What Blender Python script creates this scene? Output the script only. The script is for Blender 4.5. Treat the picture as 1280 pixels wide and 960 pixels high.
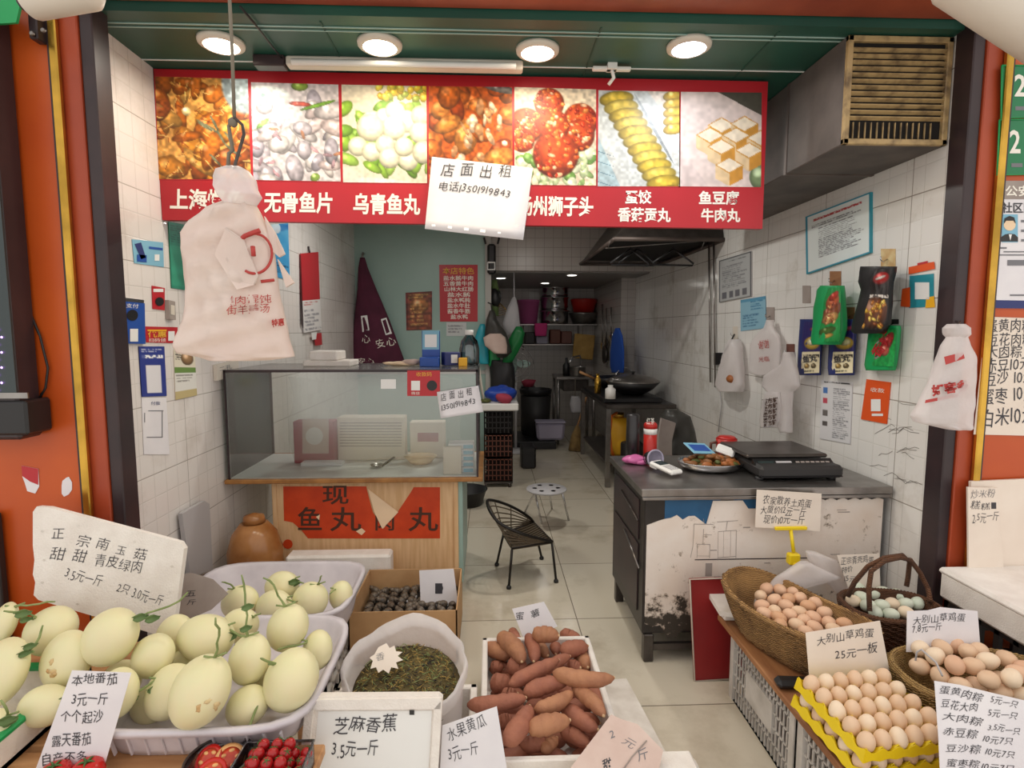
import bpy, math, random
import numpy as np
from mathutils import Vector, Matrix, Euler
R = random.Random(7)
NR = np.random.RandomState(5)
SC = bpy.context.scene
COL = SC.collection
for o in list(bpy.data.objects): bpy.data.objects.remove(o)

# ---------------------------------------------------------------- camera, light, exposure
FOC, PITCH, YAW, CAMH = 700.0, math.radians(5.47), math.radians(2.29), 1.5
cd = bpy.data.cameras.new('camera'); cam = bpy.data.objects.new('camera', cd); COL.objects.link(cam)
cd.sensor_fit = 'HORIZONTAL'; cd.sensor_width = 36.0; cd.lens = FOC/1280*36.0
cd.clip_start = 0.02; cd.clip_end = 100
cam.location = (0, 0, CAMH); cam.rotation_euler = (math.pi/2-PITCH, 0, -YAW)
SC.camera = cam
SC.view_settings.view_transform = 'Standard'; SC.view_settings.look = 'None'
SC.view_settings.gamma = 1.0; SC.view_settings.use_curve_mapping = False
SC.view_settings.exposure = 0.52
W = bpy.data.worlds.new('street_daylight'); SC.world = W; W.use_nodes = True
bg = W.node_tree.nodes['Background']; bg.inputs[0].default_value = (1.0, 0.955, 0.905, 1); bg.inputs[1].default_value = 0.80
def lamp(name, kind, loc, energy, color, size=0.1, rot=(0, 0, 0), spread=None):
    l = bpy.data.lights.new(name, kind); l.energy = energy; l.color = color
    if kind == 'AREA':
        l.shape = 'DISK'; l.size = size
        if spread: l.spread = spread
    else: l.shadow_soft_size = size
    o = bpy.data.objects.new(name, l); COL.objects.link(o); o.location = loc; o.rotation_euler = rot
    return o
FRONT_SPOTS = [((-1.049, 2.363), (1.0, .93, .80)), ((-.429, 2.351), (1.0, .86, .62)), ((.198, 2.372), (1.0, .86, .62)), ((.797, 2.315), (.93, .96, 1.0))]
for (x, y), c in FRONT_SPOTS: lamp('downlight_lamp', 'AREA', (x, y, 2.572), 2.5, c, .15)
BACK_SPOTS = [(.14, 6.9), (.75, 7.6), (.95, 6.5), (.52, 3.75), (-.75, 4.3)]
for i, (x, y) in enumerate(BACK_SPOTS): lamp('inner_and_fill_lamp', 'AREA', (x, y, 2.12 if i < 3 else 2.58), (.4, .4, .4, 10, 7)[i], (1.0, .97, .9), .12)  # last one is a fill added to brighten the glass case, without a fixture

# ---------------------------------------------------------------- measuring: a pixel's line of sight met with a real plane
def ray(u, v):
    a = (u-640)/FOC; b = (480-v)/FOC
    y = math.cos(PITCH)+b*math.sin(PITCH); z = -math.sin(PITCH)+b*math.cos(PITCH)
    return Vector((a*math.cos(YAW)+y*math.sin(YAW), -a*math.sin(YAW)+y*math.cos(YAW), z))
CAM = Vector((0, 0, CAMH))
def ay(u, v, y): r = ray(u, v); return CAM+r*(y/r.y)
def ax(u, v, x): r = ray(u, v); return CAM+r*(x/r.x)
def az(u, v, z): r = ray(u, v); return CAM+r*((z-CAMH)/r.z)
def PY(y): return (Vector((0, y, 0)), Vector((0, -1, 0)))
def PX(x): return (Vector((x, 0, 0)), Vector((1 if x < 0 else -1, 0, 0)))
def PZ(z): return (Vector((0, 0, z)), Vector((0, 0, 1)))
def PL(p, lean, turn=0):      # a card standing on p: leans back by 'lean' degrees, turned about z
    l = math.radians(lean); n = Vector((0, -math.cos(l), math.sin(l)))
    n.rotate(Euler((0, 0, math.radians(turn)))); return (Vector(p), n)
def pj(u, v, pl, lift=0):
    if callable(pl): return pl(u, v, lift)
    p0, n = pl; r = ray(u, v); t = (p0-CAM).dot(n)/r.dot(n)
    return CAM+r*t+n*lift

# ---------------------------------------------------------------- mesh builder
def lin(c):
    if isinstance(c, str): c = tuple(int(c[i:i+2], 16)/255 for i in (0, 2, 4))
    return tuple((x/12.92 if x <= .04045 else ((x+.055)/1.055)**2.4) for x in c[:3])
class MB:
    def __init__(s): s.v = []; s.f = []; s.m = []; s.s = []; s.c = {}
    def add(s, vs, fs, m, sm=False, M=None):
        k = len(s.v)
        s.v += [tuple(M @ Vector(q)) for q in vs] if M is not None else [tuple(q) for q in vs]
        for f in fs: s.f.append(tuple(i+k for i in f)); s.m.append(m); s.s.append(sm)
        return s
    def box(s, c, d, m, bev=0, M=None, tx=1, ty=1):
        hx, hy, hz = d[0]/2, d[1]/2, d[2]/2; b = min(bev, hx*.9, hy*.9, hz*.9); vs = []; ix = {}
        for sx in (-1, 1):
            for sy in (-1, 1):
                for sz in (-1, 1):
                    kx, ky = (tx, ty) if sz > 0 else (1, 1)
                    p = [(sx*hx, sy*hy, sz*hz)] if b <= 0 else [(sx*hx, sy*(hy-b), sz*(hz-b)), (sx*(hx-b), sy*hy, sz*(hz-b)), (sx*(hx-b), sy*(hy-b), sz*hz)]
                    for a, q in enumerate(p):
                        ix[(sx, sy, sz, a)] = len(vs); vs.append((c[0]+q[0]*kx, c[1]+q[1]*ky, c[2]+q[2]))
        g = (lambda sx, sy, sz, a: ix[(sx, sy, sz, a if b > 0 else 0)]); fs = []
        for q in (-1, 1):
            fs.append([g(q, *t, 0) for t in ((-1, -1), (1, -1), (1, 1), (-1, 1))][::q])
            fs.append([g(t[0], q, t[1], 1) for t in ((-1, -1), (1, -1), (1, 1), (-1, 1))][::-q])
            fs.append([g(t[0], t[1], q, 2) for t in ((-1, -1), (1, -1), (1, 1), (-1, 1))][::q])
        if b > 0:
            for a1 in (-1, 1):
                for a2 in (-1, 1):
                    fs.append([g(a1, a2, -1, 0), g(a1, a2, -1, 1), g(a1, a2, 1, 1), g(a1, a2, 1, 0)][::-a1*a2])
                    fs.append([g(a1, -1, a2, 0), g(a1, 1, a2, 0), g(a1, 1, a2, 2), g(a1, -1, a2, 2)][::a1*a2])
                    fs.append([g(-1, a1, a2, 1), g(-1, a1, a2, 2), g(1, a1, a2, 2), g(1, a1, a2, 1)][::a1*a2])
                    for a3 in (-1, 1): fs.append([g(a1, a2, a3, k) for k in (0, 1, 2)][::a1*a2*a3])
        return s.add(vs, fs, m, False, M)
    def b2(s, lo, hi, m, bev=0):
        return s.box([(lo[i]+hi[i])/2 for i in range(3)], [abs(hi[i]-lo[i]) for i in range(3)], m, bev)
    def tube(s, pts, r, m, n=8, M=None, cap=True):
        pts = [Vector(p) for p in pts]; L = len(pts); rs = r if isinstance(r, (list, tuple)) else [r]*L
        vs = []; fs = []; prev = None
        for i, p in enumerate(pts):
            t = (pts[min(i+1, L-1)]-pts[max(i-1, 0)]).normalized()
            if prev is None: a = t.orthogonal().normalized()
            else: a = (prev-t*prev.dot(t)); a = a.normalized() if a.length > 1e-6 else t.orthogonal().normalized()
            prev = a; bb = t.cross(a)
            for k in range(n):
                w = 2*math.pi*k/n; vs.append(p+(a*math.cos(w)+bb*math.sin(w))*rs[i])
        for i in range(L-1):
            for k in range(n): fs.append((i*n+k, i*n+(k+1) % n, (i+1)*n+(k+1) % n, (i+1)*n+k))
        if cap: fs += [tuple(range(n))[::-1], tuple((L-1)*n+k for k in range(n))]
        return s.add(vs, fs, m, True, M)
    def lathe(s, prof, m, c=(0, 0, 0), n=24, M=None, sx=1, sy=1, sm=True, fl=None):
        vs = []; fs = []; L = len(prof)
        for r, z in prof:
            for k in range(n):
                w = 2*math.pi*k/n; q = 1 if fl is None else fl(w, z)
                vs.append((c[0]+r*math.cos(w)*sx*q, c[1]+r*math.sin(w)*sy*q, c[2]+z))
        for i in range(L-1):
            for k in range(n): fs.append((i*n+k, i*n+(k+1) % n, (i+1)*n+(k+1) % n, (i+1)*n+k))
        if prof[0][0] > 1e-4: fs.append(tuple(range(n))[::-1])
        if prof[-1][0] > 1e-4: fs.append(tuple((L-1)*n+k for k in range(n)))
        return s.add(vs, fs, m, sm, M)
    def ell(s, c, r, m, M=None, n=16, k=10, nz=0, seed=0, egg=0):
        rr = random.Random(seed); ph = [(rr.uniform(0, 6), rr.uniform(1, 3), rr.uniform(0, 6)) for _ in range(3)]
        vs = []; fs = []
        for i in range(k+1):
            t = math.pi*i/k
            for j in range(n):
                w = 2*math.pi*j/n
                d = Vector((math.sin(t)*math.cos(w), math.sin(t)*math.sin(w), -math.cos(t)))
                q = 1+nz*sum(math.sin(d.x*b*2+a+d.z*b)*math.cos(d.y*b*2+g) for a, b, g in ph)
                e = 1-egg*d.z
                vs.append((c[0]+d.x*r[0]*q*e, c[1]+d.y*r[1]*q*e, c[2]+d.z*r[2]*q))
        for i in range(k):
            for j in range(n): fs.append((i*n+j, i*n+(j+1) % n, (i+1)*n+(j+1) % n, (i+1)*n+j))
        return s.add(vs, fs, m, True, M)
    def grid(s, P, m, sm=True, th=0, closeu=False):
        P = [[Vector(q) for q in row] for row in P]; a, b = len(P), len(P[0])
        def idx(i, j): return i*b+(j % b)
        vs = [q for row in P for q in row]; fs = [(idx(i, j), idx(i, j+1), idx(i+1, j+1), idx(i+1, j)) for i in range(a-1) for j in range(b if closeu else b-1)]
        s.add(vs, fs, m, sm)
        if th:
            N = []
            for i in range(a):
                for j in range(b):
                    du = P[i][min(j+1, b-1)]-P[i][max(j-1, 0)] if not closeu else P[i][(j+1) % b]-P[i][(j-1) % b]
                    dv = P[min(i+1, a-1)][j]-P[max(i-1, 0)][j]; n = du.cross(dv); N.append(n.normalized() if n.length > 1e-9 else Vector((0, 0, 1)))
            s.add([q+N[i]*th for i, q in enumerate(vs)], [f[::-1] for f in fs], m, sm)
            k = len(s.v)-len(vs); k0 = k-len(vs)
            ed = [(idx(i, 0), idx(i+1, 0)) for i in range(a-1)]+[(idx(i+1, b-1), idx(i, b-1)) for i in range(a-1)] if not closeu else []
            ed += [(idx(0, j+1), idx(0, j)) for j in range(b if closeu else b-1)]+[(idx(a-1, j), idx(a-1, j+1)) for j in range(b if closeu else b-1)]
            for p, q in ed: s.f.append((k0+p, k0+q, k+q, k+p)); s.m.append(m); s.s.append(False)
        return s
    def prism(s, pts, ext, m):      # polygon of 3-D points swept by vector ext
        n = len(pts); e = Vector(ext); vs = [Vector(p) for p in pts]+[Vector(p)+e for p in pts]
        return s.add(vs, [tuple(range(n)), tuple(range(n, 2*n))[::-1]]+[(i, i+n, (i+1) % n+n, (i+1) % n) for i in range(n)], m)
    def join(s, o, M=None):
        k = len(s.v); s.v += [tuple(M @ Vector(q)) for q in o.v] if M is not None else o.v
        s.f += [tuple(i+k for i in f) for f in o.f]; s.m += o.m; s.s += o.s
        for a, b in o.c.items(): s.c[a+k] = b
        return s
def build(mb, name, base, parent=None):
    me = bpy.data.meshes.new(name); base = Vector(base)
    me.from_pydata([tuple(Vector(q)-base) for q in mb.v], [], mb.f)
    ms = list(dict.fromkeys(mb.m)); ix = {m: i for i, m in enumerate(ms)}
    for m in ms: me.materials.append(MAT[m])
    me.polygons.foreach_set('material_index', [ix[m] for m in mb.m]); me.polygons.foreach_set('use_smooth', mb.s)
    if mb.c:
        at = me.color_attributes.new('Print', 'FLOAT_COLOR', 'POINT'); a = np.ones((len(mb.v), 4), dtype=np.float32)
        for i, c in mb.c.items(): a[i, :3] = c
        at.data.foreach_set('color', a.ravel())
    me.update()
    o = bpy.data.objects.new(name, me); COL.objects.link(o)
    if parent is not None: o.parent = parent
    else: o.location = base
    return o
def tag(o, label, cat, group=None, kind=None):
    if label: o['label'] = label
    if cat: o['category'] = cat
    if group: o['group'] = group
    if kind: o['kind'] = kind
    return o
def thing(name, label, cat, base, group=None):
    o = bpy.data.objects.new(name, None); COL.objects.link(o); o.location = base; o.empty_display_size = .05
    return tag(o, label, cat, group)
def part(mb, name, par, label=None):
    o = build(mb, name, par.location if par.parent is None else par.parent.location, par)
    if label: o['label'] = label
    return o
def mid(mb): a = np.array(mb.v); return Vector(((a[:, 0].min()+a[:, 0].max())/2, (a[:, 1].min()+a[:, 1].max())/2, a[:, 2].min()))
def solo(mb, name, label, cat, base=None, group=None): return tag(build(mb, name, mid(mb) if base is None else base), label, cat, group)
def struct(mb, name, base=(0, 0, 0)): return tag(build(mb, name, base), None, None, None, 'structure')
def dup(o, loc=None, rot=None, label=None, par=None):
    c = o.copy(); COL.objects.link(c)
    if par is not None: c.parent = par
    if loc is not None: c.location = loc
    if rot is not None: c.rotation_euler = rot
    if label: c['label'] = label
    for ch in list(o.children): dup(ch, par=c)
    return c

# ---------------------------------------------------------------- lettering
GL = {}
def glyph(ch, bold=0.0):
    k = (ch, bold)
    if k not in GL:
        c = bpy.data.curves.new('g', 'FONT'); c.body = ch; c.resolution_u = 2; c.size = 1; c.offset = bold
        o = bpy.data.objects.new('g', c); me = o.to_mesh()
        vs = [(q.co.x, q.co.y) for q in me.vertices]; fs = [tuple(p.vertices) for p in me.polygons]
        wide = ord(ch) > 0x2e80
        if vs:
            x0 = min(q[0] for q in vs); x1 = max(q[0] for q in vs)
            adv = 1.0 if wide else (x1-x0)+.12
            off = 0 if wide else x0-.06
            vs = [(x-off, y) for x, y in vs]
        else: adv = .4
        o.to_mesh_clear(); bpy.data.objects.remove(o); bpy.data.curves.remove(c); GL[k] = (vs, fs, adv)
    return GL[k]
def ink(mb, text, p0, p1, h, pl, m='black_ink', bold=0.0, jit=0, lift=.0012, up=None):
    gs = [glyph(c, bold) for c in text]; tot = sum(g[2] for g in gs); d = Vector((p1[0]-p0[0], p1[1]-p0[1])); L = d.length; d = d/L
    upv = Vector((d.y, -d.x)) if up is None else Vector(up).normalized(); x = 0.0; sw = L/tot; rr = random.Random(text)
    for vs, fs, adv in gs:
        if vs:
            a = rr.uniform(-1, 1)*.12*jit; sh = .18*jit; k = 1+rr.uniform(-.12, .12)*jit; oy = rr.uniform(-.12, .12)*jit; pts = []
            for gx, gy in vs:
                cx = gx-adv/2; cy = (gy-.35)*k
                qx = cx*math.cos(a)-cy*math.sin(a)+sh*cy; qy = cx*math.sin(a)+cy*math.cos(a)+.35+oy
                s_ = (x+adv/2+qx)*sw; t_ = qy*h
                pts.append(pj(p0[0]+d.x*s_+upv.x*t_, p0[1]+d.y*s_+upv.y*t_, pl, lift))
            mb.add(pts, fs, m)
        x += adv
    return mb
def patch(mb, px, pl, m, lift=.0008):
    mb.add([pj(u, v, pl, lift) for u, v in px], [tuple(range(len(px)))], m); return mb
def sheet(px, pl, m, th=.0008, seg=0):
    mb = MB(); n = Vector((0, -1, 0)) if callable(pl) else pl[1]
    mb.prism([pj(u, v, pl) for u, v in px], -n*th, m); return mb
def rect(u0, v0, u1, v1): return [(u0, v0), (u1, v0), (u1, v1), (u0, v1)]
def pic(mb, px, pl, arr, lift=.0008):      # a printed picture: rows of colour dots on a quad tl,tr,br,bl
    h, w = arr.shape[:2]; tl, tr, br, bl = [Vector(p) for p in px]; k = len(mb.v); vs = []
    for i in range(h):
        t = i/(h-1); a = tl.lerp(bl, t); b = tr.lerp(br, t)
        for j in range(w): q = a.lerp(b, j/(w-1)); vs.append(pj(q.x, q.y, pl, lift))
    L = np.where(arr <= .04045, arr/12.92, ((np.clip(arr, 0, 1)+.055)/1.055)**2.4)
    mb.add(vs, [(i*w+j, i*w+j+1, (i+1)*w+j+1, (i+1)*w+j) for i in range(h-1) for j in range(w-1)], 'print')
    for i in range(h):
        for j in range(w): mb.c[k+i*w+j] = tuple(L[i, j])
    return mb
def hx(c): return np.array([int(c[i:i+2], 16)/255 for i in (0, 2, 4)])
def vnoise(h, w, s, seed):
    r = np.random.RandomState(seed); gh, gw = int(h/s)+3, int(w/s)+3; g = r.rand(gh, gw)
    yy = np.arange(h)/s; xx = np.arange(w)/s; y0 = yy.astype(int); x0 = xx.astype(int); fy = (yy-y0)[:, None]; fx = (xx-x0)[None]
    fy = fy*fy*(3-2*fy); fx = fx*fx*(3-2*fx)
    A = g[y0][:, x0]; B = g[y0][:, x0+1]; C = g[y0+1][:, x0]; D = g[y0+1][:, x0+1]
    return (A*(1-fx)+B*fx)*(1-fy)+(C*(1-fx)+D*fx)*fy
class Img:
    def __init__(s, w, h, c): s.w, s.h = w, h; s.a = np.tile(hx(c), (h, w, 1)); s.Y, s.X = np.mgrid[0:h, 0:w]; s.X = s.X/w; s.Y = s.Y/h*(h/w)
    def blob(s, cx, cy, rx, ry, ang, c, dark=.45, hi=.35, sq=2.0):
        ca, sa = math.cos(ang), math.sin(ang); dx = s.X-cx; dy = s.Y-cy; p = (dx*ca+dy*sa)/rx; q = (-dx*sa+dy*ca)/ry
        r = (abs(p)**sq+abs(q)**sq)**(1/sq); m = np.clip((1-r)*12, 0, 1)[..., None]
        sh = 1-dark*np.clip(r, 0, 1)**2.5-.18*np.clip(dy/max(rx, ry), -1, 1); hl = hi*np.clip(1-((dx+rx*.25)**2+(dy+ry*.35)**2)/(min(rx, ry)**2*.25), 0, 1)
        s.a = s.a*(1-m)+m*np.clip(hx(c)*sh[..., None]+hl[..., None], 0, 1); return s
    def poly(s, pts, c):
        m = np.ones_like(s.X, bool); n = len(pts)
        for i in range(n):
            (x0, y0), (x1, y1) = pts[i], pts[(i+1) % n]; m &= ((x1-x0)*(s.Y-y0)-(y1-y0)*(s.X-x0)) >= 0
        s.a[m] = hx(c); return s
    def noise(s, amt, sc, seed, tint=None):
        n = vnoise(s.h, s.w, sc, seed)[..., None]-.5
        s.a = np.clip(s.a*(1+amt*n) if tint is None else s.a+(hx(tint)-s.a)*np.clip(n*2*amt, 0, 1), 0, 1); return s
    def lines(s, x0, y0, x1, y1, n, c, fill=.8, gaps=True):      # rows of fine print, too small to read
        r = np.random.RandomState(int(x0*99+y0*77+n)); k = s.h/s.w
        for i in range(n):
            ya = y0+(y1-y0)*i/n; yb = ya+(y1-y0)/n*.55; xe = x0+(x1-x0)*(r.uniform(.6, 1) if gaps else 1)
            m = (s.Y >= ya*k) & (s.Y <= yb*k) & (s.X >= x0) & (s.X <= xe); w = np.where(vnoise(s.h, s.w, 1.6, i+3) > .42, fill, fill*.25)[..., None]
            s.a = np.where(m[..., None], s.a*(1-w)+hx(c)*w, s.a)
        return s
    def rect(s, x0, y0, x1, y1, c):
        k = s.h/s.w; m = (s.Y >= y0*k) & (s.Y < y1*k) & (s.X >= x0) & (s.X < x1); s.a[m] = hx(c); return s

def disc(f, u, v, r, pl, m, lift=.002):
    patch(f, [(u+math.cos(k*math.pi/8)*r, v+math.sin(k*math.pi/8)*r) for k in range(16)], pl, m, lift)

# ---------------------------------------------------------------- materials
MAT = {}
def mat(name, c, rough=.5, metal=0, c2=None, ns=8, amt=.5, bump=0, bs=None, stretch=None, emit=0, spec=.5, trans=0, lo=.35, hi=.65, sheen=0, sss=0):
    m = bpy.data.materials.new(name); m.use_nodes = True; t = m.node_tree; N = t.nodes; L = t.links; b = N['Principled BSDF']
    b.inputs['Base Color'].default_value = (*lin(c), 1); b.inputs['Roughness'].default_value = rough; b.inputs['Metallic'].default_value = metal
    b.inputs['Specular IOR Level'].default_value = spec
    if sss: b.inputs['Subsurface Weight'].default_value = sss; b.inputs['Subsurface Radius'].default_value = (.02, .012, .006); b.inputs['Subsurface Scale'].default_value = .5
    if emit: b.inputs['Emission Color'].default_value = (*lin(c), 1); b.inputs['Emission Strength'].default_value = emit
    if c2 or bump:
        tc = N.new('ShaderNodeTexCoord'); mp = N.new('ShaderNodeMapping'); L.new(tc.outputs['Object'], mp.inputs[0])
        if stretch: mp.inputs['Scale'].default_value = stretch
    if c2:
        n = N.new('ShaderNodeTexNoise'); n.inputs['Scale'].default_value = ns; n.inputs['Detail'].default_value = 5; L.new(mp.outputs[0], n.inputs['Vector'])
        r = N.new('ShaderNodeValToRGB'); r.color_ramp.elements[0].position = lo; r.color_ramp.elements[1].position = hi
        r.color_ramp.elements[0].color = (*lin(c), 1); r.color_ramp.elements[1].color = (*lin(c2), 1)
        L.new(n.outputs['Fac'], r.inputs[0]); L.new(r.outputs[0], b.inputs['Base Color'])
    if bump:
        n2 = N.new('ShaderNodeTexNoise'); n2.inputs['Scale'].default_value = bs or ns; n2.inputs['Detail'].default_value = 4; L.new(mp.outputs[0], n2.inputs['Vector'])
        bp = N.new('ShaderNodeBump'); bp.inputs['Strength'].default_value = bump; bp.inputs['Distance'].default_value = .01; L.new(n2.outputs['Fac'], bp.inputs['Height']); L.new(bp.outputs[0], b.inputs['Normal'])
    if trans:
        tr = N.new('ShaderNodeBsdfTransparent'); tl = N.new('ShaderNodeBsdfTranslucent'); tl.inputs[0].default_value = (*lin(c), 1); mx = N.new('ShaderNodeMixShader'); mx2 = N.new('ShaderNodeMixShader')
        mx.inputs[0].default_value = .3; mx2.inputs[0].default_value = trans
        L.new(b.outputs[0], mx.inputs[1]); L.new(tl.outputs[0], mx.inputs[2]); L.new(mx.outputs[0], mx2.inputs[1]); L.new(tr.outputs[0], mx2.inputs[2]); L.new(mx2.outputs[0], N['Material Output'].inputs[0])
    MAT[name] = m; return m
def tile_mat(name, c, grout, bw, rh, mortar, rough, vert, c2=None, fine=0, off=(0, 0, 0), stain=None, axis='x'):
    m = mat(name, c, rough); t = m.node_tree; N = t.nodes; L = t.links; b = N['Principled BSDF']
    tc = N.new('ShaderNodeTexCoord'); sx = N.new('ShaderNodeSeparateXYZ'); cb = N.new('ShaderNodeCombineXYZ'); L.new(tc.outputs['Object'], sx.inputs[0])
    src = {'x': (0, 1), 'y': (1, 2), 'z': (0, 2)}[axis]
    for k in (0, 1):
        ad = N.new('ShaderNodeMath'); ad.inputs[1].default_value = off[k]; L.new(sx.outputs[src[k]], ad.inputs[0]); L.new(ad.outputs[0], cb.inputs[k])
    def brick(w, h, mo, ca, cb_, cm, o=0):
        k = N.new('ShaderNodeTexBrick'); k.offset = o; k.inputs['Scale'].default_value = 1; k.inputs['Brick Width'].default_value = w; k.inputs['Row Height'].default_value = h
        k.inputs['Mortar Size'].default_value = mo; k.inputs['Mortar Smooth'].default_value = .2; k.inputs['Color1'].default_value = (*lin(ca), 1); k.inputs['Color2'].default_value = (*lin(cb_), 1); k.inputs['Mortar'].default_value = (*lin(cm), 1)
        L.new(cb.outputs[0], k.inputs['Vector']); return k
    k1 = brick(bw, rh, mortar, c, c2 or c, grout); col = k1.outputs['Color']; hgt = k1.outputs['Fac']
    inv = N.new('ShaderNodeMath'); inv.operation = 'SUBTRACT'; inv.inputs[0].default_value = 1; L.new(hgt, inv.inputs[1]); h = inv.outputs[0]
    if fine:
        k2 = brick(fine[0], fine[1], .004, 'ffffff', 'ffffff', 'd8d6d2'); k2.inputs['Mortar Smooth'].default_value = 1
        mu = N.new('ShaderNodeMixRGB'); mu.blend_type = 'MULTIPLY'; mu.inputs[0].default_value = .28; L.new(col, mu.inputs[1]); L.new(k2.outputs['Color'], mu.inputs[2]); col = mu.outputs[0]
        i2 = N.new('ShaderNodeMath'); i2.operation = 'MULTIPLY_ADD'; i2.inputs[1].default_value = -.5; L.new(k2.outputs['Fac'], i2.inputs[0]); L.new(h, i2.inputs[2]); h = i2.outputs[0]
    if stain:
        n = N.new('ShaderNodeTexNoise'); n.inputs['Scale'].default_value = stain[1]; n.inputs['Detail'].default_value = 6; n.inputs['Roughness'].default_value = .65; L.new(tc.outputs['Object'], n.inputs['Vector'])
        r = N.new('ShaderNodeValToRGB'); r.color_ramp.elements[0].position = stain[2]; r.color_ramp.elements[1].position = stain[3]; r.color_ramp.elements[0].color = (1, 1, 1, 1); r.color_ramp.elements[1].color = (*lin(stain[0]), 1)
        mu = N.new('ShaderNodeMixRGB'); mu.blend_type = 'MULTIPLY'; mu.inputs[0].default_value = 1; L.new(n.outputs['Fac'], r.inputs[0]); L.new(col, mu.inputs[1]); L.new(r.outputs[0], mu.inputs[2]); col = mu.outputs[0]
    L.new(col, b.inputs['Base Color'])
    bp = N.new('ShaderNodeBump'); bp.inputs['Strength'].default_value = .35; bp.inputs['Distance'].default_value = .004; L.new(h, bp.inputs['Height']); L.new(bp.outputs[0], b.inputs['Normal'])
def glass_mat(name, tint, refl=.12, rough=.03):
    m = bpy.data.materials.new(name); m.use_nodes = True; t = m.node_tree; N = t.nodes; L = t.links; N.remove(N['Principled BSDF'])
    tr = N.new('ShaderNodeBsdfTransparent'); tr.inputs[0].default_value = (*lin(tint), 1); gl = N.new('ShaderNodeBsdfGlossy'); gl.inputs['Roughness'].default_value = rough
    fr = N.new('ShaderNodeFresnel'); fr.inputs[0].default_value = 1.45; mu = N.new('ShaderNodeMath'); mu.operation = 'ADD'; mu.inputs[1].default_value = refl-.04; L.new(fr.outputs[0], mu.inputs[0])
    mx = N.new('ShaderNodeMixShader'); L.new(mu.outputs[0], mx.inputs[0]); L.new(tr.outputs[0], mx.inputs[1]); L.new(gl.outputs[0], mx.inputs[2]); L.new(mx.outputs[0], N['Material Output'].inputs[0]); MAT[name] = m
def weave_mat(name, c, c2, sc=60):
    m = mat(name, c, .6); t = m.node_tree; N = t.nodes; L = t.links; b = N['Principled BSDF']; tc = N.new('ShaderNodeTexCoord')
    w = N.new('ShaderNodeTexWave'); w.bands_direction = 'Z'; w.inputs['Scale'].default_value = sc; w.inputs['Distortion'].default_value = 3; w.inputs['Detail Scale'].default_value = 3; L.new(tc.outputs['Object'], w.inputs['Vector'])
    n = N.new('ShaderNodeTexNoise'); n.inputs['Scale'].default_value = 14; L.new(tc.outputs['Object'], n.inputs['Vector'])
    ad = N.new('ShaderNodeMath'); ad.operation = 'MULTIPLY_ADD'; ad.inputs[1].default_value = .55; L.new(w.outputs['Fac'], ad.inputs[0]); L.new(n.outputs['Fac'], ad.inputs[2])
    r = N.new('ShaderNodeValToRGB'); r.color_ramp.elements[0].position = .4; r.color_ramp.elements[1].position = .95; r.color_ramp.elements[0].color = (*lin(c2), 1); r.color_ramp.elements[1].color = (*lin(c), 1)
    L.new(ad.outputs[0], r.inputs[0]); L.new(r.outputs[0], b.inputs['Base Color']); bp = N.new('ShaderNodeBump'); bp.inputs['Strength'].default_value = .8; bp.inputs['Distance'].default_value = .006; L.new(w.outputs['Fac'], bp.inputs['Height']); L.new(bp.outputs[0], b.inputs['Normal'])
pm = mat('print', 'ffffff', .45); at_ = pm.node_tree.nodes.new('ShaderNodeAttribute'); at_.attribute_name = 'Print'; pm.node_tree.links.new(at_.outputs['Color'], pm.node_tree.nodes['Principled BSDF'].inputs['Base Color'])
for n_, c_, r_ in [('black_ink', '3d3c42', .6), ('white_ink', 'f4efe4', .5), ('red_ink', 'b53a35', .5), ('blue_ink', '2b3c6e', .6), ('grey_ink', '77777c', .6), ('gold_ink', 'e8b23c', .5), ('brown_ink', '4a2a1c', .6),
                   ('red_print', 'bd2630', .38), ('white_print', 'eeeeec', .45), ('blue_print', '2450a4', .4), ('teal_print', '2f8f9f', .45), ('orange_print', 'e0561e', .4), ('green_print', '1c7a4c', .4), ('sky_print', '7fb6cf', .5), ('yellow_print', 'f0b428', .5), ('navy_print', '24306e', .45),
                   ('black_plastic', '1d1c1e', .4), ('dark_plastic', '2c2a2a', .5), ('white_plastic', 'eceae6', .35), ('grey_plastic', 'b9b6b8', .45), ('red_plastic', 'b8261f', .35), ('pink_plastic', 'c9659f', .4), ('magenta_cloth', 'd0397f', .8), ('yellow_plastic', 'f0d21c', .4), ('green_plastic', '159a55', .4),
                   ('blue_cloth', '1f55b8', .75), ('teal_bag', '2aa6b8', .35), ('royal_bag', '2246a8', .4), ('crimson_cloth', 'a83a50', .8), ('lilac_plastic', 'a9a3b8', .45), ('screen', '2f3a3c', .25), ('rope', '7c7466', .8), ('orange_plastic', 'e2711d', .4), ('brown_plastic', '6b4034', .5)]:
    mat(n_, c_, r_)
mat('paper', 'efe3d6', .8, c2='e6d8ca', ns=5); mat('white_paper', 'ece9ec', .8, c2='e2dfe4', ns=6); mat('kraft', 'c79f72', .85, c2='b98f62', ns=7); mat('card_grey', 'a59a93', .9, c2='968a84', ns=9)
mat('pink_card', 'd9c3b8', .85, c2='cdb3a8', ns=8, bump=.2, bs=30)
mat('foam', 'f1ebe4', .75, c2='e6ded6', ns=12, bump=.25, bs=160); mat('foam_dirt_dent_shade', 'e9e3dc', .75, c2='cfc6bc', ns=10, bump=.25, bs=120)
mat('orange_paint', 'c9581a', .35, c2='bc4c18', ns=2.5, bump=.05); mat('rust_paint', 'b04a28', .4, c2='9e3e22', ns=3)
mat('beam_paint', 'a85238', .5, c2='8d402c', ns=4); mat('beam_wood', 'b8622c', .55, c2='8d4420', ns=6, stretch=(.6, 4, 4))
mat('gold_metal', 'd9ac4a', .25, metal=.9, c2='a98436', ns=6); mat('dark_frame', '2c2226', .4, c2='3a2a2c', ns=6)
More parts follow.
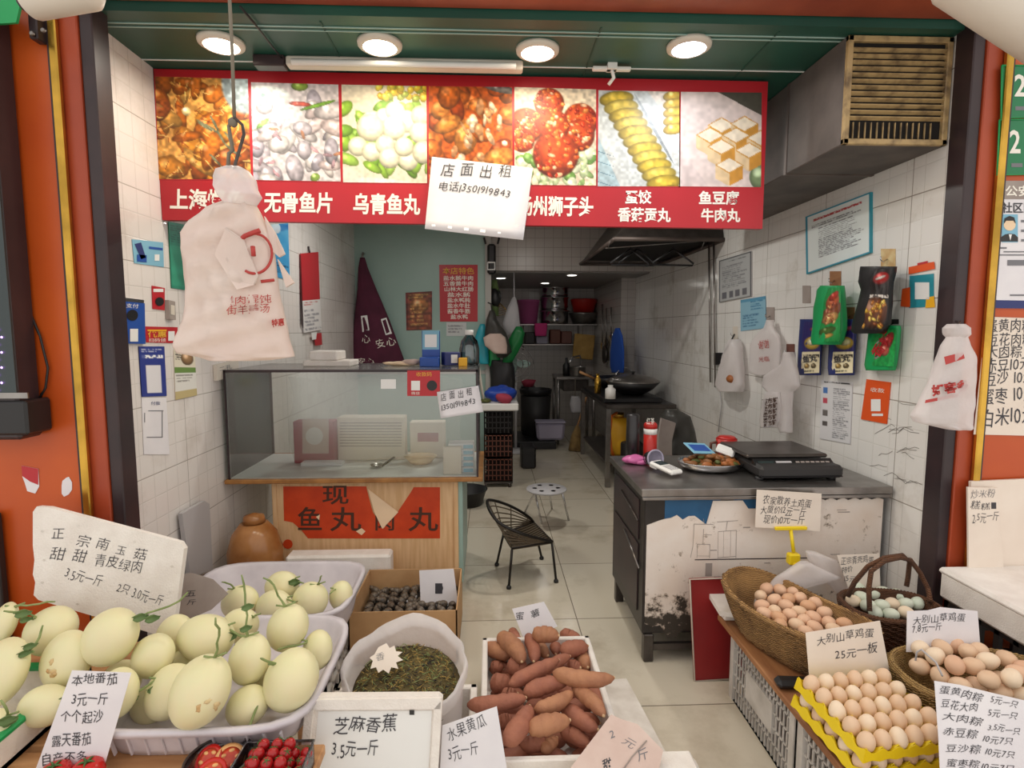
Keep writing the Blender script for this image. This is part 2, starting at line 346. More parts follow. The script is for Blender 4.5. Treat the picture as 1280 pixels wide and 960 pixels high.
mat('green_ceiling', '22584a', .45, c2='1d4a3f', ns=2); mat('steel', '9c9895', .3, metal=.85, c2='857f7b', ns=10); mat('bright_steel', 'd2d2d4', .16, metal=1); mat('dark_steel', '5a5450', .35, metal=.6, c2='453f3c', ns=9)
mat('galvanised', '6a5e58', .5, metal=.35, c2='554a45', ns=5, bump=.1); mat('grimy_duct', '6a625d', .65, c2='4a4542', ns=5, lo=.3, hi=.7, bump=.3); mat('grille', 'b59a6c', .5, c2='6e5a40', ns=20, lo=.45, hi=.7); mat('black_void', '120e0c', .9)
mat('aged_white', 'd8cfc2', .5); mat('wood_ply', 'e3bf93', .5, c2='d3aa7c', ns=9, stretch=(6, 6, .5)); mat('board_wood', 'a5734a', .6, c2='8a5a38', ns=6, stretch=(5, .7, 5)); mat('plank_wood', 'c89768', .6, c2='ac7a4e', ns=6, stretch=(.7, 5, 5)); mat('edge_wood', 'a8763f', .5, c2='8a5c2e', ns=14)
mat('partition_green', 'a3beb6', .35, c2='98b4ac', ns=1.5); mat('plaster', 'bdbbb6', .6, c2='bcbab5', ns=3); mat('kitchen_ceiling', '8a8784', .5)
mat('maroon_cloth', '5a2039', .85, c2='4c1a30', ns=6); mat('banner_red', 'b81f2a', .38, c2='ac1b27', ns=2); mat('orange_sticker', 'd4481c', .5, c2='c33c16', ns=10); mat('sticker_back', 'f0d3b0', .7)
mat('bag_plastic', 'f3e6de', .35, c2='ecdad2', ns=7, bump=.5, bs=16, trans=.06); mat('clear_bag', 'e8e6ea', .3, bump=.5, bs=18, trans=.38); mat('thin_bag', 'f6f0ef', .35, bump=.6, bs=22, trans=.34); mat('green_bag', '1f8f4a', .3, bump=.4, bs=25, trans=.15); mat('dark_bag', '4c4a46', .35, bump=.5, bs=20, trans=.2)
mat('melon_skin', 'e2deaf', .42, c2='e6dab0', ns=9, bump=.06, bs=20, sss=.1, lo=.4, hi=.7); mat('melon_scar', 'c59a63', .6, c2='dcc795', ns=20); mat('vine', '93a068', .7, c2='76864e', ns=20); mat('leaf', '6d8450', .7, c2='566e3c', ns=12)
mat('sweet_potato', 'ac6e54', .7, c2='905848', ns=14, bump=.7, bs=30, lo=.3, hi=.75); mat('sweet_potato_tan', 'b8825e', .7, c2='a06c50', ns=14, bump=.7, bs=30); mat('potato_tip', 'd9b78e', .7)
mat('egg_brown', 'e6be9e', .5, c2='dbae8e', ns=5); mat('egg_tan', 'e6c7a8', .5, c2='deba98', ns=5); mat('egg_cream', 'efd9bd', .5); mat('egg_blue', 'dbe0cd', .5, c2='d0d9c5', ns=5); mat('egg_dark', 'd6a680', .5)
mat('tomato_red', 'c4221a', .18, sss=.05); mat('cherry_red', 'a81a1c', .18); mat('tomato_flesh', 'd2492a', .3, c2='b8301c', ns=40, lo=.4, hi=.6); mat('tomato_pale', 'ecb070', .4); mat('calyx', '4a6b34', .7)
mat('seed', '75663a', .7, c2='524626', ns=30); mat('seed_light', 'b0924e', .7); mat('snail', '7b6e60', .4, c2='463c34', ns=60)
mat('chair_weave', '5a4c3a', .5); mat('chair_metal', '1f1a17', .4, metal=.3); mat('jar_amber', 'b07a48', .25, c2='8a5426', ns=6)
mat('teal_paint', '1a4f78', .5, c2='235c86', ns=9); mat('counter_dark', '393432', .4, c2='272422', ns=5, metal=.2); mat('red_board', '8f1d1f', .4, c2='7c181b', ns=4); mat('red_edge', 'c8bdb0', .8)
mat('lamp_glow', 'fff2d8', .5, emit=9); mat('lamp_glow_cool', 'f0f4ff', .5, emit=9); mat('lamp_small', 'fffaf0', .5, emit=5); mat('led_glow', 'b48ae0', .5, emit=3)
mat('tray_food', '6e4a26', .45, c2='8f5a2c', ns=30); mat('food_green', '5a6030', .5); mat('food_orange', 'a3602e', .5); mat('cutting_board', 'b8924a', .6, c2='a07c3c', ns=8); mat('thermos_black', '232022', .3)
mat('seam_dark', '1f4a3e', .6); mat('grout_dark', '6a625a', .8); mat('crate_white', 'cfcac4', .55, c2='b7b1aa', ns=12); mat('crate_lilac', 'd6cfd4', .5, c2='c7c0c6', ns=10); mat('crate_brown', '6a3d2e', .55); mat('crate_black', '262222', .5)
weave_mat('wicker', 'c0935a', '5c3c20', 70); weave_mat('wicker_dark', '74492c', '3a2214', 70); weave_mat('wicker_tan', 'c09c60', '6a4c28', 70)
mat('film', 'f3efe9', .25, bump=.9, bs=45, trans=.78); glass_mat('case_glass', 'fafcfa', .12, .2); glass_mat('case_side_glass', 'b9c9bf', .10); glass_mat('jug_glass', 'a9bcc4', .15, .1); glass_mat('clear_plastic', 'e4e2e6', .12, .2)
tile_mat('floor_tile', 'd6cdbb', '857b6c', .62, .69, .003, .16, 0, c2='d1c7b4', off=(.17, -.02), stain=('b5a998', 2.2, .5, .9))
tile_mat('wall_tile_left', 'e6e0dc', 'b9b2ab', .45, .30, .002, .14, 1, axis='y', fine=(.09, .10), off=(0, .02), stain=('cfc6bc', 2.5, .55, .9))
tile_mat('wall_tile_right', 'e4e2de', 'a39c94', .62, .44, .0025, .14, 1, axis='y', fine=(.105, .11), off=(.1, .13), stain=('b8ac9c', 2.4, .56, .85))
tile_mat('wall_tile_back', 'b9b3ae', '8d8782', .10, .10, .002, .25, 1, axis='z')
# counter front: old white paint flaking off dark metal, with a few blue remains
def peel_mat():
    m = mat('peeled_paint', 'e4dad2', .6); t = m.node_tree; N = t.nodes; L = t.links; b = N['Principled BSDF']; tc = N.new('ShaderNodeTexCoord'); sx = N.new('ShaderNodeSeparateXYZ'); L.new(tc.outputs['Object'], sx.inputs[0])
    n = N.new('ShaderNodeTexNoise'); n.inputs['Scale'].default_value = 14; n.inputs['Detail'].default_value = 8; n.inputs['Roughness'].default_value = .7; L.new(tc.outputs['Object'], n.inputs['Vector'])
    gr = N.new('ShaderNodeMapRange'); gr.inputs[1].default_value = .05; gr.inputs[2].default_value = .40; gr.inputs[3].default_value = .28; gr.inputs[4].default_value = 0; L.new(sx.outputs[2], gr.inputs[0])
    ad = N.new('ShaderNodeMath'); L.new(n.outputs['Fac'], ad.inputs[0]); L.new(gr.outputs[0], ad.inputs[1])
    r = N.new('ShaderNodeValToRGB'); e = r.color_ramp.elements; e[0].position = .60; e[0].color = (*lin('ece2d9'), 1); e[1].position = .70; e[1].color = (*lin('3d362f'), 1); x = r.color_ramp.elements.new(.655); x.color = (*lin('b9ab9e'), 1)
    n2 = N.new('ShaderNodeTexNoise'); n2.inputs['Scale'].default_value = 5; n2.inputs['Detail'].default_value = 4; L.new(tc.outputs['Object'], n2.inputs['Vector'])
    r2 = N.new('ShaderNodeValToRGB'); r2.color_ramp.elements[0].position = .35; r2.color_ramp.elements[1].position = .7; r2.color_ramp.elements[0].color = (1, 1, 1, 1); r2.color_ramp.elements[1].color = (*lin('f3eae2'), 1)
    mu = N.new('ShaderNodeMixRGB'); mu.blend_type = 'MULTIPLY'; mu.inputs[0].default_value = 1; L.new(ad.outputs[0], r.inputs[0]); L.new(n2.outputs['Fac'], r2.inputs[0]); L.new(r.outputs[0], mu.inputs[1]); L.new(r2.outputs[0], mu.inputs[2]); L.new(mu.outputs[0], b.inputs['Base Color'])
    bp = N.new('ShaderNodeBump'); bp.inputs['Strength'].default_value = .5; bp.inputs['Distance'].default_value = .005; bp.invert = True; L.new(ad.outputs[0], bp.inputs['Height']); L.new(bp.outputs[0], b.inputs['Normal'])
peel_mat()

# ================================================================ the setting
XL, XR, YB, ZC = -1.45, 1.80, 8.7, 2.63
struct(MB().b2((-5, -2, -.1), (5, YB+.1, 0), 'floor_tile'), 'floor')
struct(MB().b2((XL-.12, 2.16, 0), (XL, 6.2, ZC+.2), 'wall_tile_left'), 'wall_left')
struct(MB().b2((XR, 2.16, 0), (XR+.12, 6.9, ZC+.2), 'wall_tile_right'), 'wall_right')
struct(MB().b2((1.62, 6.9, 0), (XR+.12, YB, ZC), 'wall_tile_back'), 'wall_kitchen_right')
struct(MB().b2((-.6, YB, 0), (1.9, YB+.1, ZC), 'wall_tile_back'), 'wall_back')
struct(MB().b2((-.55, 6.28, 0), (-.45, YB, ZC), 'plaster'), 'wall_kitchen_left')
pt = MB().b2((XL, 6.2, 0), (0, 6.26, ZC), 'partition_green'); pt.b2((XL, 6.185, 1.02), (0, 6.2, 1.06), 'plaster'); pt.b2((-.045, 6.15, 0), (.02, 6.28, ZC), 'plaster')
struct(pt, 'wall_partition')
struct(MB().b2((XL, 2.6, 2.18), (XL+.004, 2.61, ZC), 'grout_dark'), 'trim_1')
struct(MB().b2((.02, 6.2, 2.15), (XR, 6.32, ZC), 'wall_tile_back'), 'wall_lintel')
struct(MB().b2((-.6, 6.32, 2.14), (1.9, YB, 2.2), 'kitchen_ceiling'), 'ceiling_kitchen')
cl = MB().b2((XL-.1, 2.16, ZC), (XR+.1, 2.95, ZC+.1), 'green_ceiling')
for y in (2.235, 2.262, 2.52): cl.b2((XL, y, ZC-.004), (XR, y+.004, ZC), 'white_print' if y == 2.52 else 'partition_green')
for x in (-.62, .42, 1.1): cl.b2((x, 2.2, ZC-.003), (x+.006, 2.95, ZC), 'seam_dark')
struct(cl, 'ceiling')
struct(MB().b2((XL-.1, 2.95, ZC), (XR+.1, 6.3, ZC+.1), 'plaster'), 'ceiling_inner')
bm_ = MB().b2((-3.2, 1.98, 2.66), (3.2, 2.16, 3.1), 'beam_paint', .01).b2((-1.42, 1.965, 2.655), (1.84, 2.0, 2.69), 'beam_wood', .006)
struct(bm_, 'beam_front')
def pillar(s, xi):   # s=-1 left, 1 right
    m = MB().b2((xi+s*.115 if s > 0 else -3.2, 2.09, 0), (3.2 if s > 0 else xi-.115, 2.3, 2.7), 'orange_paint', .006)
    struct(m, 'pillar_left' if s < 0 else 'pillar_right')
    struct(MB().b2((xi+s*.045, 2.10, 0), (xi+s*.115, 2.22, 2.66), 'rust_paint', .004), 'trim_2' if s < 0 else 'trim_5')
    g = MB(); xs = xi+s*.115; g.b2((xs-.014, 2.075, 0), (xs+.014, 2.095, 2.66), 'gold_metal', .004); g.b2((xs+s*.012, 2.08, 0), (xs+s*.02, 2.092, 2.66), 'dark_frame')
    struct(g, 'trim_3' if s < 0 else 'trim_6')
    struct(MB().b2((xi, 2.11, 0), (xi+s*.045, 2.2, 2.66), 'dark_frame', .004), 'trim_4' if s < 0 else 'trim_7')
pillar(-1, -1.375); pillar(1, 1.795)
struct(MB().b2((-3, .4, 2.72), (3, .44, 2.76), 'dark_frame').b2((-3, 1.47, 2.72), (3, 1.5, 2.75), 'dark_frame'), 'trim_awning_rail')

# things of the shop front
t = thing('display_screen', 'black framed advertising screen with glowing dots at left edge', 'screen', ay(5, 540, 2.05))
p = lambda u, v: ay(u, v, 2.06)
f = MB(); a = p(-90, 60); b = p(20, 545)
f.b2((a.x-.2, 1.98, b.z), (ay(20, 300, 2.03).x, 2.085, 2.58), 'dark_frame', .01); f.b2((a.x-.2, 1.97, ay(0, 500, 2)[2]-.12), (ay(42, 520, 2).x, 2.085, ay(0, 500, 2)[2]), 'black_plastic', .008); part(f, 'frame', t)
f = MB(); x1 = ay(6, 300, 1.98).x
f.b2((a.x-.2, 1.975, ay(0, 490, 2).z), (x1, 1.982, 2.5), 'screen'); f.b2((a.x-.2, 1.972, ay(0, 497, 2).z), (ay(34, 497, 1.97).x, 1.978, ay(0, 490, 2).z), 'steel'); part(f, 'screen_glass', t)
f = MB()
for k in range(9): f.ell(ay(-3+k % 2*5, 412+k*9.5, 1.97), (.004, .002, .004), 'led_glow', n=8, k=5)
part(f, 'indicator_lights', t)
f = MB(); f.tube([ay(35, 385, 2.08), ay(50, 420, 2.075), ay(60, 460, 2.075), ay(57, 485, 2.075), ay(48, 500, 2.07)], .004, 'black_plastic', 6); part(f, 'cable', t)
solo(MB().b2((ay(-60, 690, 2.08).x, 2.05, 0), (ay(7, 690, 2.08).x, 2.08, ay(0, 640, 2.08).z), 'dark_plastic', .004), 'gridded_screen', 'dark gridded panel at bottom left edge behind the melons', 'panel')
pl = PY(2.088)
f = sheet([(27, 582), (48, 586), (49, 608), (44, 617), (34, 614), (31, 604), (28, 596)], pl, 'white_paper', .0006); patch(f, [(27, 582), (48, 586), (48, 606), (38, 602), (28, 595)], pl, 'red_print')
solo(f, 'torn_sticker', 'torn red and white sticker scrap on orange left pillar', 'sticker')
solo(sheet([(77, 607), (78, 601), (83, 597), (86, 596), (90, 603), (90, 612), (86, 618), (80, 621), (77, 617)], pl, 'white_paper', .0006), 'paper_scrap', 'small white torn paper scrap on orange left pillar', 'paper')
for nm, lab, A, B, rad in (('awning_tube', 'white rounded tube end at top left above the pillar', (-40, 30), (122, -12), .05), ('awning_tube', 'white rounded awning tube crossing the top right corner', (1190, -30), (1330, 62), .075)):
    t = thing(nm, lab, 'awning', ay(*A, 1.75)); q = [ay(*A, 1.75), ay(*B, 1.72)]; d = (q[1]-q[0]).normalized()
    if rad == .05:
        q = [ay(36, 2, 1.75), ay(120, -14, 1.72)]
    f = MB().tube([q[0]-d*.01, q[0], q[0]+d*.012, q[1]-d*.02, q[1]], [rad*.6, rad*.92, rad, rad, rad*.7], 'aged_white', 20); part(f, 'tube', t)
    f = MB().tube([q[0]-d*.02, q[0]-d*.008], rad*.45, 'dark_frame', 14); f.tube([(q[0]+q[1])/2+Vector((0, .02, 0)), (q[0]+q[1])/2+Vector((0, .2, .6))], .012, 'dark_frame', 8); part(f, 'end_cap', t)
f = MB().b2(tuple(ay(36, 48, 2.04)), tuple(ay(58, 26, 2.085)), 'dark_frame', .004); f.tube([ay(40, 42, 2.04), ay(40, 42, 2.02)], .008, 'steel', 8); f.tube([ay(54, 38, 2.04), ay(54, 38, 2.02)], .008, 'steel', 8)
solo(f, 'wall_bracket', 'dark rusty bracket with two bolts at top of left pillar', 'bracket')
solo(sheet([(-10, -5), (28, -8), (20, 28), (-10, 30)], PY(2.0), 'green_plastic', .01), 'awning_valance', 'dark green awning corner at the extreme top left', 'awning')

# ---- ceiling lights
for i, ((x, y), w) in enumerate(zip(FRONT_SPOTS, ('leftmost round ceiling downlight, behind the hanging hook string', 'second round downlight from left, above the fish balls photo', 'third round downlight from left, above the red meatball photo', 'rightmost round downlight with cool white glow on green ceiling'))):
    x, y = x; t = thing('ceiling_downlight', w, 'ceiling light', (x, y, ZC), 'downlights over the banner')
    f = MB().lathe([(.088, ZC), (.086, ZC-.012), (.072, ZC-.02), (.066, ZC-.02), (.066, ZC)], 'aged_white', (x, y, 0), 28); part(f, 'rim', t)
    f = MB().lathe([(.0001, ZC-.022), (.04, ZC-.021), (.067, ZC-.018)], 'lamp_glow' if i < 3 else 'lamp_glow_cool', (x, y, 0), 24); part(f, 'diffuser', t)
t = thing('fluorescent_batten', 'unlit white tube light batten on the green ceiling behind downlights', 'ceiling light', az(480, 76, 2.6))
a = az(352, 72, 2.6); b = az(654, 82, 2.6); y = 2.46
part(MB().b2((a.x, y, 2.59), (b.x, y+.05, ZC), 'aged_white', .006), 'housing', t); part(MB().tube([(a.x+.03, y-.012, 2.597), (b.x-.03, y-.012, 2.597)], .012, 'white_plastic', 10), 'tube', t)
c = az(310, 70, 2.6); part(MB().b2((c.x, y-.005, 2.585), (a.x-.004, y+.05, ZC), 'dark_frame', .004), 'ballast', t)
t = thing('camera_bracket', 'small white bracket arm on ceiling above the dumpling photo', 'bracket', az(765, 86, 2.6)); q = az(742, 83, 2.61); r_ = az(790, 84, 2.61)
f = MB().b2((q.x, 2.48, 2.605), (r_.x, 2.505, 2.62), 'white_plastic', .003); f.b2(((q.x+r_.x)/2-.02, 2.47, 2.605), ((q.x+r_.x)/2+.02, 2.51, ZC), 'white_plastic'); part(f, 'arm', t)
part(MB().tube([((q.x+r_.x)/2, 2.49, 2.61), ((q.x+r_.x)/2+.012, 2.50, 2.58), ((q.x+r_.x)/2-.006, 2.52, 2.56)], .008, 'white_plastic', 8), 'hook', t)
solo(MB().tube([(az(300, 8, 2.62)), (az(322, 34, 2.62)), (az(340, 58, 2.618)), (az(352, 72, 2.615))], .004, 'black_plastic', 6), 'ceiling_cable', 'thin black cable running across green ceiling to the batten', 'cable')
for i, (x, y) in enumerate(BACK_SPOTS[:3]):
    t = thing('kitchen_downlight', ('small lit downlight nearest the partition post in kitchen ceiling', 'small lit downlight deepest in the kitchen ceiling', 'small lit downlight to the right in kitchen ceiling')[i], 'ceiling light', (x, y, 2.14), 'kitchen downlights')
    part(MB().lathe([(.07, 2.14), (.065, 2.128), (.055, 2.128), (.055, 2.14)], 'white_plastic', (x, y, 0), 20), 'rim', t); part(MB().lathe([(.0001, 2.127), (.056, 2.129)], 'lamp_small', (x, y, 0), 18), 'diffuser', t)

# ---- the banner
pl = PY(2.6)
t = thing('shop_banner', 'long red banner with seven food photos hung under the green ceiling', 'banner', ay(575, 278, 2.6))
f = sheet([(190, 86), (960, 102), (953, 286), (203, 275)], pl, 'banner_red', .03)
B_ = .028
for tx, a, b, h in (('上海爆鱼', (212, 259), (306, 261), 27), ('无骨鱼片', (330, 263), (417, 264), 27), ('乌青鱼丸', (441, 265), (525, 266), 27), ('扬州狮子头', (647, 267), (742, 268), 26),
                    ('蛋饺', (781, 253), (814, 253), 17.5), ('香菇贡丸', (772, 275), (838, 276), 18.5), ('鱼豆腐', (873, 254), (924, 254), 17.5), ('牛肉丸', (876, 276), (925, 276), 18)):
    ink(f, tx, a, b, h, pl, 'white_ink', B_)
part(f, 'banner_panel', t)
def rnd(): return R.random()
def fish(I):
    for k in range(60): I.blob(rnd()*1.1-.05, rnd()*1.15-.05, .08+rnd()*.18, .05+rnd()*.10, rnd()*3, R.choice(['d98a2c', 'c86a1e', 'e2a24a', 'b65a22', 'd87828']), .5, .25)
    for k in range(120): I.blob(rnd(), rnd()*1.1, .03+rnd()*.06, .006, rnd()*3, R.choice(['f0c070', '9a4a18', 'e8a850']), .1, .1)
    for k in range(9): I.blob(.45+rnd()*.4, .5+rnd()*.45, .1, .014, .5+rnd()*.8, '7a7a5a', .3, .2)
    I.blob(1.0, .0, .3, .42, .2, 'cfdfe2', .2, .1); I.blob(.32, .38, .05, .05, 0, 'f4dc9a', .2, .4); I.noise(.5, 3, 2)
def slices(I):
    for k in range(46): I.blob(rnd(), .25+rnd()*.9, .09+rnd()*.13, .05+rnd()*.06, rnd()*3.1, R.choice(['d9cfcf', 'c3b8be', 'e6dcd8', 'b3aab4', 'dcc8c6']), .45, .25)
    for k in range(14): I.blob(rnd(), .4+rnd()*.7, .06, .02, rnd()*3, R.choice(['c99aa0', 'a6868e', 'b07a5a']), .2, .1)
    I.blob(.15, .15, .3, .12, 0, 'eef2ee', .1, .1); I.blob(.1, .2, .1, .08, 0, '9fe0bc', .1, .2); I.blob(.12, .48, .1, .03, -.7, '8fc25a'); I.blob(.75, .25, .22, .025, -.3, '7fae3c'); I.blob(.55, .24, .13, .03, .05, 'd05a48'); I.blob(.55, .03, .1, .06, 0, '9ab84a'); I.blob(.7, 1.1, .05, .06, 1, '8fae4a'); I.noise(.3, 3, 4)
def balls(I):
    I.a[:] = hx('d9ceb8')
    for k in range(70): I.blob(rnd()*1.1, .25+rnd()*.75, .07+rnd()*.08, .03+rnd()*.05, rnd()*3, R.choice(['8fb83c', '6f9e2c', 'a5cc54', '7aa63a']), .4, .2)
    I.blob(-.05, 1.15, .5, .22, .35, 'd9d6c6', .1); I.blob(.6, 1.2, .6, .1, .12, 'e8e4d8', .1)
    for k in range(34): I.blob(.4+rnd()*.6, rnd()*.16, .05, .04, rnd()*3, R.choice(['e8c22c', 'f2da4a', 'c9a224', '9aa838']), .3, .3)
    for x, y, r in ((.35, .42, .13), (.5, .38, .12), (.62, .30, .12), (.75, .42, .14), (.93, .35, .13), (.6, .5, .15), (.33, .5, .17), (.92, .55, .14), (.18, .72, .12), (.34, .78, .12), (.5, .70, .12), (.55, .85, .13), (.77, .88, .12), (.95, .78, .14), (.72, .72, .12)): I.blob(x, y, r, r, 0, 'ece6c8', .38, .12)
    I.noise(.15, 3, 5)
def meat(I):
    I.a[:] = hx('c05a20')
    for k in range(40): I.blob(rnd(), rnd()*1.15, .1+rnd()*.14, .07+rnd()*.08, rnd()*3, R.choice(['d8762a', 'c45a1c', 'e08a3a', 'a84414', 'cf6820']), .5, .2)
    for k in range(26): I.blob(.3+rnd()*.6, .15+rnd()*.8, .03+rnd()*.08, .02+rnd()*.04, 1+rnd()*.8, R.choice(['e6b48a', 'f0cfae', 'd99a66']), .3, .2)
    I.blob(.85, .02, .22, .05, .2, '77706a', .2); I.blob(.15, .97, .14, .08, 0, 'e8c9a0', .3); I.noise(.5, 3, 6)
def lion(I):
    I.a[:] = hx('dfcdb4')
    for k in range(60): I.blob(rnd(), .75+rnd()*.5, .08, .03+rnd()*.04, rnd()*3, R.choice(['8fae6a', 'c6d6a6', '6f9a4a', 'dbe3c2']), .3, .2)
    for x, y, r in ((.42, .18, .19), (.14, .45, .22), (.8, .38, .22), (.78, .55, .2), (.45, .45, .22), (.5, .78, .29), (.1, .62, .15)):
        I.blob(x, y, r, r, 0, 'c8461c', .55, .05)
        for k in range(40):
            a, q = rnd()*6.3, rnd()**.5*r*.9; I.blob(x+math.cos(a)*q, y+math.sin(a)*q, .022+rnd()*.03, .014+rnd()*.016, rnd()*3, R.choice(['e8823a', 'b8300e', 'f0b088', 'd8581e', 'a82a10', 'e06a2a']), .3, .25)
    I.noise(.35, 3, 7)
def dumpl(I):
    I.a[:] = hx('c3c6c4'); I.poly([(0, .55), (.3, 1.2), (0, 1.2)], '9fb4bc'); I.blob(.85, .6, .5, .06, 1.05, 'dcdcd6', .1); I.blob(.68, .45, .5, .02, 1.05, '8f9496', .1); I.poly([(.6, 0), (1, 0), (1, .5)], 'd8ccc0')
    for k in range(5): I.blob(.92, .05+k*.1, .14, .07, -.2, 'd8b248', .5)
    for k in range(5): I.blob(.08, .75+k*.12, .12, .005, .3, '5a7888', 0, 0)
    for k in range(11):
        t_ = k/10; I.blob(.22+.58*t_, .10+1.0*t_, .22, .10, -.12, ('d9b83a', 'e2c450')[k % 2], .55, .1); I.blob(.25+.58*t_, .16+1.0*t_, .18, .03, -.1, 'a88428', .2, 0)
    I.noise(.25, 3, 8)
def tofu(I):
    I.a[:] = hx('d3c2bc'); I.poly([(.45, 0), (1, 0), (1, .28)], '4a463c'); I.poly([(0, .7), (.4, 1.2), (0, 1.2)], 'cdbcb8'); I.blob(.98, 1.02, .14, .16, 0, '7f9468', .4); I.noise(.1, 8, 9)
    for x, y in ((.5, .40), (.78, .38), (.36, .52), (.68, .52), (.98, .55), (.50, .66), (.84, .70), (.6, .88)):
        s_ = .17
        I.poly([(x-s_, y), (x, y+s_*.55), (x, y+s_*1.5), (x-s_, y+s_*.95)], 'd9bd94'); I.poly([(x, y+s_*.55), (x+s_, y), (x+s_, y+s_*.95), (x, y+s_*1.5)], 'c48a34'); I.poly([(x-s_*1.02, y), (x, y-s_*.6), (x+s_*1.02, y), (x, y+s_*.62)], 'c8923e'); I.poly([(x-s_*.9, y), (x, y-s_*.5), (x+s_*.9, y), (x, y+s_*.5)], 'eadbc4')
    I.noise(.12, 4, 10)
PH = [('e0a050', fish, [(194, 96), (310, 99), (314, 224), (199, 224)]), ('d2c8c8', slices, [(314, 103), (423, 106), (426, 227), (317, 225)]), ('cfd8a8', balls, [(427, 106), (533, 108), (534, 229), (429, 228)]), ('c05a20', meat, [(536, 108), (640, 109), (641, 231), (536, 230)]),
      ('d0b090', lion, [(643, 109), (745, 112), (745, 232), (643, 231)]), ('c8c8c0', dumpl, [(748, 113), (849, 115), (849, 233), (747, 233)]), ('d0c0b8', tofu, [(851, 115), (952, 116), (951, 234), (850, 233)])]
for (c, fn, q), lb in zip(PH, ('golden braised fish photo', 'pale sliced fish photo', 'white fish balls on lettuce photo', 'orange chunks photo', 'red meatballs photo', 'yellow egg dumplings photo', 'fish tofu cubes photo')):
    I = Img(92, 106, c); fn(I); f = sheet([(q[0][0]-1.5, q[0][1]-1), (q[1][0]+1.2, q[1][1]-1), (q[2][0]+1.2, q[2][1]+1), (q[3][0]-1.5, q[3][1]+1)], (pl[0]+Vector((0, -.001, 0)), pl[1]), 'red_print', .0008); pic(f, q, pl, np.clip(I.a, 0, 1), .002); part(f, 'food_photo', t, lb)
# rental notice stuck on the banner
def curlpaper(name, label, q, y, bow, inks, mt='white_paper'):
    def surf(u, v, lift=0):
        tt = max(0, min(1, (v-q[0][1])/(q[3][1]-q[0][1]))); return ay(u, v, y-bow*tt*tt-lift)
    n = 8; f = MB(); P = []
    for i in range(n+1):
        a = Vector(q[0]).lerp(Vector(q[3]), i/n); b = Vector(q[1]).lerp(Vector(q[2]), i/n); P.append([surf(*a.lerp(b, j/6)) for j in range(7)])
    f.grid(P, mt, True, th=.0006)
    for tx, a, b, h in inks: ink(f, tx, a, b, h, surf, 'black_ink', -.002, .8, lift=.003)
    return solo(f, name, label, 'notice', group='rental notices')
curlpaper('rental_notice', 'large white handwritten rental notice taped over the red banner', [(540, 196), (666, 210), (654, 300), (531, 286)], 2.592, .035, [('店 面 出 租', (551, 217), (640, 221), 17), ('电话13501919843', (547, 236), (638, 246), 13)])

# ---- air duct with grille at upper right
t = thing('air_duct', 'grimy metal air duct box with louvred grille at upper right', 'air duct', (1.6, 3, 2.23))
dx0, dz0, dz1, dy = ay(1055, 110, 2.22).x, ay(1100, 182, 2.22).z, ay(1100, 38, 2.22).z, 2.225
f = MB().b2((dx0, dy, dz0), (XR-.003, 3.9, ZC-.002), 'grimy_duct', .004); f.b2((dx0-.004, dy+.4, dz0-.004), (XR-.004, dy+.42, ZC-.004), 'galvanised'); part(f, 'duct_body', t)
f = MB(); w = .022; x1 = XR-.004; dz1 = ZC-.004
f.b2((dx0, dy-.02, dz0), (x1, dy, dz0+w), 'grille', .003); f.b2((dx0, dy-.02, dz1-w), (x1, dy, dz1), 'grille', .003); f.b2((dx0, dy-.02, dz0), (dx0+w, dy, dz1), 'grille', .003); f.b2((x1-w, dy-.02, dz0), (x1, dy, dz1), 'grille', .003)
g = part(f, 'grille_frame', t)
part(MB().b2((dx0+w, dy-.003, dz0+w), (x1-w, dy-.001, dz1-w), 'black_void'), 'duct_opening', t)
f = MB(); n = 12
for k in range(n):
    z = dz0+.10+(dz1-dz0-.15)*k/(n-1); f.box(((dx0+x1)/2, dy-.011, z), (x1-dx0-2*w, .016, .006), 'grille', 0, Matrix.Translation((0, dy-.011, z)) @ Matrix.Rotation(-.5, 4, 'X') @ Matrix.Translation((0, -dy+.011, -z)))
for k in range(14): f.b2((dx0+.04+k*.024, dy-.012, dz0+w), (dx0+.043+k*.024, dy-.006, dz0+.085), 'grille')
part(f, 'louvre_slats', g)
# ---- dark cooker hood over the stove
t = thing('cooker_hood', 'dark greasy cooker hood hung over the stove along right wall', 'cooker hood', (1.4, 5, 2.2))
f = MB(); h0, h1 = 2.19, 2.6; f.add([(.95, 4.3, h0), (XR-.01, 4.3, h0), (XR-.01, 5.9, h0), (.95, 5.9, h0), (1.25, 4.45, h1), (XR-.01, 4.45, h1), (XR-.01, 5.75, h1), (1.25, 5.75, h1)], [(0, 1, 5, 4), (3, 0, 4, 7), (2, 3, 7, 6), (1, 2, 6, 5), (4, 5, 6, 7)], 'dark_steel')
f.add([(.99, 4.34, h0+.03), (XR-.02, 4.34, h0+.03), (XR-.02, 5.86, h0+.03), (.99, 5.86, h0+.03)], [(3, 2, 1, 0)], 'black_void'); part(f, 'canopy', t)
f = MB(); f.tube([(.95, 4.3, h0), (XR-.01, 4.3, h0), (XR-.01, 5.9, h0), (.95, 5.9, h0), (.95, 4.3, h0)], .018, 'galvanised', 6); part(f, 'rim', t)
rl = thing('hanger_rail', 'thin metal rail under the hood edge for hangers', 'rail', (1.3, 4.36, 2.17)); a = ay(757, 301, 4.4); b = ay(880, 301, 4.4); a.z = h0-.055; a.z = h0-.055
f = MB().tube([(a.x, 4.4, a.z), (b.x, 4.4, b.z)], .005, 'steel', 6); part(f, 'rod', rl)
for x in (a.x+.02, b.x-.02): part(MB().tube([(x, 4.4, a.z), (x, 4.345, h0-.012)], .004, 'steel', 6), 'rod_bracket', rl)
pass
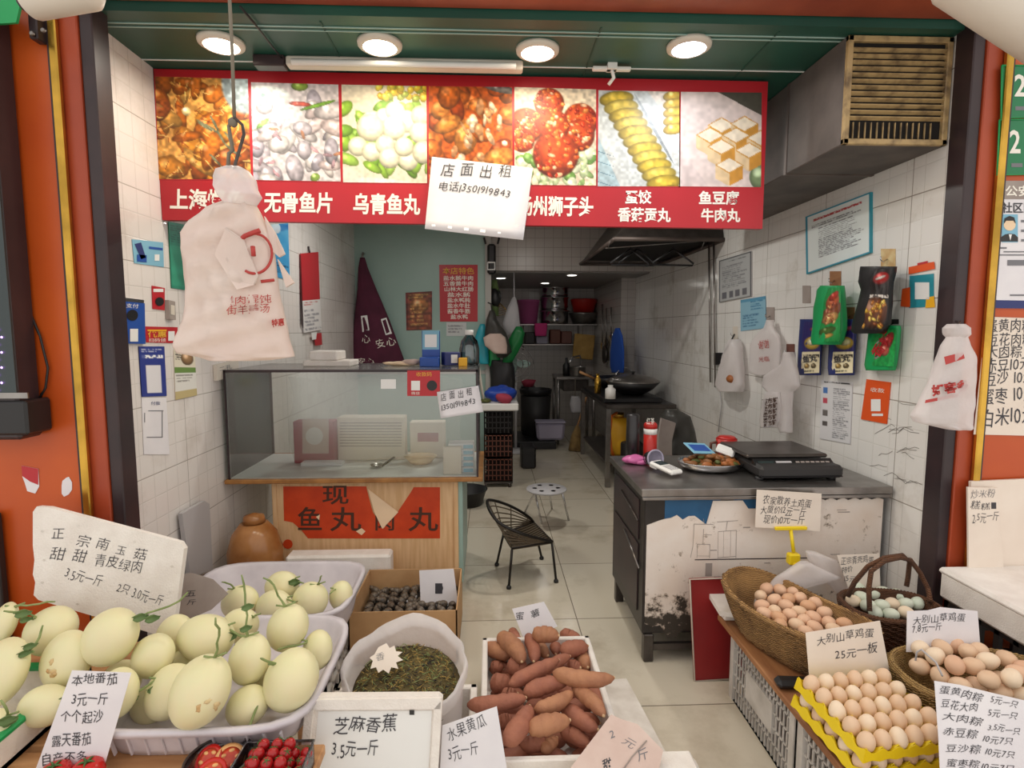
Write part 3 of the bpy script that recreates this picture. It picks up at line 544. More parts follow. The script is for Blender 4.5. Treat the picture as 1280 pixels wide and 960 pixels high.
for k, (c, w, l) in enumerate([((788, 303), 25, 'leftmost black clothes hanger under the cooker hood'), ((797, 303), 24, 'middle black clothes hanger overlapping the leftmost one'), ((842, 303), 27, 'rightmost black clothes hanger under the cooker hood')]):
    y = 4.4+(.03 if k == 1 else 0); o = ay(c[0], c[1], y); s_ = w/700*4.4
    f = MB(); hk = [(o.x, y, a.z-.012), (o.x+.008, y, a.z+.008), (o.x, y, a.z+.012), (o.x-.01, y, a.z+.004)]
    f.tube([(o.x, y, o.z-.05)]+hk, .003, 'black_plastic', 6); f.tube([(o.x, y, o.z-.05), (o.x-s_, y-.02, o.z-.16), (o.x-s_+.01, y-.02, o.z-.175), (o.x+s_-.01, y+.02, o.z-.175), (o.x+s_, y+.02, o.z-.16), (o.x, y, o.z-.05)], .008, 'black_plastic', 8)
    solo(f, 'clothes_hanger', l, 'hanger', group='black clothes hangers')

# ================================================================ right counter
t = thing('serving_counter', 'steel topped shop counter with peeling white painted front', 'counter', (1.2, 2.7, 0))
cx0, cx1, cy0, cy1, ch = .665, XR-.012, 2.375, 3.02, .81
f = MB().b2((cx0-.005, cy0-.015, ch-.035), (cx1, cy1, ch), 'steel', .003); part(f, 'worktop', t)
part(MB().b2((cx0, cy0-.016, ch-.05), (cx1-.01, cy0-.004, ch-.036), 'steel', .002), 'front_edge', t)
f = MB().b2((cx0+.02, cy0+.02, .13), (cx1-.02, cy1-.01, ch-.036), 'counter_dark', .004); part(f, 'cabinet_body', t)
f = MB(); n = 22; P = []; pf = PY(cy0+.017)      # flaking front sheet: ragged outline
def tz(k): return .12-.01*k if k < 3 else .085+.012*math.sin(k*2.3) if k < 9 else .12-.02*(k % 2) if k < 11 else .012 if k < 17 else .05 if k < 22 else .01+.006*math.sin(k*3)
top = [(cx0+.03+(cx1-cx0-.05)*k/40, ch-.052-tz(k)) for k in range(41)]
bot = [(cx1-.02-(cx1-cx0-.05)*k/30, .15+.035*math.sin(k*.9)+.02*math.sin(k*2.3)) for k in range(31)]
f.prism([(x, cy0+.018, z) for x, z in top+bot], (0, -.004, 0), 'peeled_paint'); part(f, 'front_panel', t, 'flaking white painted front panel')
f = MB(); f.b2((cx0+.11, cy0+.0182, ch-.20), (cx0+.36, cy0+.0195, ch-.04), 'teal_paint'); part(f, 'old_paint', t, 'blue remains of paint under the worktop, left'); part(MB().b2((cx0+.42, cy0+.0182, ch-.13), (cx0+.62, cy0+.0195, ch-.04), 'teal_paint'), 'old_paint', t, 'blue remains of paint under the worktop, right')
f = MB(); rr = random.Random(3)    # worn relief lettering and the long seam in the painted front
fy = cy0+.013
ink(f, '店面', (862, 700), (925, 699), 62, PY(fy), 'card_grey', -.03, .5); f.b2((cx0+.25, fy-.001, .475), (cx0+.78, fy, .479), 'dark_frame'); f.b2((cx0+.30, fy-.001, .40), (cx0+.33, fy, .46), 'card_grey')
for k in range(16):
    x, z = rr.uniform(cx0+.1, cx1-.1), rr.uniform(.3, .7); f.b2((x, fy-.001, z), (x+rr.uniform(.01, .06), fy, z+rr.uniform(.002, .005)), 'card_grey')
part(f, 'worn_marks', t)
for x in (cx0+.05, cx1-.05):
    for y in (cy0+.03, cy1-.05): part(MB().b2((x-.022, y-.022, 0), (x+.022, y+.022, .13), 'dark_steel', .004), 'leg', t)
part(MB().b2((cx0+.07, cy0+.02, .05), (cx0+.32, cy0+.04, .08), 'dark_steel'), 'lower_rail', t)
f = MB(); f.b2((cx0+.014, cy0+.1, .2), (cx0+.02, cy1-.06, .52), 'dark_frame', .002); f.b2((cx0+.014, cy0+.1, .54), (cx0+.02, cy1-.06, .73), 'dark_frame', .002)
sd = part(f, 'side_panels', t); f = MB(); f.tube([(cx0+.012, cy0+.42, .68), (cx0+.012, cy0+.1, .63)], .006, 'dark_steel', 6); f.tube([(cx0+.012, cy0+.35, .50), (cx0+.012, cy0+.06, .42)], .005, 'steel', 6); part(f, 'side_handles', sd)
TOP = ch
# digital price scale
t = thing('price_scale', 'dark grey digital price scale on the right counter', 'scale', az(1000, 590, TOP))
a = az(935, 590, TOP); b = az(1062, 596, TOP)
f = MB().b2((1.235, 2.46, TOP+.012), (1.63, 2.86, TOP+.07), 'dark_plastic', .015); 
for x in (1.25, 1.59):
    for y in (2.5, 2.82): f.lathe([(.02, TOP), (.02, TOP+.014)], 'black_plastic', (x, y, 0), 10)
f.add([(1.24, 2.455, TOP+.02), (1.62, 2.455, TOP+.02), (1.62, 2.56, TOP+.085), (1.24, 2.56, TOP+.085), (1.24, 2.56, TOP+.02), (1.62, 2.56, TOP+.02)], [(0, 1, 2, 3), (0, 3, 4), (1, 5, 2), (3, 2, 5, 4)], 'black_plastic'); part(f, 'housing', t)
part(MB().b2((1.215, 2.56, TOP+.085), (1.61, 2.88, TOP+.105), 'dark_steel', .008).lathe([(.03, TOP+.066), (.03, TOP+.086)], 'black_plastic', (1.4, 2.72, 0), 12), 'weighing_plate', t)
sl = (Vector((1.4, 2.507, TOP+.0525)), Vector((0, -.065, .105)).normalized())
def on_slope(x0, x1, s0, s1, m, mb):
    A = Vector((0, .105, .065)); o = Vector((0, 2.455, TOP+.02)); nn = Vector((0, -.065, .105)).normalized()*.0015
    mb.add([o+A*s0+nn+Vector((x0, 0, 0)), o+A*s0+nn+Vector((x1, 0, 0)), o+A*s1+nn+Vector((x1, 0, 0)), o+A*s1+nn+Vector((x0, 0, 0))], [(0, 1, 2, 3)], m)
f = MB(); on_slope(1.26, 1.335, .25, .85, 'screen', f); on_slope(1.345, 1.42, .25, .85, 'grey_plastic', f); part(f, 'display', t)
f = MB()
for i in range(7):
    for j in range(4): on_slope(1.44+i*.024, 1.458+i*.024, .2+j*.17, .32+j*.17, 'card_grey', f)
part(f, 'keypad', t)
# tray of cooked food
t = thing('food_tray', 'steel tray heaped with brown cooked food on counter', 'tray', az(885, 588, TOP))
c = az(884, 580, TOP); rx, ry = .168, .125; c = Vector((c.x-.025, 2.70, TOP))
part(MB().lathe([(.001, .004), (.8, .004), (.92, .02), (1.0, .042), (1.0, .046), (.9, .024), (.78, .008), (.001, .008)], 'bright_steel', (c.x, c.y, TOP), 36, sx=rx, sy=ry), 'dish', t)
f = MB(); rr = random.Random(4)
for k in range(80):
    a, q = rr.uniform(0, 6.28), rr.random()**.5*.74; f.ell((c.x+math.cos(a)*q*rx, c.y+math.sin(a)*q*ry, TOP+.022+rr.random()*.06*(1.1-q)), (rr.uniform(.014, .03), rr.uniform(.012, .02), rr.uniform(.01, .016)), R.choice(['tray_food', 'tray_food', 'food_green', 'food_orange']), None, 8, 6, .12, k)
o = part(f, 'cooked_food', t); o['kind'] = 'stuff'
f = MB(); q = Vector((c.x-.05, c.y+.03, TOP+.10)); f.box((0, 0, 0), (.13, .10, .006), 'sky_print', .002, Matrix.Translation(q) @ Euler((.35, .1, .3)).to_matrix().to_4x4()); f.box((0, 0, .0035), (.10, .06, .001), 'blue_print', 0, Matrix.Translation(q) @ Euler((.35, .1, .3)).to_matrix().to_4x4())
solo(f, 'price_card', 'blue plastic card lying on the cooked food tray', 'card')
f = MB(); q = Vector((c.x+.085, c.y+.03, TOP+.088)); f.box((0, 0, 0), (.09, .06, .02), 'white_plastic', .008, Matrix.Translation(q) @ Euler((.5, .3, -.5)).to_matrix().to_4x4()); solo(f, 'white_scoop', 'white plastic scoop resting on the food tray edge', 'scoop')
# red jug, thermos, cup, reader, cloths
t = thing('red_jug', 'dark red plastic jug behind the food tray', 'jug', (1.19, 2.93, TOP)); q = ay(908, 556, 2.93)
part(MB().lathe([(.001, 0), (.045, 0), (.052, .06), (.055, .11), (.052, .11), (.045, .01), (.001, .008)], 'red_plastic', (q.x, 2.93, TOP), 20), 'body', t)
part(MB().tube([(q.x-.05, 2.93, TOP+.09), (q.x-.085, 2.93, TOP+.085), (q.x-.085, 2.93, TOP+.035), (q.x-.05, 2.93, TOP+.03)], .008, 'brown_plastic', 8), 'handle', t); part(MB().lathe([(.054, .11), (.04, .122), (.001, .124)], 'red_plastic', (q.x, 2.93, TOP), 20), 'lid', t)
t = thing('thermos_flask', 'red and white drink can on the back of counter', 'flask', ay(813, 556, 2.95)); q = Vector((ay(813, 540, 2.95).x, 2.95, TOP))
part(MB().lathe([(.001, 0), (.034, 0), (.036, .01), (.036, .135)], 'red_plastic', q, 20), 'body', t); part(MB().lathe([(.0365, .135), (.0365, .165)], 'white_plastic', q, 20), 'band', t); part(MB().lathe([(.037, .165), (.037, .185), (.03, .195), (.001, .196)], 'red_plastic', q, 20), 'cap', t)
f = MB(); ink(f, '红茶', (808, 530), (818, 530), 9, PY(2.912), 'white_ink'); part(f, 'label_print', t)
q = ay(796, 577, 2.9); f = MB()
f.lathe([(.03, 0), (.036, .004), (.036, .1), (.034, .235), (.03, .24), (.001, .24)], 'thermos_black', (ay(790, 560, 2.97).x, 2.96, TOP), 20); solo(f, 'black_flask', 'tall black flask standing beside the red and white can', 'flask')
f = MB(); q = az(790, 576, TOP); q.y -= .06; f.ell((q.x, q.y, TOP+.022), (.065, .045, .022), 'pink_plastic', None, 18, 10, .10, 5); f.ell((q.x+.03, q.y-.03, TOP+.014), (.04, .025, .014), 'pink_plastic', None, 14, 8, .12, 6); solo(f, 'pink_cloth', 'crumpled pink cloth on the far left corner of counter', 'cloth')
t = thing('drinking_cup', 'clear purple-tinted plastic cup tipped on its side on counter', 'cup', az(815, 580, TOP)); q = az(815, 584, TOP)
M = Matrix.Translation((q.x, q.y, TOP+.045)) @ Euler((math.radians(80), 0, math.radians(15))).to_matrix().to_4x4()
part(MB().lathe([(.001, -.03), (.034, -.03), (.044, .03), (.041, .03), (.032, -.027), (.001, -.026)], 'clear_plastic', (0, 0, 0), 24, M), 'bowl', t); part(MB().lathe([(.040, .028), (.047, .028), (.047, .034), (.040, .034), (.040, .028)], 'lilac_plastic', (0, 0, 0), 24, M), 'rim', t)
t = thing('card_reader', 'white handheld card payment reader on counter edge', 'card reader', az(832, 600, TOP)); q = az(832, 592, TOP)
M = Matrix.Translation((q.x, q.y, TOP+.03)) @ Euler((.12, 0, .45)).to_matrix().to_4x4()
part(MB().box((0, 0, 0), (.075, .16, .022), 'white_plastic', .008, M).box((0, .06, -.012), (.06, .05, .022), 'white_plastic', .006, M), 'body', t); part(MB().box((0, .035, .0115), (.055, .05, .002), 'screen', 0, M), 'display', t)
f = MB()
for i in range(3):
    for j in range(4): f.box((-.018+i*.018, -.055+j*.016, .0115), (.013, .011, .002), 'grey_plastic', 0, M)
part(f, 'keypad', t)
# egg price card on yellow clip
pl = PY(2.33)
f = sheet([(946, 612), (1027, 617), (1025, 664), (944, 659)], pl, 'paper', .0012)
for tx, a, b, h in (('农家散养土鸡蛋', (953, 629), (1014, 634), 12), ('大厦价12元一斤', (950, 641), (1008, 643), 11), ('现价10元一斤', (954, 654), (1006, 655), 12)): ink(f, tx, a, b, h, pl, 'black_ink', -.005, 1)
solo(f, 'price_card', 'cream handwritten price card held by yellow clip above brown eggs', 'price card', group='handwritten price cards')
t = thing('sign_clip', 'yellow plastic sign clip stand standing in the brown egg basket', 'clip', ay(995, 712, 2.2)); q0 = ay(988, 660, 2.325); q1 = ay(992, 690, 2.3); q2 = ay(996, 712, 2.26)
part(MB().tube([q1, q0], .008, 'yellow_plastic', 8), 'stem', t); part(MB().b2((ay(968, 660, 2.325).x, 2.315, q0.z-.008), (ay(1008, 660, 2.325).x, 2.328, q0.z+.008), 'yellow_plastic', .003), 'holder_bar', t)
f = MB(); f.box((0, 0, 0), (.05, .035, .05), 'yellow_plastic', .006, Matrix.Translation(q1+Vector((0, 0, -.03)))); f.box((0, 0, 0), (.035, .03, .05), 'yellow_plastic', .005, Matrix.Translation(q2) @ Matrix.Rotation(.3, 4, 'Y')); part(f, 'jaw', t)
# ================================================================ wooden stall with glass case (left)
t = thing('food_stall', 'pale wooden stall base with red fish ball sticker', 'stall', (-.7, 3.4, 0))
zt = .69
part(MB().b2((-1.44, 3.03, zt-.022), (-.04, 3.72, zt), 'edge_wood', .003), 'board_top', t)
f = MB().b2((-1.19, 3.10, .06), (-.185, 3.12, zt-.022), 'wood_ply', .002); part(f, 'front_panel', t)
part(MB().b2((-.185, 3.10, .06), (-.155, 3.70, zt-.022), 'partition_green', .003), 'side_panel', t); part(MB().b2((-1.215, 3.095, .06), (-1.19, 3.7, zt-.022), 'wood_ply', .003), 'side_panel', t)
part(MB().b2((-.205, 3.09, .06), (-.18, 3.1, zt-.022), 'wood_ply', .002), 'corner_trim', t); part(MB().b2((-1.19, 3.11, 0), (-.17, 3.65, .06), 'black_plastic'), 'plinth', t)
pl = PY(3.098)
f = sheet([(354, 608), (458, 608), (459, 614), (466, 640), (479, 661), (497, 640), (513, 616), (517, 609), (550, 609), (550, 673), (385, 673), (377, 663), (366, 653), (355, 651)], pl, 'orange_sticker', .0008)
for tx, a, b, h in (('现', (402, 628), (437, 628), 26), ('鱼', (371, 661), (404, 661), 32), ('丸', (412, 661), (452, 661), 32), ('肉', (467, 661), (495, 661), 24), ('丸', (510, 661), (548, 661), 32)): ink(f, tx, a, b, h, pl, 'brown_ink', .012)
patch(f, [(460, 611), (498, 640), (478, 661), (468, 640)], (pl[0]+Vector((0, -.004, 0)), pl[1]), 'sticker_back', .002); patch(f, [(395, 646), (400, 643), (399, 650)], pl, 'sticker_back', .0015); patch(f, [(445, 664), (452, 660), (457, 664), (452, 669)], pl, 'sticker_back', .0015)
part(f, 'fish_ball_sticker', t, 'torn orange-red sticker reading fish balls')
f = MB(); disc(f, 360, 680, 6, pl, 'orange_sticker'); part(f, 'round_sticker', t)
t = thing('glass_display_case', 'glass display case on the wooden stall', 'display case', (-.75, 3.4, zt)); gx0, gx1, gy0, gy1, gz = -1.425, -.065, 3.05, 3.68, 1.287
part(MB().b2((gx0+.012, gy0, zt+.004), (gx1-.012, gy0+.006, gz-.01), 'case_glass'), 'front_glass', t); part(MB().b2((gx0, gy0, zt+.004), (gx0+.006, gy1, gz-.01), 'case_side_glass'), 'side_glass', t); part(MB().b2((gx1-.006, gy0, zt+.004), (gx1, gy1, gz-.01), 'case_glass'), 'side_glass', t); part(MB().b2((gx0, gy0, gz-.006), (gx1, gy1, gz), 'case_glass'), 'top_glass', t)
f = MB(); f.b2((gx0, gy0-.002, gz-.012), (gx1, gy0+.008, gz+.002), 'dark_frame'); f.b2((gx0, gy0-.002, zt), (gx0+.01, gy0+.008, gz), 'dark_frame'); f.b2((gx1-.01, gy0-.002, zt), (gx1, gy0+.008, gz), 'dark_frame'); f.b2((gx0, gy1-.01, gz-.012), (gx1, gy1, gz), 'dark_frame'); f.b2((gx0, gy1-.012, zt), (gx0+.012, gy1, gz), 'dark_frame'); f.b2((gx1-.012, gy1-.012, zt), (gx1, gy1, gz), 'dark_frame'); part(f, 'frame', t)
part(MB().b2((gx0+.008, gy0+.01, zt), (gx1-.008, gy1-.014, zt+.006), 'white_print'), 'tray_base', t)
# goods seen inside the case
def cartons(name, lab, cat, px, y, dp, m, prints, grp=None, z0=zt+.007):
    a = ay(px[0], px[1], y); b = ay(px[2], px[3], y); z1 = a.z; z0_ = z0 if px[3] > 560 else b.z
    tt = thing(name, lab, cat, ((a.x+b.x)/2, y+dp/2, z0_), grp); f = MB().b2((a.x, y, z0_), (b.x, y+dp, z1), m, .004); part(f, 'carton', tt)
    f = MB(); prints(f, PY(y-.0005)); part(f, 'front_print', tt); return tt
def pr1(f, pl): patch(f, rect(378, 567, 411, 524), pl, 'pink_card'); disc(f, 393, 545, 11, pl, 'white_print')
cartons('packet_carton', 'pinkish red carton with white emblem inside the glass case', 'carton', (366, 527, 418, 570), 3.38, .1, 'crimson_cloth', pr1)
f = MB().b2((-1.12, 3.30, zt+.007), (-.88, 3.37, zt+.03), 'white_paper', .003); solo(f, 'paper_packet', 'flat white packet lying before the pinkish carton in case', 'packet')
def pr2(f, pl):
    for k in range(9): patch(f, rect(425, 528+k*3.6, 502, 529.4+k*3.6), pl, 'card_grey')
cartons('packet_carton', 'wide cream striped carton at back of glass case', 'carton', (421, 522, 506, 566), 3.45, .12, 'paper', pr2)
def pr3(f, pl): patch(f, rect(522, 541, 548, 552), pl, 'crimson_cloth')
cartons('packet_carton', 'cream carton with red mark at right back of case', 'carton', (512, 528, 556, 566), 3.5, .1, 'paper', pr3)
q = az(532, 568, zt); f = MB(); f.lathe([(.001, .007), (.06, .007), (.1, .05), (.095, .05), (.055, .012), (.001, .012)], 'sticker_back', (q.x, 3.37, zt), 24); solo(f, 'cream_bowl', 'shallow cream bowl inside the glass case at right', 'bowl')
for k in range(5):
    f = MB(); z0 = zt+.007+k*.034; f.b2((-.235, 3.12, z0), (-.09, 3.22, z0+.032), 'white_paper', .003); f.b2((-.235, 3.118, z0+.006), (-.2, 3.1205, z0+.026), 'white_print'); f.b2((-.15, 3.118, z0+.004), (-.095, 3.1205, z0+.024), 'sky_print')
    solo(f, 'tissue_box', ('lowest', 'second lowest', 'middle', 'second highest', 'topmost')[k]+' white carton of the stack behind the front glass', 'box', group='white cartons in the glass case')
for k, (x, y, z, w, h, c) in enumerate([(545, 585, 0, 22, 40, 'paper')]):
    a = ay(554, 558, 3.10); b = ay(577, 593, 3.10); solo(MB().b2((a.x, 3.085, zt+.007), (b.x, 3.112, a.z), 'paper', .002), 'tall_packet', 'tall cream packet against the front glass by the carton stack', 'packet')
t = thing('ladle', 'metal ladle lying on the floor of glass case', 'ladle', az(490, 577, zt)); a = az(503, 567, zt+.02); b = az(478, 582, zt+.012)
part(MB().tube([a, (a+b)/2+Vector((0, 0, .008)), b], .006, 'black_plastic', 8), 'handle', t); part(MB().lathe([(.001, 0), (.03, .006), (.038, .018), (.036, .018), (.028, .009), (.001, .003)], 'steel', (b.x-.03, b.y-.02, zt+.008), 18), 'bowl', t)
f = MB(); n = 10; P = []       # clear plastic film hanging inside the case
rr = random.Random(8)
for i in range(9):
    P.append([(-1.14+(.98*j/14)+.015*math.sin(i), 3.20+.022*math.sin(j*1.3+i*.7)+.03*rr.random(), gz-.05-.48*i/8-.02*math.sin(j*.5)) for j in range(15)])
f.grid(P, 'film'); solo(f, 'plastic_film', 'crinkled clear plastic film draped inside the glass case', 'film')
pl = PY(3.046)
f = sheet([(509, 463), (550, 463), (550, 495), (509, 495)], pl, 'red_print', .001); patch(f, rect(514, 476, 525, 488), pl, 'white_print'); disc(f, 540, 482, 6.5, pl, 'black_plastic'); ink(f, '收款码', (520, 470), (540, 470), 6, pl, 'gold_ink'); ink(f, '微信', (514, 493), (525, 493), 4, pl, 'white_ink')
solo(f, 'payment_sticker', 'red payment sticker at top of the case front glass', 'sticker')
curlpaper('rental_notice', 'small white handwritten rental notice on corner of glass case', [(546, 490), (598, 482), (604, 515), (551, 523)], 3.035, .015, [('店 面 出 租', (551, 500), (591, 493), 10), ('13501919843', (552, 513), (595, 504), 10)])
solo(sheet([(476, 474), (495, 474), (495, 486), (476, 486)], PY(3.047), 'white_print', .0006), 'small_label', 'tiny white label stuck near top of the case glass', 'label')
# things on top of the case
def sol2(f, *a, **k): return solo(f, *a, **k)
for k, (x0, x1, z0, z1, lab) in enumerate([(-1.10, -.82, 0, .035, 'lower white foam box lid on glass case, left end'), (-1.06, -.90, .036, .09, 'upper small white foam box on glass case, left end')]):
    sol2(MB().b2((x0, 3.34, gz+z0), (x1, 3.55, gz+z1), 'foam', .006), 'foam_box', lab, 'box')
f = MB(); f.ell((-.53, 3.4, gz+.014), (.11, .05, .013), 'sticker_back', None, 16, 8, .15, 3); f.ell((-.47, 3.38, gz+.024), (.05, .04, .02), 'pink_card', None, 14, 8, .15, 4); sol2(f, 'crumpled_paper', 'crumpled cream paper lying on top of glass case', 'paper')
t = thing('payment_stand', 'blue and white payment stand with blank panel on glass case', 'payment stand', (-.32, 3.4, gz)); pl = PY(3.4)
f = MB(); a = ay(527, 413, 3.4); b = ay(550, 462, 3.4); f.b2((a.x, 3.4, gz), (b.x, 3.43, a.z), 'blue_print', .004); part(f, 'back_plate', t); f = MB(); patch(f, rect(528, 413, 549, 437), (pl[0]+Vector((0, -.002, 0)), pl[1]), 'sky_print'); patch(f, rect(531, 418, 546, 434), (pl[0]+Vector((0, -.003, 0)), pl[1]), 'white_print', .001); part(f, 'white_panel', t)
part(MB().b2((a.x-.003, 3.3, gz), (b.x+.003, 3.4, gz+.055), 'blue_print', .004), 'speaker_base', t)
f = MB().box((0, 0, 0), (.10, .07, .08), 'navy_print', .004, Matrix.Translation((-.235, 3.40, gz+.043)) @ Matrix.Rotation(.4, 4, 'Z')); f.box((.01, -.036, .0), (.04, .002, .05), 'white_print', 0, Matrix.Translation((-.235, 3.40, gz+.043)) @ Matrix.Rotation(.4, 4, 'Z')); sol2(f, 'small_carton', 'small dark blue and white carton beside the payment stand', 'carton')
sol2(MB().b2((-.185, 3.33, gz), (-.135, 3.38, gz+.05), 'yellow_print', .003), 'small_carton', 'tiny orange yellow carton beside the water jug', 'carton')
t = thing('water_jug', 'tall translucent bluish plastic jug on right end of glass case', 'jug', (-.105, 3.42, gz)); part(MB().lathe([(.001, 0), (.055, 0), (.062, .02), (.062, .1), (.05, .15), (.025, .18), (.022, .19), (.001, .19)], 'jug_glass', (-.125, 3.47, gz), 22), 'body', t); part(MB().lathe([(.026, .186), (.026, .215), (.001, .216)], 'white_plastic', (-.125, 3.47, gz), 16), 'cap', t)
for k in range(2): 
    q = ay((604, 599)[k], 505, 3.76); f = MB().lathe([(.001, 0), (.19, .004), (.2, .012), (.19, .014), (.001, .009)], ('jug_glass', 'aged_white')[k], (0, 0, 0), 30, Matrix.Translation((q.x-.01, 3.80+k*.04, 1.02+.2)) @ Matrix.Rotation(math.pi/2-.15, 4, 'Y') @ Matrix.Scale(.9, 4, Vector((0, 1, 0)))); 
    if k == 1: sol2(f, 'plastic_dish', 'pale round plastic lid on edge behind the glass case', 'lid')
# ================================================================ floor goods left inside
f = MB(); P = [(228, 642), (256, 626), (262, 630), (266, 712), (238, 722)]
solo(sheet(P, PX(-1.415), 'grey_plastic', .02), 'chopping_board', 'pale grey chopping board leaning on the left tiled wall', 'board')
t = thing('amber_jar', 'large amber plastic jar beside the wooden stall', 'jar', az(322, 705, 0)); q = Vector((-1.25, 2.935, 0))
part(MB().lathe([(.001, 0), (.115, 0), (.14, .04), (.138, .2), (.112, .29), (.07, .345)], 'jar_amber', (q.x, q.y, .14), 26), 'body', t); part(MB().lathe([(.058, .352), (.05, .385), (.001, .40)], 'jar_amber', (q.x, q.y, .14), 22), 'lid', t); part(MB().b2((q.x-.05-.1, q.y-.14, 0), (q.x+.03, q.y+.08, .139), 'crate_black', .01), 'stand', t)

# ================================================================ papers and goods on the two side walls
def wallcard(name, lab, cat, px, side, m, inks=(), patches=(), grp=None, th=.0012, lines=None, d=.003):
    pl = PX(XL+d) if side < 0 else PX(XR-d)
    f = sheet(px, pl, m, th)
    for q, mm in patches: patch(f, q, pl, mm, .0012)
    for tx, a, b, h, mm, bo in inks: ink(f, tx, a, b, h, pl, mm, bo, 0, .002)
    if lines: pic(f, lines[0], pl, lines[1], .0018)
    return solo(f, name, lab, cat, group=grp)
Lp = 'papers on the left wall'
o = wallcard('mascot_card', 'pale blue card high on left wall with dark blue emblem', 'card', [(165, 299), (204, 303), (205, 334), (168, 329)], -1, 'sky_print', patches=[([(168, 305), (176, 303), (182, 322), (176, 324)], 'navy_print'), ([(171, 318), (183, 319), (183, 328), (171, 327)], 'blue_print'), (rect(193, 318, 199, 326), 'white_print'), ([(186, 308), (203, 310), (203, 313), (186, 311)], 'blue_print')], grp=Lp)
pl = PX(XL+.012)
t = thing('payment_plaque', 'blue payment plaque with round speaker hole on left wall', 'plaque', pj(166, 428, pl)); f = sheet([(148, 376), (181, 379), (182, 430), (152, 429)], pl, 'blue_print', .012); part(f, 'plate', t)
f = MB(); disc(f, 165, 394, 7, pl, 'black_plastic'); part(f, 'speaker_hole', t); f = MB(); patch(f, rect(162, 411, 172, 427), pl, 'white_print', .002); part(f, 'white_label', t); f = MB(); ink(f, '支付', (157, 384), (173, 385), 6, pl, 'white_ink'); part(f, 'lettering', t)
f = sheet([(148, 371), (180, 375), (180, 379), (148, 376)], pl, 'clear_plastic', .012); part(f, 'hanger_tab', t)
f = sheet([(190, 357), (206, 360), (206, 388), (191, 386)], PX(XL+.004), 'red_print', .002); disc(f, 199, 377, 5.5, PX(XL+.004), 'black_plastic'); patch(f, rect(191.5, 361, 204, 365), PX(XL+.004), 'white_print'); solo(f, 'red_tag_card', 'small red card with black circle on left wall', 'card', group=Lp)
f = wallcard('promo_sticker', 'red and yellow promotional sticker on left wall beside plaque', 'sticker', [(181, 408), (222, 409), (222, 429), (183, 428)], -1, 'red_print', [('优惠', (184, 421), (208, 421), 8, 'gold_ink', .02), ('扫码领', (185, 427), (207, 427), 5, 'white_ink', 0)], [(rect(184, 412, 208, 414), 'yellow_print'), (rect(210, 414, 218, 426), 'white_print')], grp=Lp)
I = Img(30, 50, '2b3a8c'); I.lines(.1, .05, .9, .14, 2, 'e8e8f0'); I.lines(.1, .18, .9, .27, 1, 'ffffff', 1, False); I.rect(.22, .38, .8, .92, 'e8e6ea')
wallcard('scan_poster', 'dark blue upright poster with blank white square on left wall', 'poster', [(173, 433), (205, 433), (208, 495), (177, 496)], -1, 'navy_print', lines=([(173, 433), (205, 433), (208, 495), (177, 496)], I.a), grp=Lp)
wallcard('white_notice', 'white notice below the dark blue poster on left wall', 'notice', [(177, 497), (208, 497), (212, 568), (180, 568)], -1, 'white_paper', [('付款', (188, 506), (200, 506), 5, 'navy_print', 0)], [(rect(185, 513, 204, 514), 'grey_ink'), (rect(180, 516, 181, 528), 'grey_ink'), (rect(183, 546, 203, 547), 'grey_ink'), (rect(202, 514, 203, 546), 'grey_ink')], grp=Lp)
I = Img(30, 60, '2f8a72'); I.lines(.1, .04, .9, .3, 8, '1d4a44'); I.rect(.05, .35, .95, .95, '3a9a7c'); I.noise(.2, 6, 3)
wallcard('green_poster', 'green poster on left wall partly behind the hanging bags', 'poster', [(210, 277), (238, 282), (240, 364), (214, 360)], -1, 'green_print', lines=([(210, 277), (238, 282), (240, 364), (214, 360)], I.a), grp=Lp)
I = Img(30, 60, 'e4dcc8'); I.lines(.05, .03, .6, .22, 4, '3a3430'); I.blob(.6, .3, .3, .3, .3, 'a8825a'); I.rect(0, .35, 1, .46, '6f9048'); I.rect(0, .46, 1, .82, 'e8e6e0'); I.lines(.05, .5, .9, .66, 3, '8a8680'); I.rect(0, .82, 1, 1, 'c8b684')
wallcard('flyer_calendar', 'pale flyer with green band on left wall below switch', 'flyer', [(217, 437), (243, 441), (246, 494), (219, 500)], -1, 'paper', lines=([(217, 437), (243, 441), (246, 494), (219, 500)], I.a), grp=Lp)
pl = PX(XL+.02); t = thing('wall_switch', 'aged grey wall switch box on the left wall', 'switch', pj(215, 400, pl)); part(sheet([(211, 375), (219, 377), (220, 400), (212, 399)], pl, 'card_grey', .018), 'cover', t); f = MB(); patch(f, [(213, 381), (218, 382), (218, 394), (213, 393)], pl, 'aged_white', .002); part(f, 'rocker', t)
I = Img(40, 56, '3f9ad0'); I.blob(.5, .1, .6, .1, 0, '2470b8', 0, 0); I.blob(.55, .08, .22, .16, .5, 'dfeefa', 0, 0); I.lines(.55, .7, .95, .9, 6, '123a60'); I.noise(.4, 8, 4, '8fd0e8')
wallcard('blue_poster', 'bright blue poster on left wall behind the hanging bags', 'poster', [(318, 282), (360, 279), (362, 350), (324, 342)], -1, 'sky_print', lines=([(318, 282), (360, 279), (362, 350), (324, 342)], I.a), grp=Lp)
pl = PX(XL+.015); t = thing('wall_calendar', 'red and white hanging calendar on left wall', 'calendar', pj(388, 416, pl)); part(sheet([(376, 317), (398, 315), (400, 374), (377, 376)], pl, 'red_print', .006), 'cover', t)
I = Img(24, 30, 'e6e2e0'); I.lines(.05, .05, .9, .2, 2, 'c0504a'); I.lines(.05, .3, .95, .95, 6, '8a8890'); f = sheet([(378, 376), (400, 374), (402, 412), (380, 416)], pl, 'white_paper', .006); pic(f, [(378, 376), (400, 374), (402, 412), (380, 416)], pl, I.a, .001); part(f, 'date_block', t)
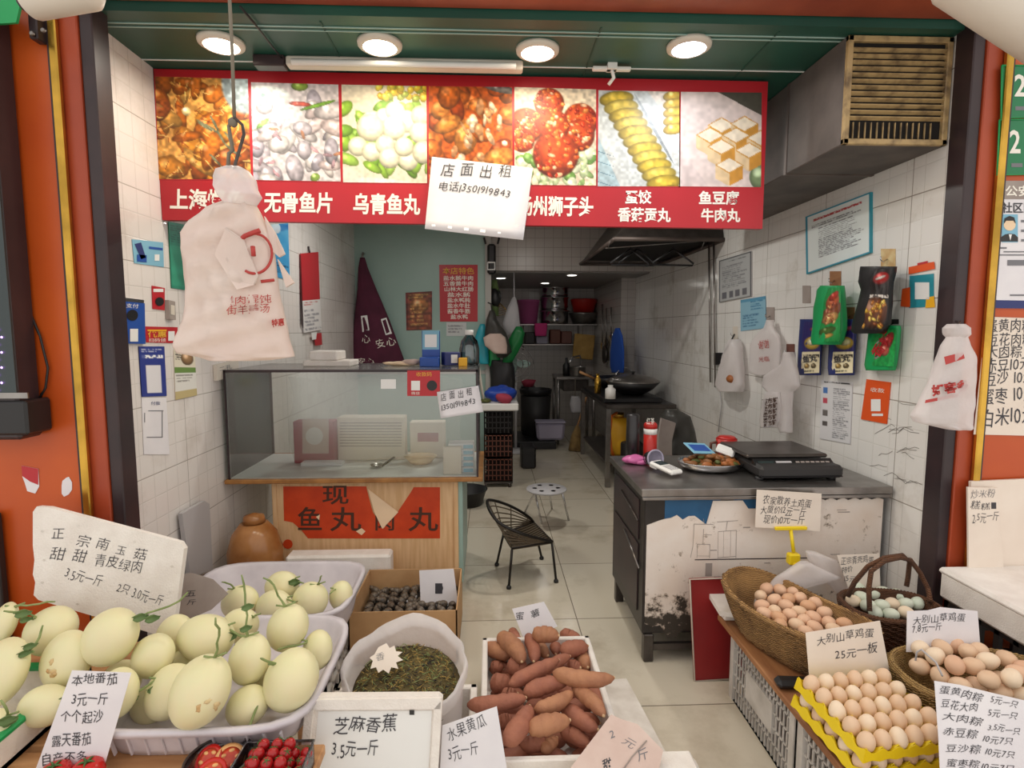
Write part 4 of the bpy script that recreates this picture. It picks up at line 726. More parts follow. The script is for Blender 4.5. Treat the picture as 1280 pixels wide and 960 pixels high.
f = MB(); a = pj(387, 316, pl); f.tube([a, a+Vector((-.008, 0, .05))], .008, 'dark_frame', 8); part(f, 'hook', t); f = sheet([(376, 316), (378, 376), (379, 410), (377, 405)], pl, 'dark_frame', .003); part(f, 'spine', t)
wallcard('red_tag', 'little red and white tag below the wall calendar', 'tag', [(393, 417), (402, 416), (403, 431), (394, 432)], -1, 'red_print', patches=[([(389, 416), (396, 415), (395, 424), (390, 425)], 'white_print')], d=.02)
wallcard('socket_plate', 'white socket plate on left wall beside the glass case', 'socket', [(271, 456), (298, 450), (299, 468), (272, 476)], -1, 'aged_white', [('二孔', (274, 464), (290, 460), 6, 'grey_ink', 0)], th=.02, d=.022)
# right wall
I = Img(80, 100, 'dfe6e4'); I.rect(0, 0, 1, .03, '2f8fa8'); I.rect(0, .97, 1, 1, '2f8fa8'); I.rect(0, 0, .035, 1, '2f8fa8'); I.rect(.965, 0, 1, 1, '2f8fa8'); I.lines(.12, .10, .85, .17, 1, 'b03030', 1, False); I.lines(.1, .2, .9, .26, 2, '5a5a5e'); I.lines(.2, .28, .9, .8, 17, '6a6a6e')
q = [(1007, 271), (1088, 240), (1088, 316), (1008, 343)]
pl = PX(XR-.012); t = thing('framed_certificate', 'blue bordered printed certificate high on right wall', 'certificate', pj(1048, 330, pl)); f = sheet(q, pl, 'teal_print', .012); part(f, 'frame', t); f = MB(); pic(f, q, pl, I.a, .001); part(f, 'print', t)
I = Img(50, 60, 'b4b6b6'); I.rect(0, 0, 1, .03, '5a5c60'); I.rect(0, .97, 1, 1, '5a5c60'); I.rect(0, 0, .04, 1, '5a5c60'); I.rect(.96, 0, 1, 1, '5a5c60'); I.lines(.3, .07, .9, .12, 1, '3c3c40'); I.lines(.1, .18, .9, .72, 12, '7a7a7e'); [I.rect(.1+k*.2, .78, .24+k*.2, .92, '6a6a70') for k in range(4)]
q = [(899, 326), (939, 314), (939, 370), (899, 378)]
pl = PX(XR-.01); t = thing('framed_certificate', 'grey framed certificate on right wall deeper inside shop', 'certificate', pj(918, 375, pl)); part(sheet(q, pl, 'grey_plastic', .01), 'frame', t); f = MB(); pic(f, q, pl, I.a, .001); part(f, 'print', t)
I = Img(40, 48, '8cb8cc'); I.rect(0, 0, 1, .1, '5c98b8'); I.lines(.4, .1, .95, .4, 4, '3c78a0'); I.lines(.08, .5, .8, .9, 5, '3e6c90')
q = [(926, 375), (957, 370), (958, 410), (926, 414)]; wallcard('blue_leaflet', 'light blue leaflet on right wall under grey certificate', 'leaflet', q, 1, 'sky_print', lines=(q, I.a))
I = Img(50, 90, 'd9d8da'); I.lines(.1, .02, .9, .06, 1, '2c2c30', 1, False); I.lines(.4, .12, .95, .95, 26, '77777c'); I.rect(.08, .12, .22, .22, '4a78b8'); I.rect(.08, .30, .22, .38, 'c0485a'); I.rect(.08, .5, .24, .6, '6a6462'); I.rect(.08, .68, .24, .76, '5a5452')
q = [(1027, 475), (1066, 478), (1063, 555), (1025, 548)]; wallcard('notice_poster', 'white printed notice with small pictures above the scale', 'notice', q, 1, 'white_paper', lines=(q, I.a))
f = wallcard('orange_payment_card', 'orange red payment card with blank white square on right wall', 'card', [(1083, 474), (1113, 478), (1108, 530), (1076, 524)], 1, 'orange_print', [('收款', (1088, 489), (1106, 491), 6, 'white_ink', 0)], [(rect(1089, 499, 1101, 514), 'white_print'), (rect(1090, 517, 1104, 520), 'white_print')], th=.004, d=.005)
f = wallcard('scan_sticker', 'blue payment sticker with red ribbon and yellow shapes on right wall', 'sticker', [(1137, 345), (1167, 342), (1167, 383), (1136, 385)], 1, 'teal_print', patches=[(rect(1144, 353, 1162, 374), 'white_print'), ([(1136, 334), (1168, 327), (1169, 336), (1136, 343)], 'orange_print'), ([(1147, 329), (1160, 326), (1160, 329), (1147, 332)], 'red_print'), ([(1128, 361), (1138, 359), (1138, 384), (1126, 383)], 'orange_print'), ([(1158, 372), (1168, 370), (1169, 384), (1157, 385)], 'yellow_print')])
def hook(u, v, lab, sz=(8, 11), m='board_wood'):
    pl = PX(XR-.003); t = thing('adhesive_hook', lab, 'hook', pj(u, v, pl), 'adhesive hooks on the right wall'); part(sheet(rect(u-sz[0], v-sz[1], u+sz[0], v+sz[1]), pl, m, .002), 'plate', t)
    a = pj(u, v+2, pl); part(MB().tube([a+Vector((-.003, 0, .0)), a+Vector((-.02, 0, -.012)), a+Vector((-.032, 0, -.004)), a+Vector((-.034, 0, .012))], .003, 'bright_steel', 6), 'hook', t)
hook(1110, 322, 'adhesive hook plate holding up the black chip bag', (9, 11), 'melon_scar'); hook(1044, 349, 'adhesive hook plate holding up the large green snack bag', (7, 10)); hook(1063, 393, 'bare brown adhesive hook plate between the two purple packs', (5, 9))
hook(963, 393, 'adhesive hook plate holding the flat white carrier bag', (5, 9), 'card_grey'); hook(988, 438, 'dark adhesive hook plate holding the twisted bag bundle', (5, 8), 'brown_plastic'); hook(919, 416, 'adhesive hook plate holding the small clear bag and cord', (3, 8), 'aged_white'); hook(1117, 402, 'dark hook plate over the green striped snack pack', (6, 3), 'dark_plastic')
solo(sheet(rect(1003, 357, 1013, 379), PX(XR-.003), 'card_grey', .001), 'photo_sticker', 'tiny grey square sticker left of the large green snack bag', 'sticker'); solo(sheet(rect(1020, 363, 1030, 386), PX(XR-.003), 'partition_green', .001), 'photo_sticker', 'little green square sticker beside the large green snack bag', 'sticker')
# wall cracks and old glue
f = MB(); pl = PX(XR-.0015); rr = random.Random(12)
for k in range(17):
    u, v = rr.uniform(1085, 1160), rr.uniform(500, 600); q = [pj(u, v, pl)]
    for j in range(4): u += rr.uniform(3, 11); v += rr.uniform(-6, 5); q.append(pj(u, v, pl))
    if max(a.y for a in q) < 2.9 and min(a.y for a in q) > 2.18: f.tube(q, .0008, 'grout_dark', 4)
o = solo(f, 'wall_cracks', 'dark cracks and dirty scratches on lower right wall tiles', 'cracks'); o['kind'] = 'stuff'
f = MB()
for u, v0, v1 in ((886, 290, 478), (892, 290, 484)): f.tube([ax(u, v0, XR-.02), ax(u+2, v1, XR-.02)], .008, 'steel', 8)
solo(f, 'wall_pipe', 'thin pair of grey pipes down the right wall', 'pipe'); t = thing('wall_socket', 'small black plug and socket by the wall pipes', 'socket', ax(896, 450, XR-.01)); part(sheet(rect(892, 441, 901, 456), PX(XR-.02), 'black_plastic', .018), 'cover', t)
part(MB().tube([ax(900, 455, XR-.02), ax(899, 480, XR-.015), ax(902, 505, XR-.015), ax(898, 540, XR-.012)], .004, 'grey_plastic', 6), 'cord', t)
# ---- bags: lofted sacks
def sack(rows, plane, at, th, m, wr=.3, n=20, seed=1, sub=4, prof=None, nose=.5):
    """rows (v,u0,u1): outline; plane 'y' or 'x' at coordinate 'at'; th: max half thickness; returns builder and front-surface function"""
    rr = random.Random(seed); R2 = []
    for i in range(len(rows)-1):
        for k in range(sub):
            t_ = k/sub; R2.append(tuple(rows[i][j]*(1-t_)+rows[i+1][j]*t_ for j in range(3)))
    R2.append(rows[-1]); fx = ay if plane == 'y' else ax; ph = [rr.uniform(0, 6.3) for _ in range(6)]
    nv = Vector((0, -1, 0)) if plane == 'y' else Vector((-1 if at > 0 else 1, 0, 0))
    vmin, vmax = rows[0][0], rows[-1][0]
    def thick(v, w): return min(th, w*.42)*(1 if prof is None else prof((v-vmin)/(vmax-vmin)))
    def wob(s, v): return wr*(math.sin(s*7+v*.05+ph[0])*.3+math.sin(s*13-v*.09+ph[1])*.25+math.sin(v*.21+s*4+ph[2])*.3+math.sin(s*21+v*.13+ph[3])*.2)
    f = MB(); P = []
    for v, u0, u1 in R2:
        a = fx(u0, v, at); b = fx(u1, v, at); c = (a+b)/2; h = (b-a)/2; t_ = thick(v, h.length*2); row = []
        for k in range(n):
            w = 2*math.pi*k/n; s = -math.cos(w); q = math.sin(w); sg = 1 if q >= 0 else -1
            row.append(c+h*s+nv*(sg*abs(q)**.7*t_+(wob(s, v)*t_*.5*abs(q))))
        P.append(row)
    f.grid(P, m, True, closeu=True); k = len(f.v); L = len(P)
    f.f += [tuple(range(n))[::-1], tuple((L-1)*n+i for i in range(n))]; f.m += [m, m]; f.s += [False, False]
    def surf(u, v, lift=0):
        vv = max(vmin, min(vmax-.01, v)); i = max(j for j in range(len(R2)) if R2[j][0] <= vv); i = min(i, len(R2)-2); t_ = (vv-R2[i][0])/(R2[i+1][0]-R2[i][0])
        u0 = R2[i][1]*(1-t_)+R2[i+1][1]*t_; u1 = R2[i][2]*(1-t_)+R2[i+1][2]*t_; s = max(-.98, min(.98, (u-(u0+u1)/2)/((u1-u0)/2))); a = fx(u0, v, at); b = fx(u1, v, at)
        q = math.sqrt(1-s*s); h = thick(vv, (b-a).length); off = q**.7*h+wob(s, vv)*h*.5*q+lift; p = fx(u, v, at)
        d = (p-CAM).normalized(); return p-d*(off/abs(d.dot(nv)))
    return f, surf
# the big bundle of carrier bags in front
t = thing('hanging_bags', 'large bundle of white carrier bags hanging on hook in front', 'bag', ay(292, 445, 1.5))
f, sf = sack([(254, 280, 318), (262, 262, 322), (278, 240, 330), (292, 229, 336), (312, 229, 341), (345, 233, 345), (375, 236, 350), (400, 231, 356), (422, 221, 360), (432, 219, 363), (441, 224, 366), (446, 250, 367), (450, 263, 340)], 'y', 1.5, .055, 'bag_plastic', .75, 32, 3)
for tx, a, b, h, bo in (('鲜肉馄饨', (277, 381), (340, 377), 12, .0), ('街羊美汤', (283, 393), (338, 389), 13, .0), ('特惠', (340, 408), (356, 406), 10, .03)): ink(f, tx, a, b, h, sf, 'red_ink', bo, .4, .002)
rg = [(318+math.cos(k*.21)*22, 317+math.sin(k*.21)*25) for k in range(-9, 11)]
f.tube([sf(u, v, .002) for u, v in rg], .0035, 'red_ink', 6); f.tube([sf(u, v, .002) for u, v in ((296, 304), (306, 295), (316, 291), (325, 288))], .006, 'red_ink', 6); f.tube([sf(316, 308, .002), sf(317, 320, .002)], .006, 'red_ink', 6); f.tube([sf(326, 352, .002), sf(343, 350, .002)], .004, 'red_ink', 6)
part(f, 'bag_bundle', t)
P = [(282, 285), (304, 300), (322, 345), (318, 356), (296, 362), (288, 350), (268, 318)]
f = MB(); f.prism([sf(u, v, .008) for u, v in P], (0, .003, 0), 'bag_plastic'); f.tube([sf(u, v, .006) for u, v in P[:4]], .003, 'bag_plastic', 6); part(f, 'folded_flap', t)
f = MB(); f.prism([sf(u, v, .002)+Vector((.0, .02, 0)) for u, v in [(326, 268), (340, 290), (352, 316), (345, 320), (336, 312)]], (0, .01, 0), 'bag_plastic'); f.prism([sf(u, v, .002)+Vector((.0, .03, 0)) for u, v in [(341, 322), (350, 335), (362, 352), (352, 358)]], (0, .01, 0), 'bag_plastic'); part(f, 'side_flap', t)
f, _ = sack([(209, 283, 302), (214, 272, 311), (224, 269, 318), (236, 270, 321), (246, 275, 326), (252, 280, 322), (258, 282, 318)], 'y', 1.49, .045, 'thin_bag', 1.0, 20, 7); part(f, 'tied_top', t)
t = thing('hook_string', 'cord with a bent wire hook hanging in front of banner', 'hook', ay(288, 150, 1.5)); a = ay(287, 0, 1.49); top = Vector((a.x-.004, 1.485, 2.72))
part(MB().tube([top, a, ay(290, 60, 1.49), ay(293, 150, 1.49)], .0045, 'rope', 8), 'string', t)
part(MB().tube([ay(u, v, 1.487) for u, v in ((286, 152), (294, 148), (303, 156), (305, 168), (300, 185), (294, 205), (293, 212))], .004, 'dark_steel', 8), 'wire_hook', t)
part(MB().tube([ay(u, v, 1.493) for u, v in ((292, 150), (286, 158), (288, 172), (291, 188), (286, 192), (285, 210))], .005, 'rope', 8).ell(ay(291, 153, 1.49), (.012, .01, .012), 'rope', None, 10, 8, .1), 'knotted_cord', t)
# bags on the right wall
X1 = XR-.06
t = thing('snack_bag', 'large green snack bag with brown picture hanging on right wall', 'snack bag', ax(1035, 430, X1), 'snack bags on the right wall')
f, sf = sack([(357, 1030, 1052), (362, 1025, 1053), (385, 1020, 1055), (410, 1018, 1056), (425, 1016, 1052), (431, 1018, 1048)], 'x', XR-.095, .038, 'green_plastic', .3, 20, 11); part(f, 'pouch', t)
I = Img(30, 60, '1e8a42'); I.blob(.5, .9, .6, .28, -.5, '8a4a2a'); I.blob(.55, .5, .38, .3, -.6, 'c0603a'); I.blob(.5, 1.1, .4, .2, -.3, 'c89a5a'); I.blob(.6, .3, .3, .14, -.5, 'b83a2c'); I.blob(.4, 1.55, .4, .14, -.2, '4a6a2a'); I.blob(.4, 1.75, .3, .08, -.2, 'c8a04a')
for k in range(16): I.blob(.2+rnd()*.6, .4+rnd()*.9, .1, .04, rnd()*3, R.choice(['d8945a', '7a3a22', 'e0b070', 'a8482c']))
f = MB(); pic(f, [(1030, 361), (1051, 359), (1050, 427), (1020, 428)], sf, np.clip(I.a, 0, 1), .003); part(f, 'pouch_print', t)
t = thing('snack_bag', 'black snack bag with yellow picture and red emblem on right wall', 'snack bag', ax(1092, 416, X1), 'snack bags on the right wall')
f, sf = sack([(333, 1080, 1118), (340, 1078, 1117), (352, 1076, 1114), (362, 1080, 1113), (385, 1074, 1112), (405, 1068, 1110), (414, 1067, 1104), (417, 1072, 1100)], 'x', XR-.095, .038, 'black_plastic', .3, 20, 12); part(f, 'pouch', t)
I = Img(40, 76, '231d1e'); I.blob(.62, .28, .3, .2, -.2, 'b02828'); I.blob(.6, .26, .2, .05, -.3, 'e8d8d0'); I.lines(.15, .42, .95, .5, 1, 'd8d0c8', 1, False); I.blob(.5, 1.35, .55, .5, -.2, '6a3a22')
for k in range(30): I.blob(.15+rnd()*.7, .95+rnd()*.85, .10, .05, rnd()*3, R.choice(['e2b03c', 'f0cc60', 'b8722c', 'd89a3a', '8a4a22']))
f = MB(); pic(f, [(1081, 337), (1115, 336), (1106, 413), (1071, 411)], sf, np.clip(I.a, 0, 1), .003); part(f, 'pouch_print', t)
for (u, v), s_, l in (((1013, 435), 1, 'left purple and cream snack pack under the large green bag'), ((1053, 435), 1.18, 'right purple and cream snack pack below the brown hook')):
    w = 11*s_+3; t = thing('snack_bag', l, 'snack bag', ax(u, 468, XR-.03), 'snack bags on the right wall'); f, sf = sack([(399, u-w+2, u+w), (403, u-w+2, u+w+1), (430, u-w, u+w), (460, u-w-1, u+w-2), (469, u-w, u+w-2)], 'x', XR-.032, .02, 'navy_print', .25, 18, 5); part(f, 'pouch', t)
    I = Img(26, 60, '2c2466'); I.blob(.55, .95, .42, .3, 0, 'e0b848'); I.blob(.55, .9, .3, .16, 0, 'f4e8b8'); I.blob(.7, .3, .3, .1, -.2, 'b84a6a'); I.rect(0, .58, 1, 1, 'e8dcb8'); I.lines(.08, .62, .95, .76, 1, '2a2220', 1, False); I.blob(.3, 1.95, .14, .12, 0, '9a7a3a'); I.blob(.65, 1.95, .14, .12, 0, '6a5a3a'); I.lines(.1, .93, .9, .98, 1, '4a4a3a')
    f = MB(); pic(f, [(u-w+3, 402), (u+w-1, 402), (u+w-3, 466), (u-w+2, 467)], sf, np.clip(I.a, 0, 1), .003); ink(f, '鱼丸', (u-w*.7, 453), (u+w*.6, 451), 9, sf, 'black_ink', .02, 0, .006); part(f, 'pouch_print', t)
t = thing('snack_bag', 'small green snack pack with red lettering lowest on wall', 'snack bag', ax(1103, 463, XR-.03), 'snack bags on the right wall'); f, sf = sack([(407, 1093, 1124), (412, 1087, 1125), (435, 1085, 1123), (456, 1082, 1120), (463, 1084, 1118)], 'x', XR-.032, .022, 'green_plastic', .25, 18, 6); part(f, 'pouch', t)
I = Img(38, 50, '1c9a48'); I.blob(.3, .7, .2, .4, .4, 'e8e2d4'); I.blob(.3, .7, .15, .32, .4, '2a9a50'); I.blob(.62, .5, .2, .45, .5, 'a8302c'); I.blob(.55, .75, .2, .2, .4, 'd86a5a'); I.noise(.3, 3, 3)
f = MB(); pic(f, [(1090, 412), (1121, 411), (1117, 458), (1087, 457)], sf, np.clip(I.a, 0, 1), .003); ink(f, '香辣', (1097, 448), (1117, 420), 15, sf, 'red_print', .02, 0, .006); part(f, 'pouch_print', t)
t = thing('carrier_bag', 'small clear bag tied with cord on right wall', 'bag', ax(910, 490, X1), 'carrier bags on the right wall'); f, sf = sack([(424, 915, 921), (435, 910, 924), (455, 904, 926), (470, 898, 927), (482, 897, 928), (490, 903, 926)], 'x', X1, .05, 'thin_bag', .5, 18, 21); part(f, 'pouch', t)
f = MB(); f.ell(sf(914, 474, -.02), (.03, .05, .03), 'food_orange', None, 12, 8, .15); part(f, 'contents', t); f = MB(); f.tube([ax(918, 418, XR-.03), ax(912, 430, X1-.03), ax(902, 446, X1-.03)], .006, 'black_plastic', 6); part(f, 'cord', t)
t = thing('carrier_bag', 'flat white carrier bag with red writing on right wall', 'bag', ax(958, 468, X1), 'carrier bags on the right wall'); f, sf = sack([(400, 960, 965), (410, 956, 967), (420, 944, 974), (430, 938, 976), (450, 937, 976), (466, 936, 974), (469, 945, 968)], 'x', XR-.045, .02, 'thin_bag', .5, 18, 22); ink(f, '谢谢', (948, 436), (962, 434), 12, sf, 'red_ink', .0, 0, .004); ink(f, '光临', (948, 452), (962, 451), 7, sf, 'red_ink', .0, 0, .004); part(f, 'pouch', t)
t = thing('carrier_bag', 'twisted bundle of striped white carrier bags above the scale', 'bag', ax(975, 550, X1), 'carrier bags on the right wall'); f, sf = sack([(440, 983, 990), (455, 978, 993), (470, 956, 998), (482, 953, 999), (490, 960, 990), (510, 972, 988), (530, 974, 988), (541, 978, 987)], 'x', XR-.10, .03, 'thin_bag', .7, 18, 23); part(f, 'pouch', t)
f, sf2 = sack([(490, 958, 974), (505, 953, 976), (525, 950, 974), (535, 952, 970)], 'x', XR-.135, .02, 'thin_bag', .5, 16, 24)
for k in range(5): ink(f, '菜市鲜', (953+k*.4, 505+k*7), (973-k*.5, 502+k*7), 7, sf2, 'brown_ink', .03, 0, .004)
patch(f, [(954, 537-3), (968, 536-3), (967, 550-17), (955, 550-17)], sf2, 'navy_print', .005); part(f, 'printed_tail', t)
t = thing('carrier_bag', 'white bag with dark red print hanging beside right pillar', 'bag', ay(1185, 535, 2.02), 'carrier bags by the pillar')
f, sf = sack([(420, 1186, 1206), (432, 1180, 1210), (445, 1176, 1214), (460, 1170, 1216), (480, 1162, 1215), (505, 1150, 1214), (520, 1141, 1213), (528, 1145, 1212), (536, 1180, 1210)], 'y', 2.0, .05, 'thin_bag', .5, 22, 25); patch(f, [(1180, 446), (1204, 440), (1206, 448), (1182, 456)], sf, 'red_ink', .004); ink(f, '好客多', (1166, 494), (1212, 486), 14, sf, 'red_ink', .05, 0, .004); patch(f, [(1157, 500), (1198, 492), (1198, 496), (1156, 504)], sf, 'red_ink', .004); part(f, 'pouch', t)
f, _ = sack([(405, 1186, 1204), (410, 1181, 1209), (418, 1183, 1210), (424, 1187, 1205)], 'y', 2.0, .035, 'thin_bag', 1, 18, 26); part(f, 'tied_top', t)
part(MB().tube([ay(1196, 407, 2.0), ay(1199, 403, 2.05), ay(1200, 402, 2.105)], .004, 'dark_steel', 6), 'hook', t)
# ---- right pillar: number plates, notices
pl = PY(2.084)
for k, (q, (p0, p1, h), l) in enumerate([([(1252, 82), (1300, 82), (1298, 146), (1251, 148)], ((1266, 120), (1284, 120), 38), 'upper green house number plate on right pillar'), ([(1249, 150), (1297, 149), (1295, 218), (1246, 219)], ((1260, 191), (1277, 191), 40), 'lower green house number plate on right pillar')]):
    f = sheet(q, pl, 'green_print', .003); ink(f, '2', p0, p1, h, pl, 'white_ink', .02); patch(f, rect(q[3][0]+18, q[3][1]-15, q[3][0]+32, q[3][1]-10), pl, 'grey_ink'); e = [pj(u, v, pl, .001) for u, v in q]; f.tube(e+[e[0]], .003, 'green_plastic', 5); solo(f, 'number_plate', l, 'number plate', group='house number plates')
f = sheet([(1247, 226), (1300, 226), (1298, 386), (1236, 385)], pl, 'white_paper', .002); patch(f, [(1247, 226), (1300, 226), (1299, 249), (1245, 249)], pl, 'card_grey', .001); patch(f, [(1237, 375), (1298, 376), (1298, 386), (1236, 385)], pl, 'navy_print', .001)
ink(f, '公安', (1256, 244), (1288, 244), 14, pl, 'white_ink', .02); ink(f, '社区民', (1252, 265), (1292, 265), 14, pl, 'black_ink', .02)
patch(f, rect(1252, 268, 1272, 303), pl, 'sky_print', .0012); q = [(1250, 302), (1250, 297), (1256, 293), (1262, 292), (1268, 293), (1272, 297), (1272, 302)]; patch(f, q, pl, 'dark_plastic', .002); disc(f, 1261.5, 281, 7.5, pl, 'sticker_back', .002); patch(f, [(1254, 280), (1255, 273), (1261, 270), (1267, 272), (1269, 280), (1266, 276), (1257, 276)], pl, 'black_plastic', .003); patch(f, [(1260, 293), (1264, 293), (1262, 301)], pl, 'white_print', .003)
for k in range(3): patch(f, rect(1276, 275+k*12, 1300, 278+k*12), pl, 'grey_ink', .0015)
patch(f, rect(1250, 309, 1258, 311), pl, 'grey_ink', .0015); patch(f, rect(1254, 314, 1299, 315.5), pl, 'grey_ink', .0015); patch(f, rect(1249, 318, 1298, 319.5), pl, 'grey_ink', .0015); patch(f, rect(1259, 325, 1299, 332), pl, 'grey_ink', .0015); patch(f, rect(1262, 368, 1298, 370), pl, 'grey_ink', .0015)
solo(f, 'police_notice', 'white community police notice with portrait photo on right pillar', 'notice')
f = sheet([(1233, 396), (1300, 398), (1298, 545), (1217, 543)], pl, 'paper', .001)
for tx, a, b, h in (('蛋黄肉粽', (1233, 416), (1292, 412), 18), ('豆花肉粽', (1234, 432), (1292, 429), 18), ('大肉粽', (1233, 447), (1278, 444), 17), ('赤豆10元', (1231, 463), (1290, 460), 19), ('豆沙 10元', (1231, 481), (1294, 477), 19), ('蜜枣 10元', (1227, 504), (1296, 499), 22), ('白米10元', (1225, 531), (1296, 528), 26)): ink(f, tx, a, b, h, pl, 'black_ink', .0, .7)
solo(f, 'price_list', 'large cream handwritten dumpling price list on right pillar', 'price list')

# ================================================================ deeper kitchen
def hang_sack(name, lab, cat, rows, y, th, m, seed, grp=None): 
    f, s = sack(rows, 'y', y, th, m, .6, 16, seed); return solo(f, name, lab, cat, group=grp)
t = thing('hanging_cloth', 'maroon cone-shaped hanging cloth with white lettering on green partition', 'cloth', ay(475, 455, 6.1))
f, sf = sack([(322, 450, 456), (335, 448, 460), (360, 447, 470), (400, 443, 487), (430, 441, 498), (462, 439, 510)], 'y', 6.08, .09, 'maroon_cloth', .5, 30, 31, prof=lambda t_: .4+.6*t_); patch(f, [(451, 395), (459, 394), (462, 414), (453, 415)], sf, 'white_print', .004); patch(f, [(453, 397), (457, 396), (460, 412), (455, 413)], sf, 'maroon_cloth', .007); patch(f, [(476, 399), (483, 397), (490, 417), (482, 419)], sf, 'white_print', .004); patch(f, [(478, 401), (482, 399), (487, 415), (483, 417)], sf, 'maroon_cloth', .007)
ink(f, '心', (452, 428), (463, 428), 12, sf, 'white_ink', 0, 0, .005); ink(f, '安心', (470, 435), (496, 430), 12, sf, 'white_ink', 0, 0, .005); ink(f, '安心', (446, 455), (468, 455), 9, sf, 'white_ink', 0, 0, .005); part(f, 'cloth', t)
f = MB(); a = ay(453, 322, 6.1); f.tube([a, a+Vector((0, .03, .05)), a+Vector((0, .08, .05))], .012, 'steel', 8); part(f, 'hook', t)
pl = PY(6.194)
f = sheet([(549, 331), (597, 331), (597, 402), (550, 402)], pl, 'red_print', .004); ink(f, '本店特色', (553, 342), (593, 342), 9, pl, 'gold_ink', .01)
for k, (tx, a, b) in enumerate((('盐水鹅牛肉', 554, 592), ('五香黄牛肉', 554, 592), ('山林大红肠', 555, 592), ('盐水鹅', 559, 588), ('盐水鸭肫', 559, 588), ('盐水牛肚', 559, 588), ('酱香牛筋', 559, 588), ('盐水鸭', 563, 585))): ink(f, tx, (a, 350+k*6.9), (b, 350+k*6.9), 6.3, pl, 'white_ink', .015)
solo(f, 'menu_poster', 'red menu poster with white and gold lettering on green partition', 'poster')
I = Img(34, 48, '6e2a24'); I.rect(.06, .04, .94, .96, '8a4a34'); I.blob(.5, .5, .36, .3, 0, 'b0703c'); I.lines(.1, .05, .9, .2, 2, 'd8b060'); I.lines(.15, .3, .85, .9, 6, 'c89a5a'); I.noise(.7, 3, 5)
q = [(507, 366), (540, 364), (540, 412), (508, 413)]; f = sheet(q, pl, 'brown_plastic', .004); pic(f, q, pl, I.a, .002); solo(f, 'small_poster', 'small dark red gold poster beside the red menu', 'poster')
I = Img(30, 24, 'cfd2d2'); I.lines(.1, .2, .9, .8, 3, '8a8a90'); q = [(558, 403), (583, 403), (583, 420), (558, 420)]; f = sheet(q, pl, 'white_paper', .003); pic(f, q, pl, I.a, .002); solo(f, 'paper_note', 'small white paper under the red menu poster', 'paper')
t = thing('wall_gadget', 'black gadget with white square mark on partition post', 'gadget', ay(614, 345, 6.1)); a = ay(607, 343, 6.1); b = ay(622, 305, 6.1)
part(MB().b2((a.x+.02, 6.08, a.z), (b.x-.02, 6.148, b.z), 'black_plastic', .02), 'body', t); f = MB(); q = [(609.5, 328), (618.5, 328), (618.5, 337), (609.5, 337)]; e = [pj(u, v, PY(6.076)) for u, v in q]; f.tube(e+[e[0]], .01, 'white_print', 5); part(f, 'square_mark', t)
f = MB(); f.tube([ay(607, 305, 6.1), ay(605, 297, 6.1)], .012, 'black_plastic', 6).tube([ay(622, 305, 6.1), ay(624, 297, 6.1)], .012, 'black_plastic', 6); part(f, 'prongs', t)
G = 'plastic bags on the partition post'
hang_sack('hanging_bag', 'turquoise plastic bag hanging on partition post', 'bag', [(405, 600, 606), (415, 596, 609), (430, 591, 610), (445, 594, 611), (455, 600, 611)], 6.07, .04, 'teal_bag', 41, G)
t = thing('hanging_bag', 'dark clear bag with orange contents hanging beside turquoise bag', 'bag', ay(622, 445, 6.0), G); f, _ = sack([(388, 612, 618), (400, 608, 622), (415, 606, 632), (425, 605, 636), (440, 618, 640), (447, 622, 632)], 'y', 5.92, .06, 'dark_bag', .5, 16, 42); f.tube([ay(615, 390, 5.92), ay(614, 380, 6.0), Vector((-.012, 6.152, ay(614, 378, 6.1).z))], .008, 'dark_bag', 6); part(f, 'pouch', t)
f, _ = sack([(417, 612, 626), (422, 604, 632), (432, 606, 634), (442, 618, 634)], 'y', 5.87, .05, 'pink_card', .6, 14, 43); part(f, 'contents', t)
hang_sack('hanging_bag', 'green plastic bag hanging at the right of dark bag', 'bag', [(408, 645, 652), (416, 640, 656), (430, 633, 653), (445, 629, 645), (453, 628, 640)], 6.06, .05, 'green_bag', 44, G)
hang_sack('hanging_bag', 'dark green bag low between the turquoise and green bags', 'bag', [(432, 611, 616), (442, 610, 624), (456, 610, 627), (460, 614, 622)], 6.11, .03, 'green_plastic', 45, G)
hang_sack('hanging_bag', 'greyish white clear bag hanging behind the green bag', 'bag', [(340.6, 642, 643), (371, 642, 643.4), (373, 640, 645), (385, 634, 648), (405, 628, 650), (418, 634, 652)], 6.345, .06, 'clear_bag', 46, G)
f = MB(); f.tube([ay(u, v, 6.3) for u, v in ((618, 350), (619, 365), (618, 380), (620, 395))], [.03, .05, .05, .03], 'leaf', 10).ell(ay(619, 372, 6.27), (.07, .05, .10), 'black_plastic', None, 12, 8, .15); solo(f, 'hanging_bundle', 'dark green bundle hanging under the black gadget', 'bundle')
f = MB(); q = [ay(u, v, 6.4) for u, v in ((624, 378), (636, 391), (622, 395), (624, 378))]; f.tube(q, .006, 'gold_metal', 6)
for k in range(6): f.tube([q[0].lerp(q[1], k/6), q[0].lerp(q[2], k/6)], .003, 'gold_metal', 4)
solo(f, 'mesh_scoop', 'yellowish triangular mesh scoop hanging in kitchen', 'scoop')
hang_sack('dark_jacket', 'dark jacket hanging below the plastic bags', 'jacket', [(450, 614, 640), (460, 612, 643), (475, 613, 644), (492, 613, 643)], 6.1, .06, 'black_plastic', 47)
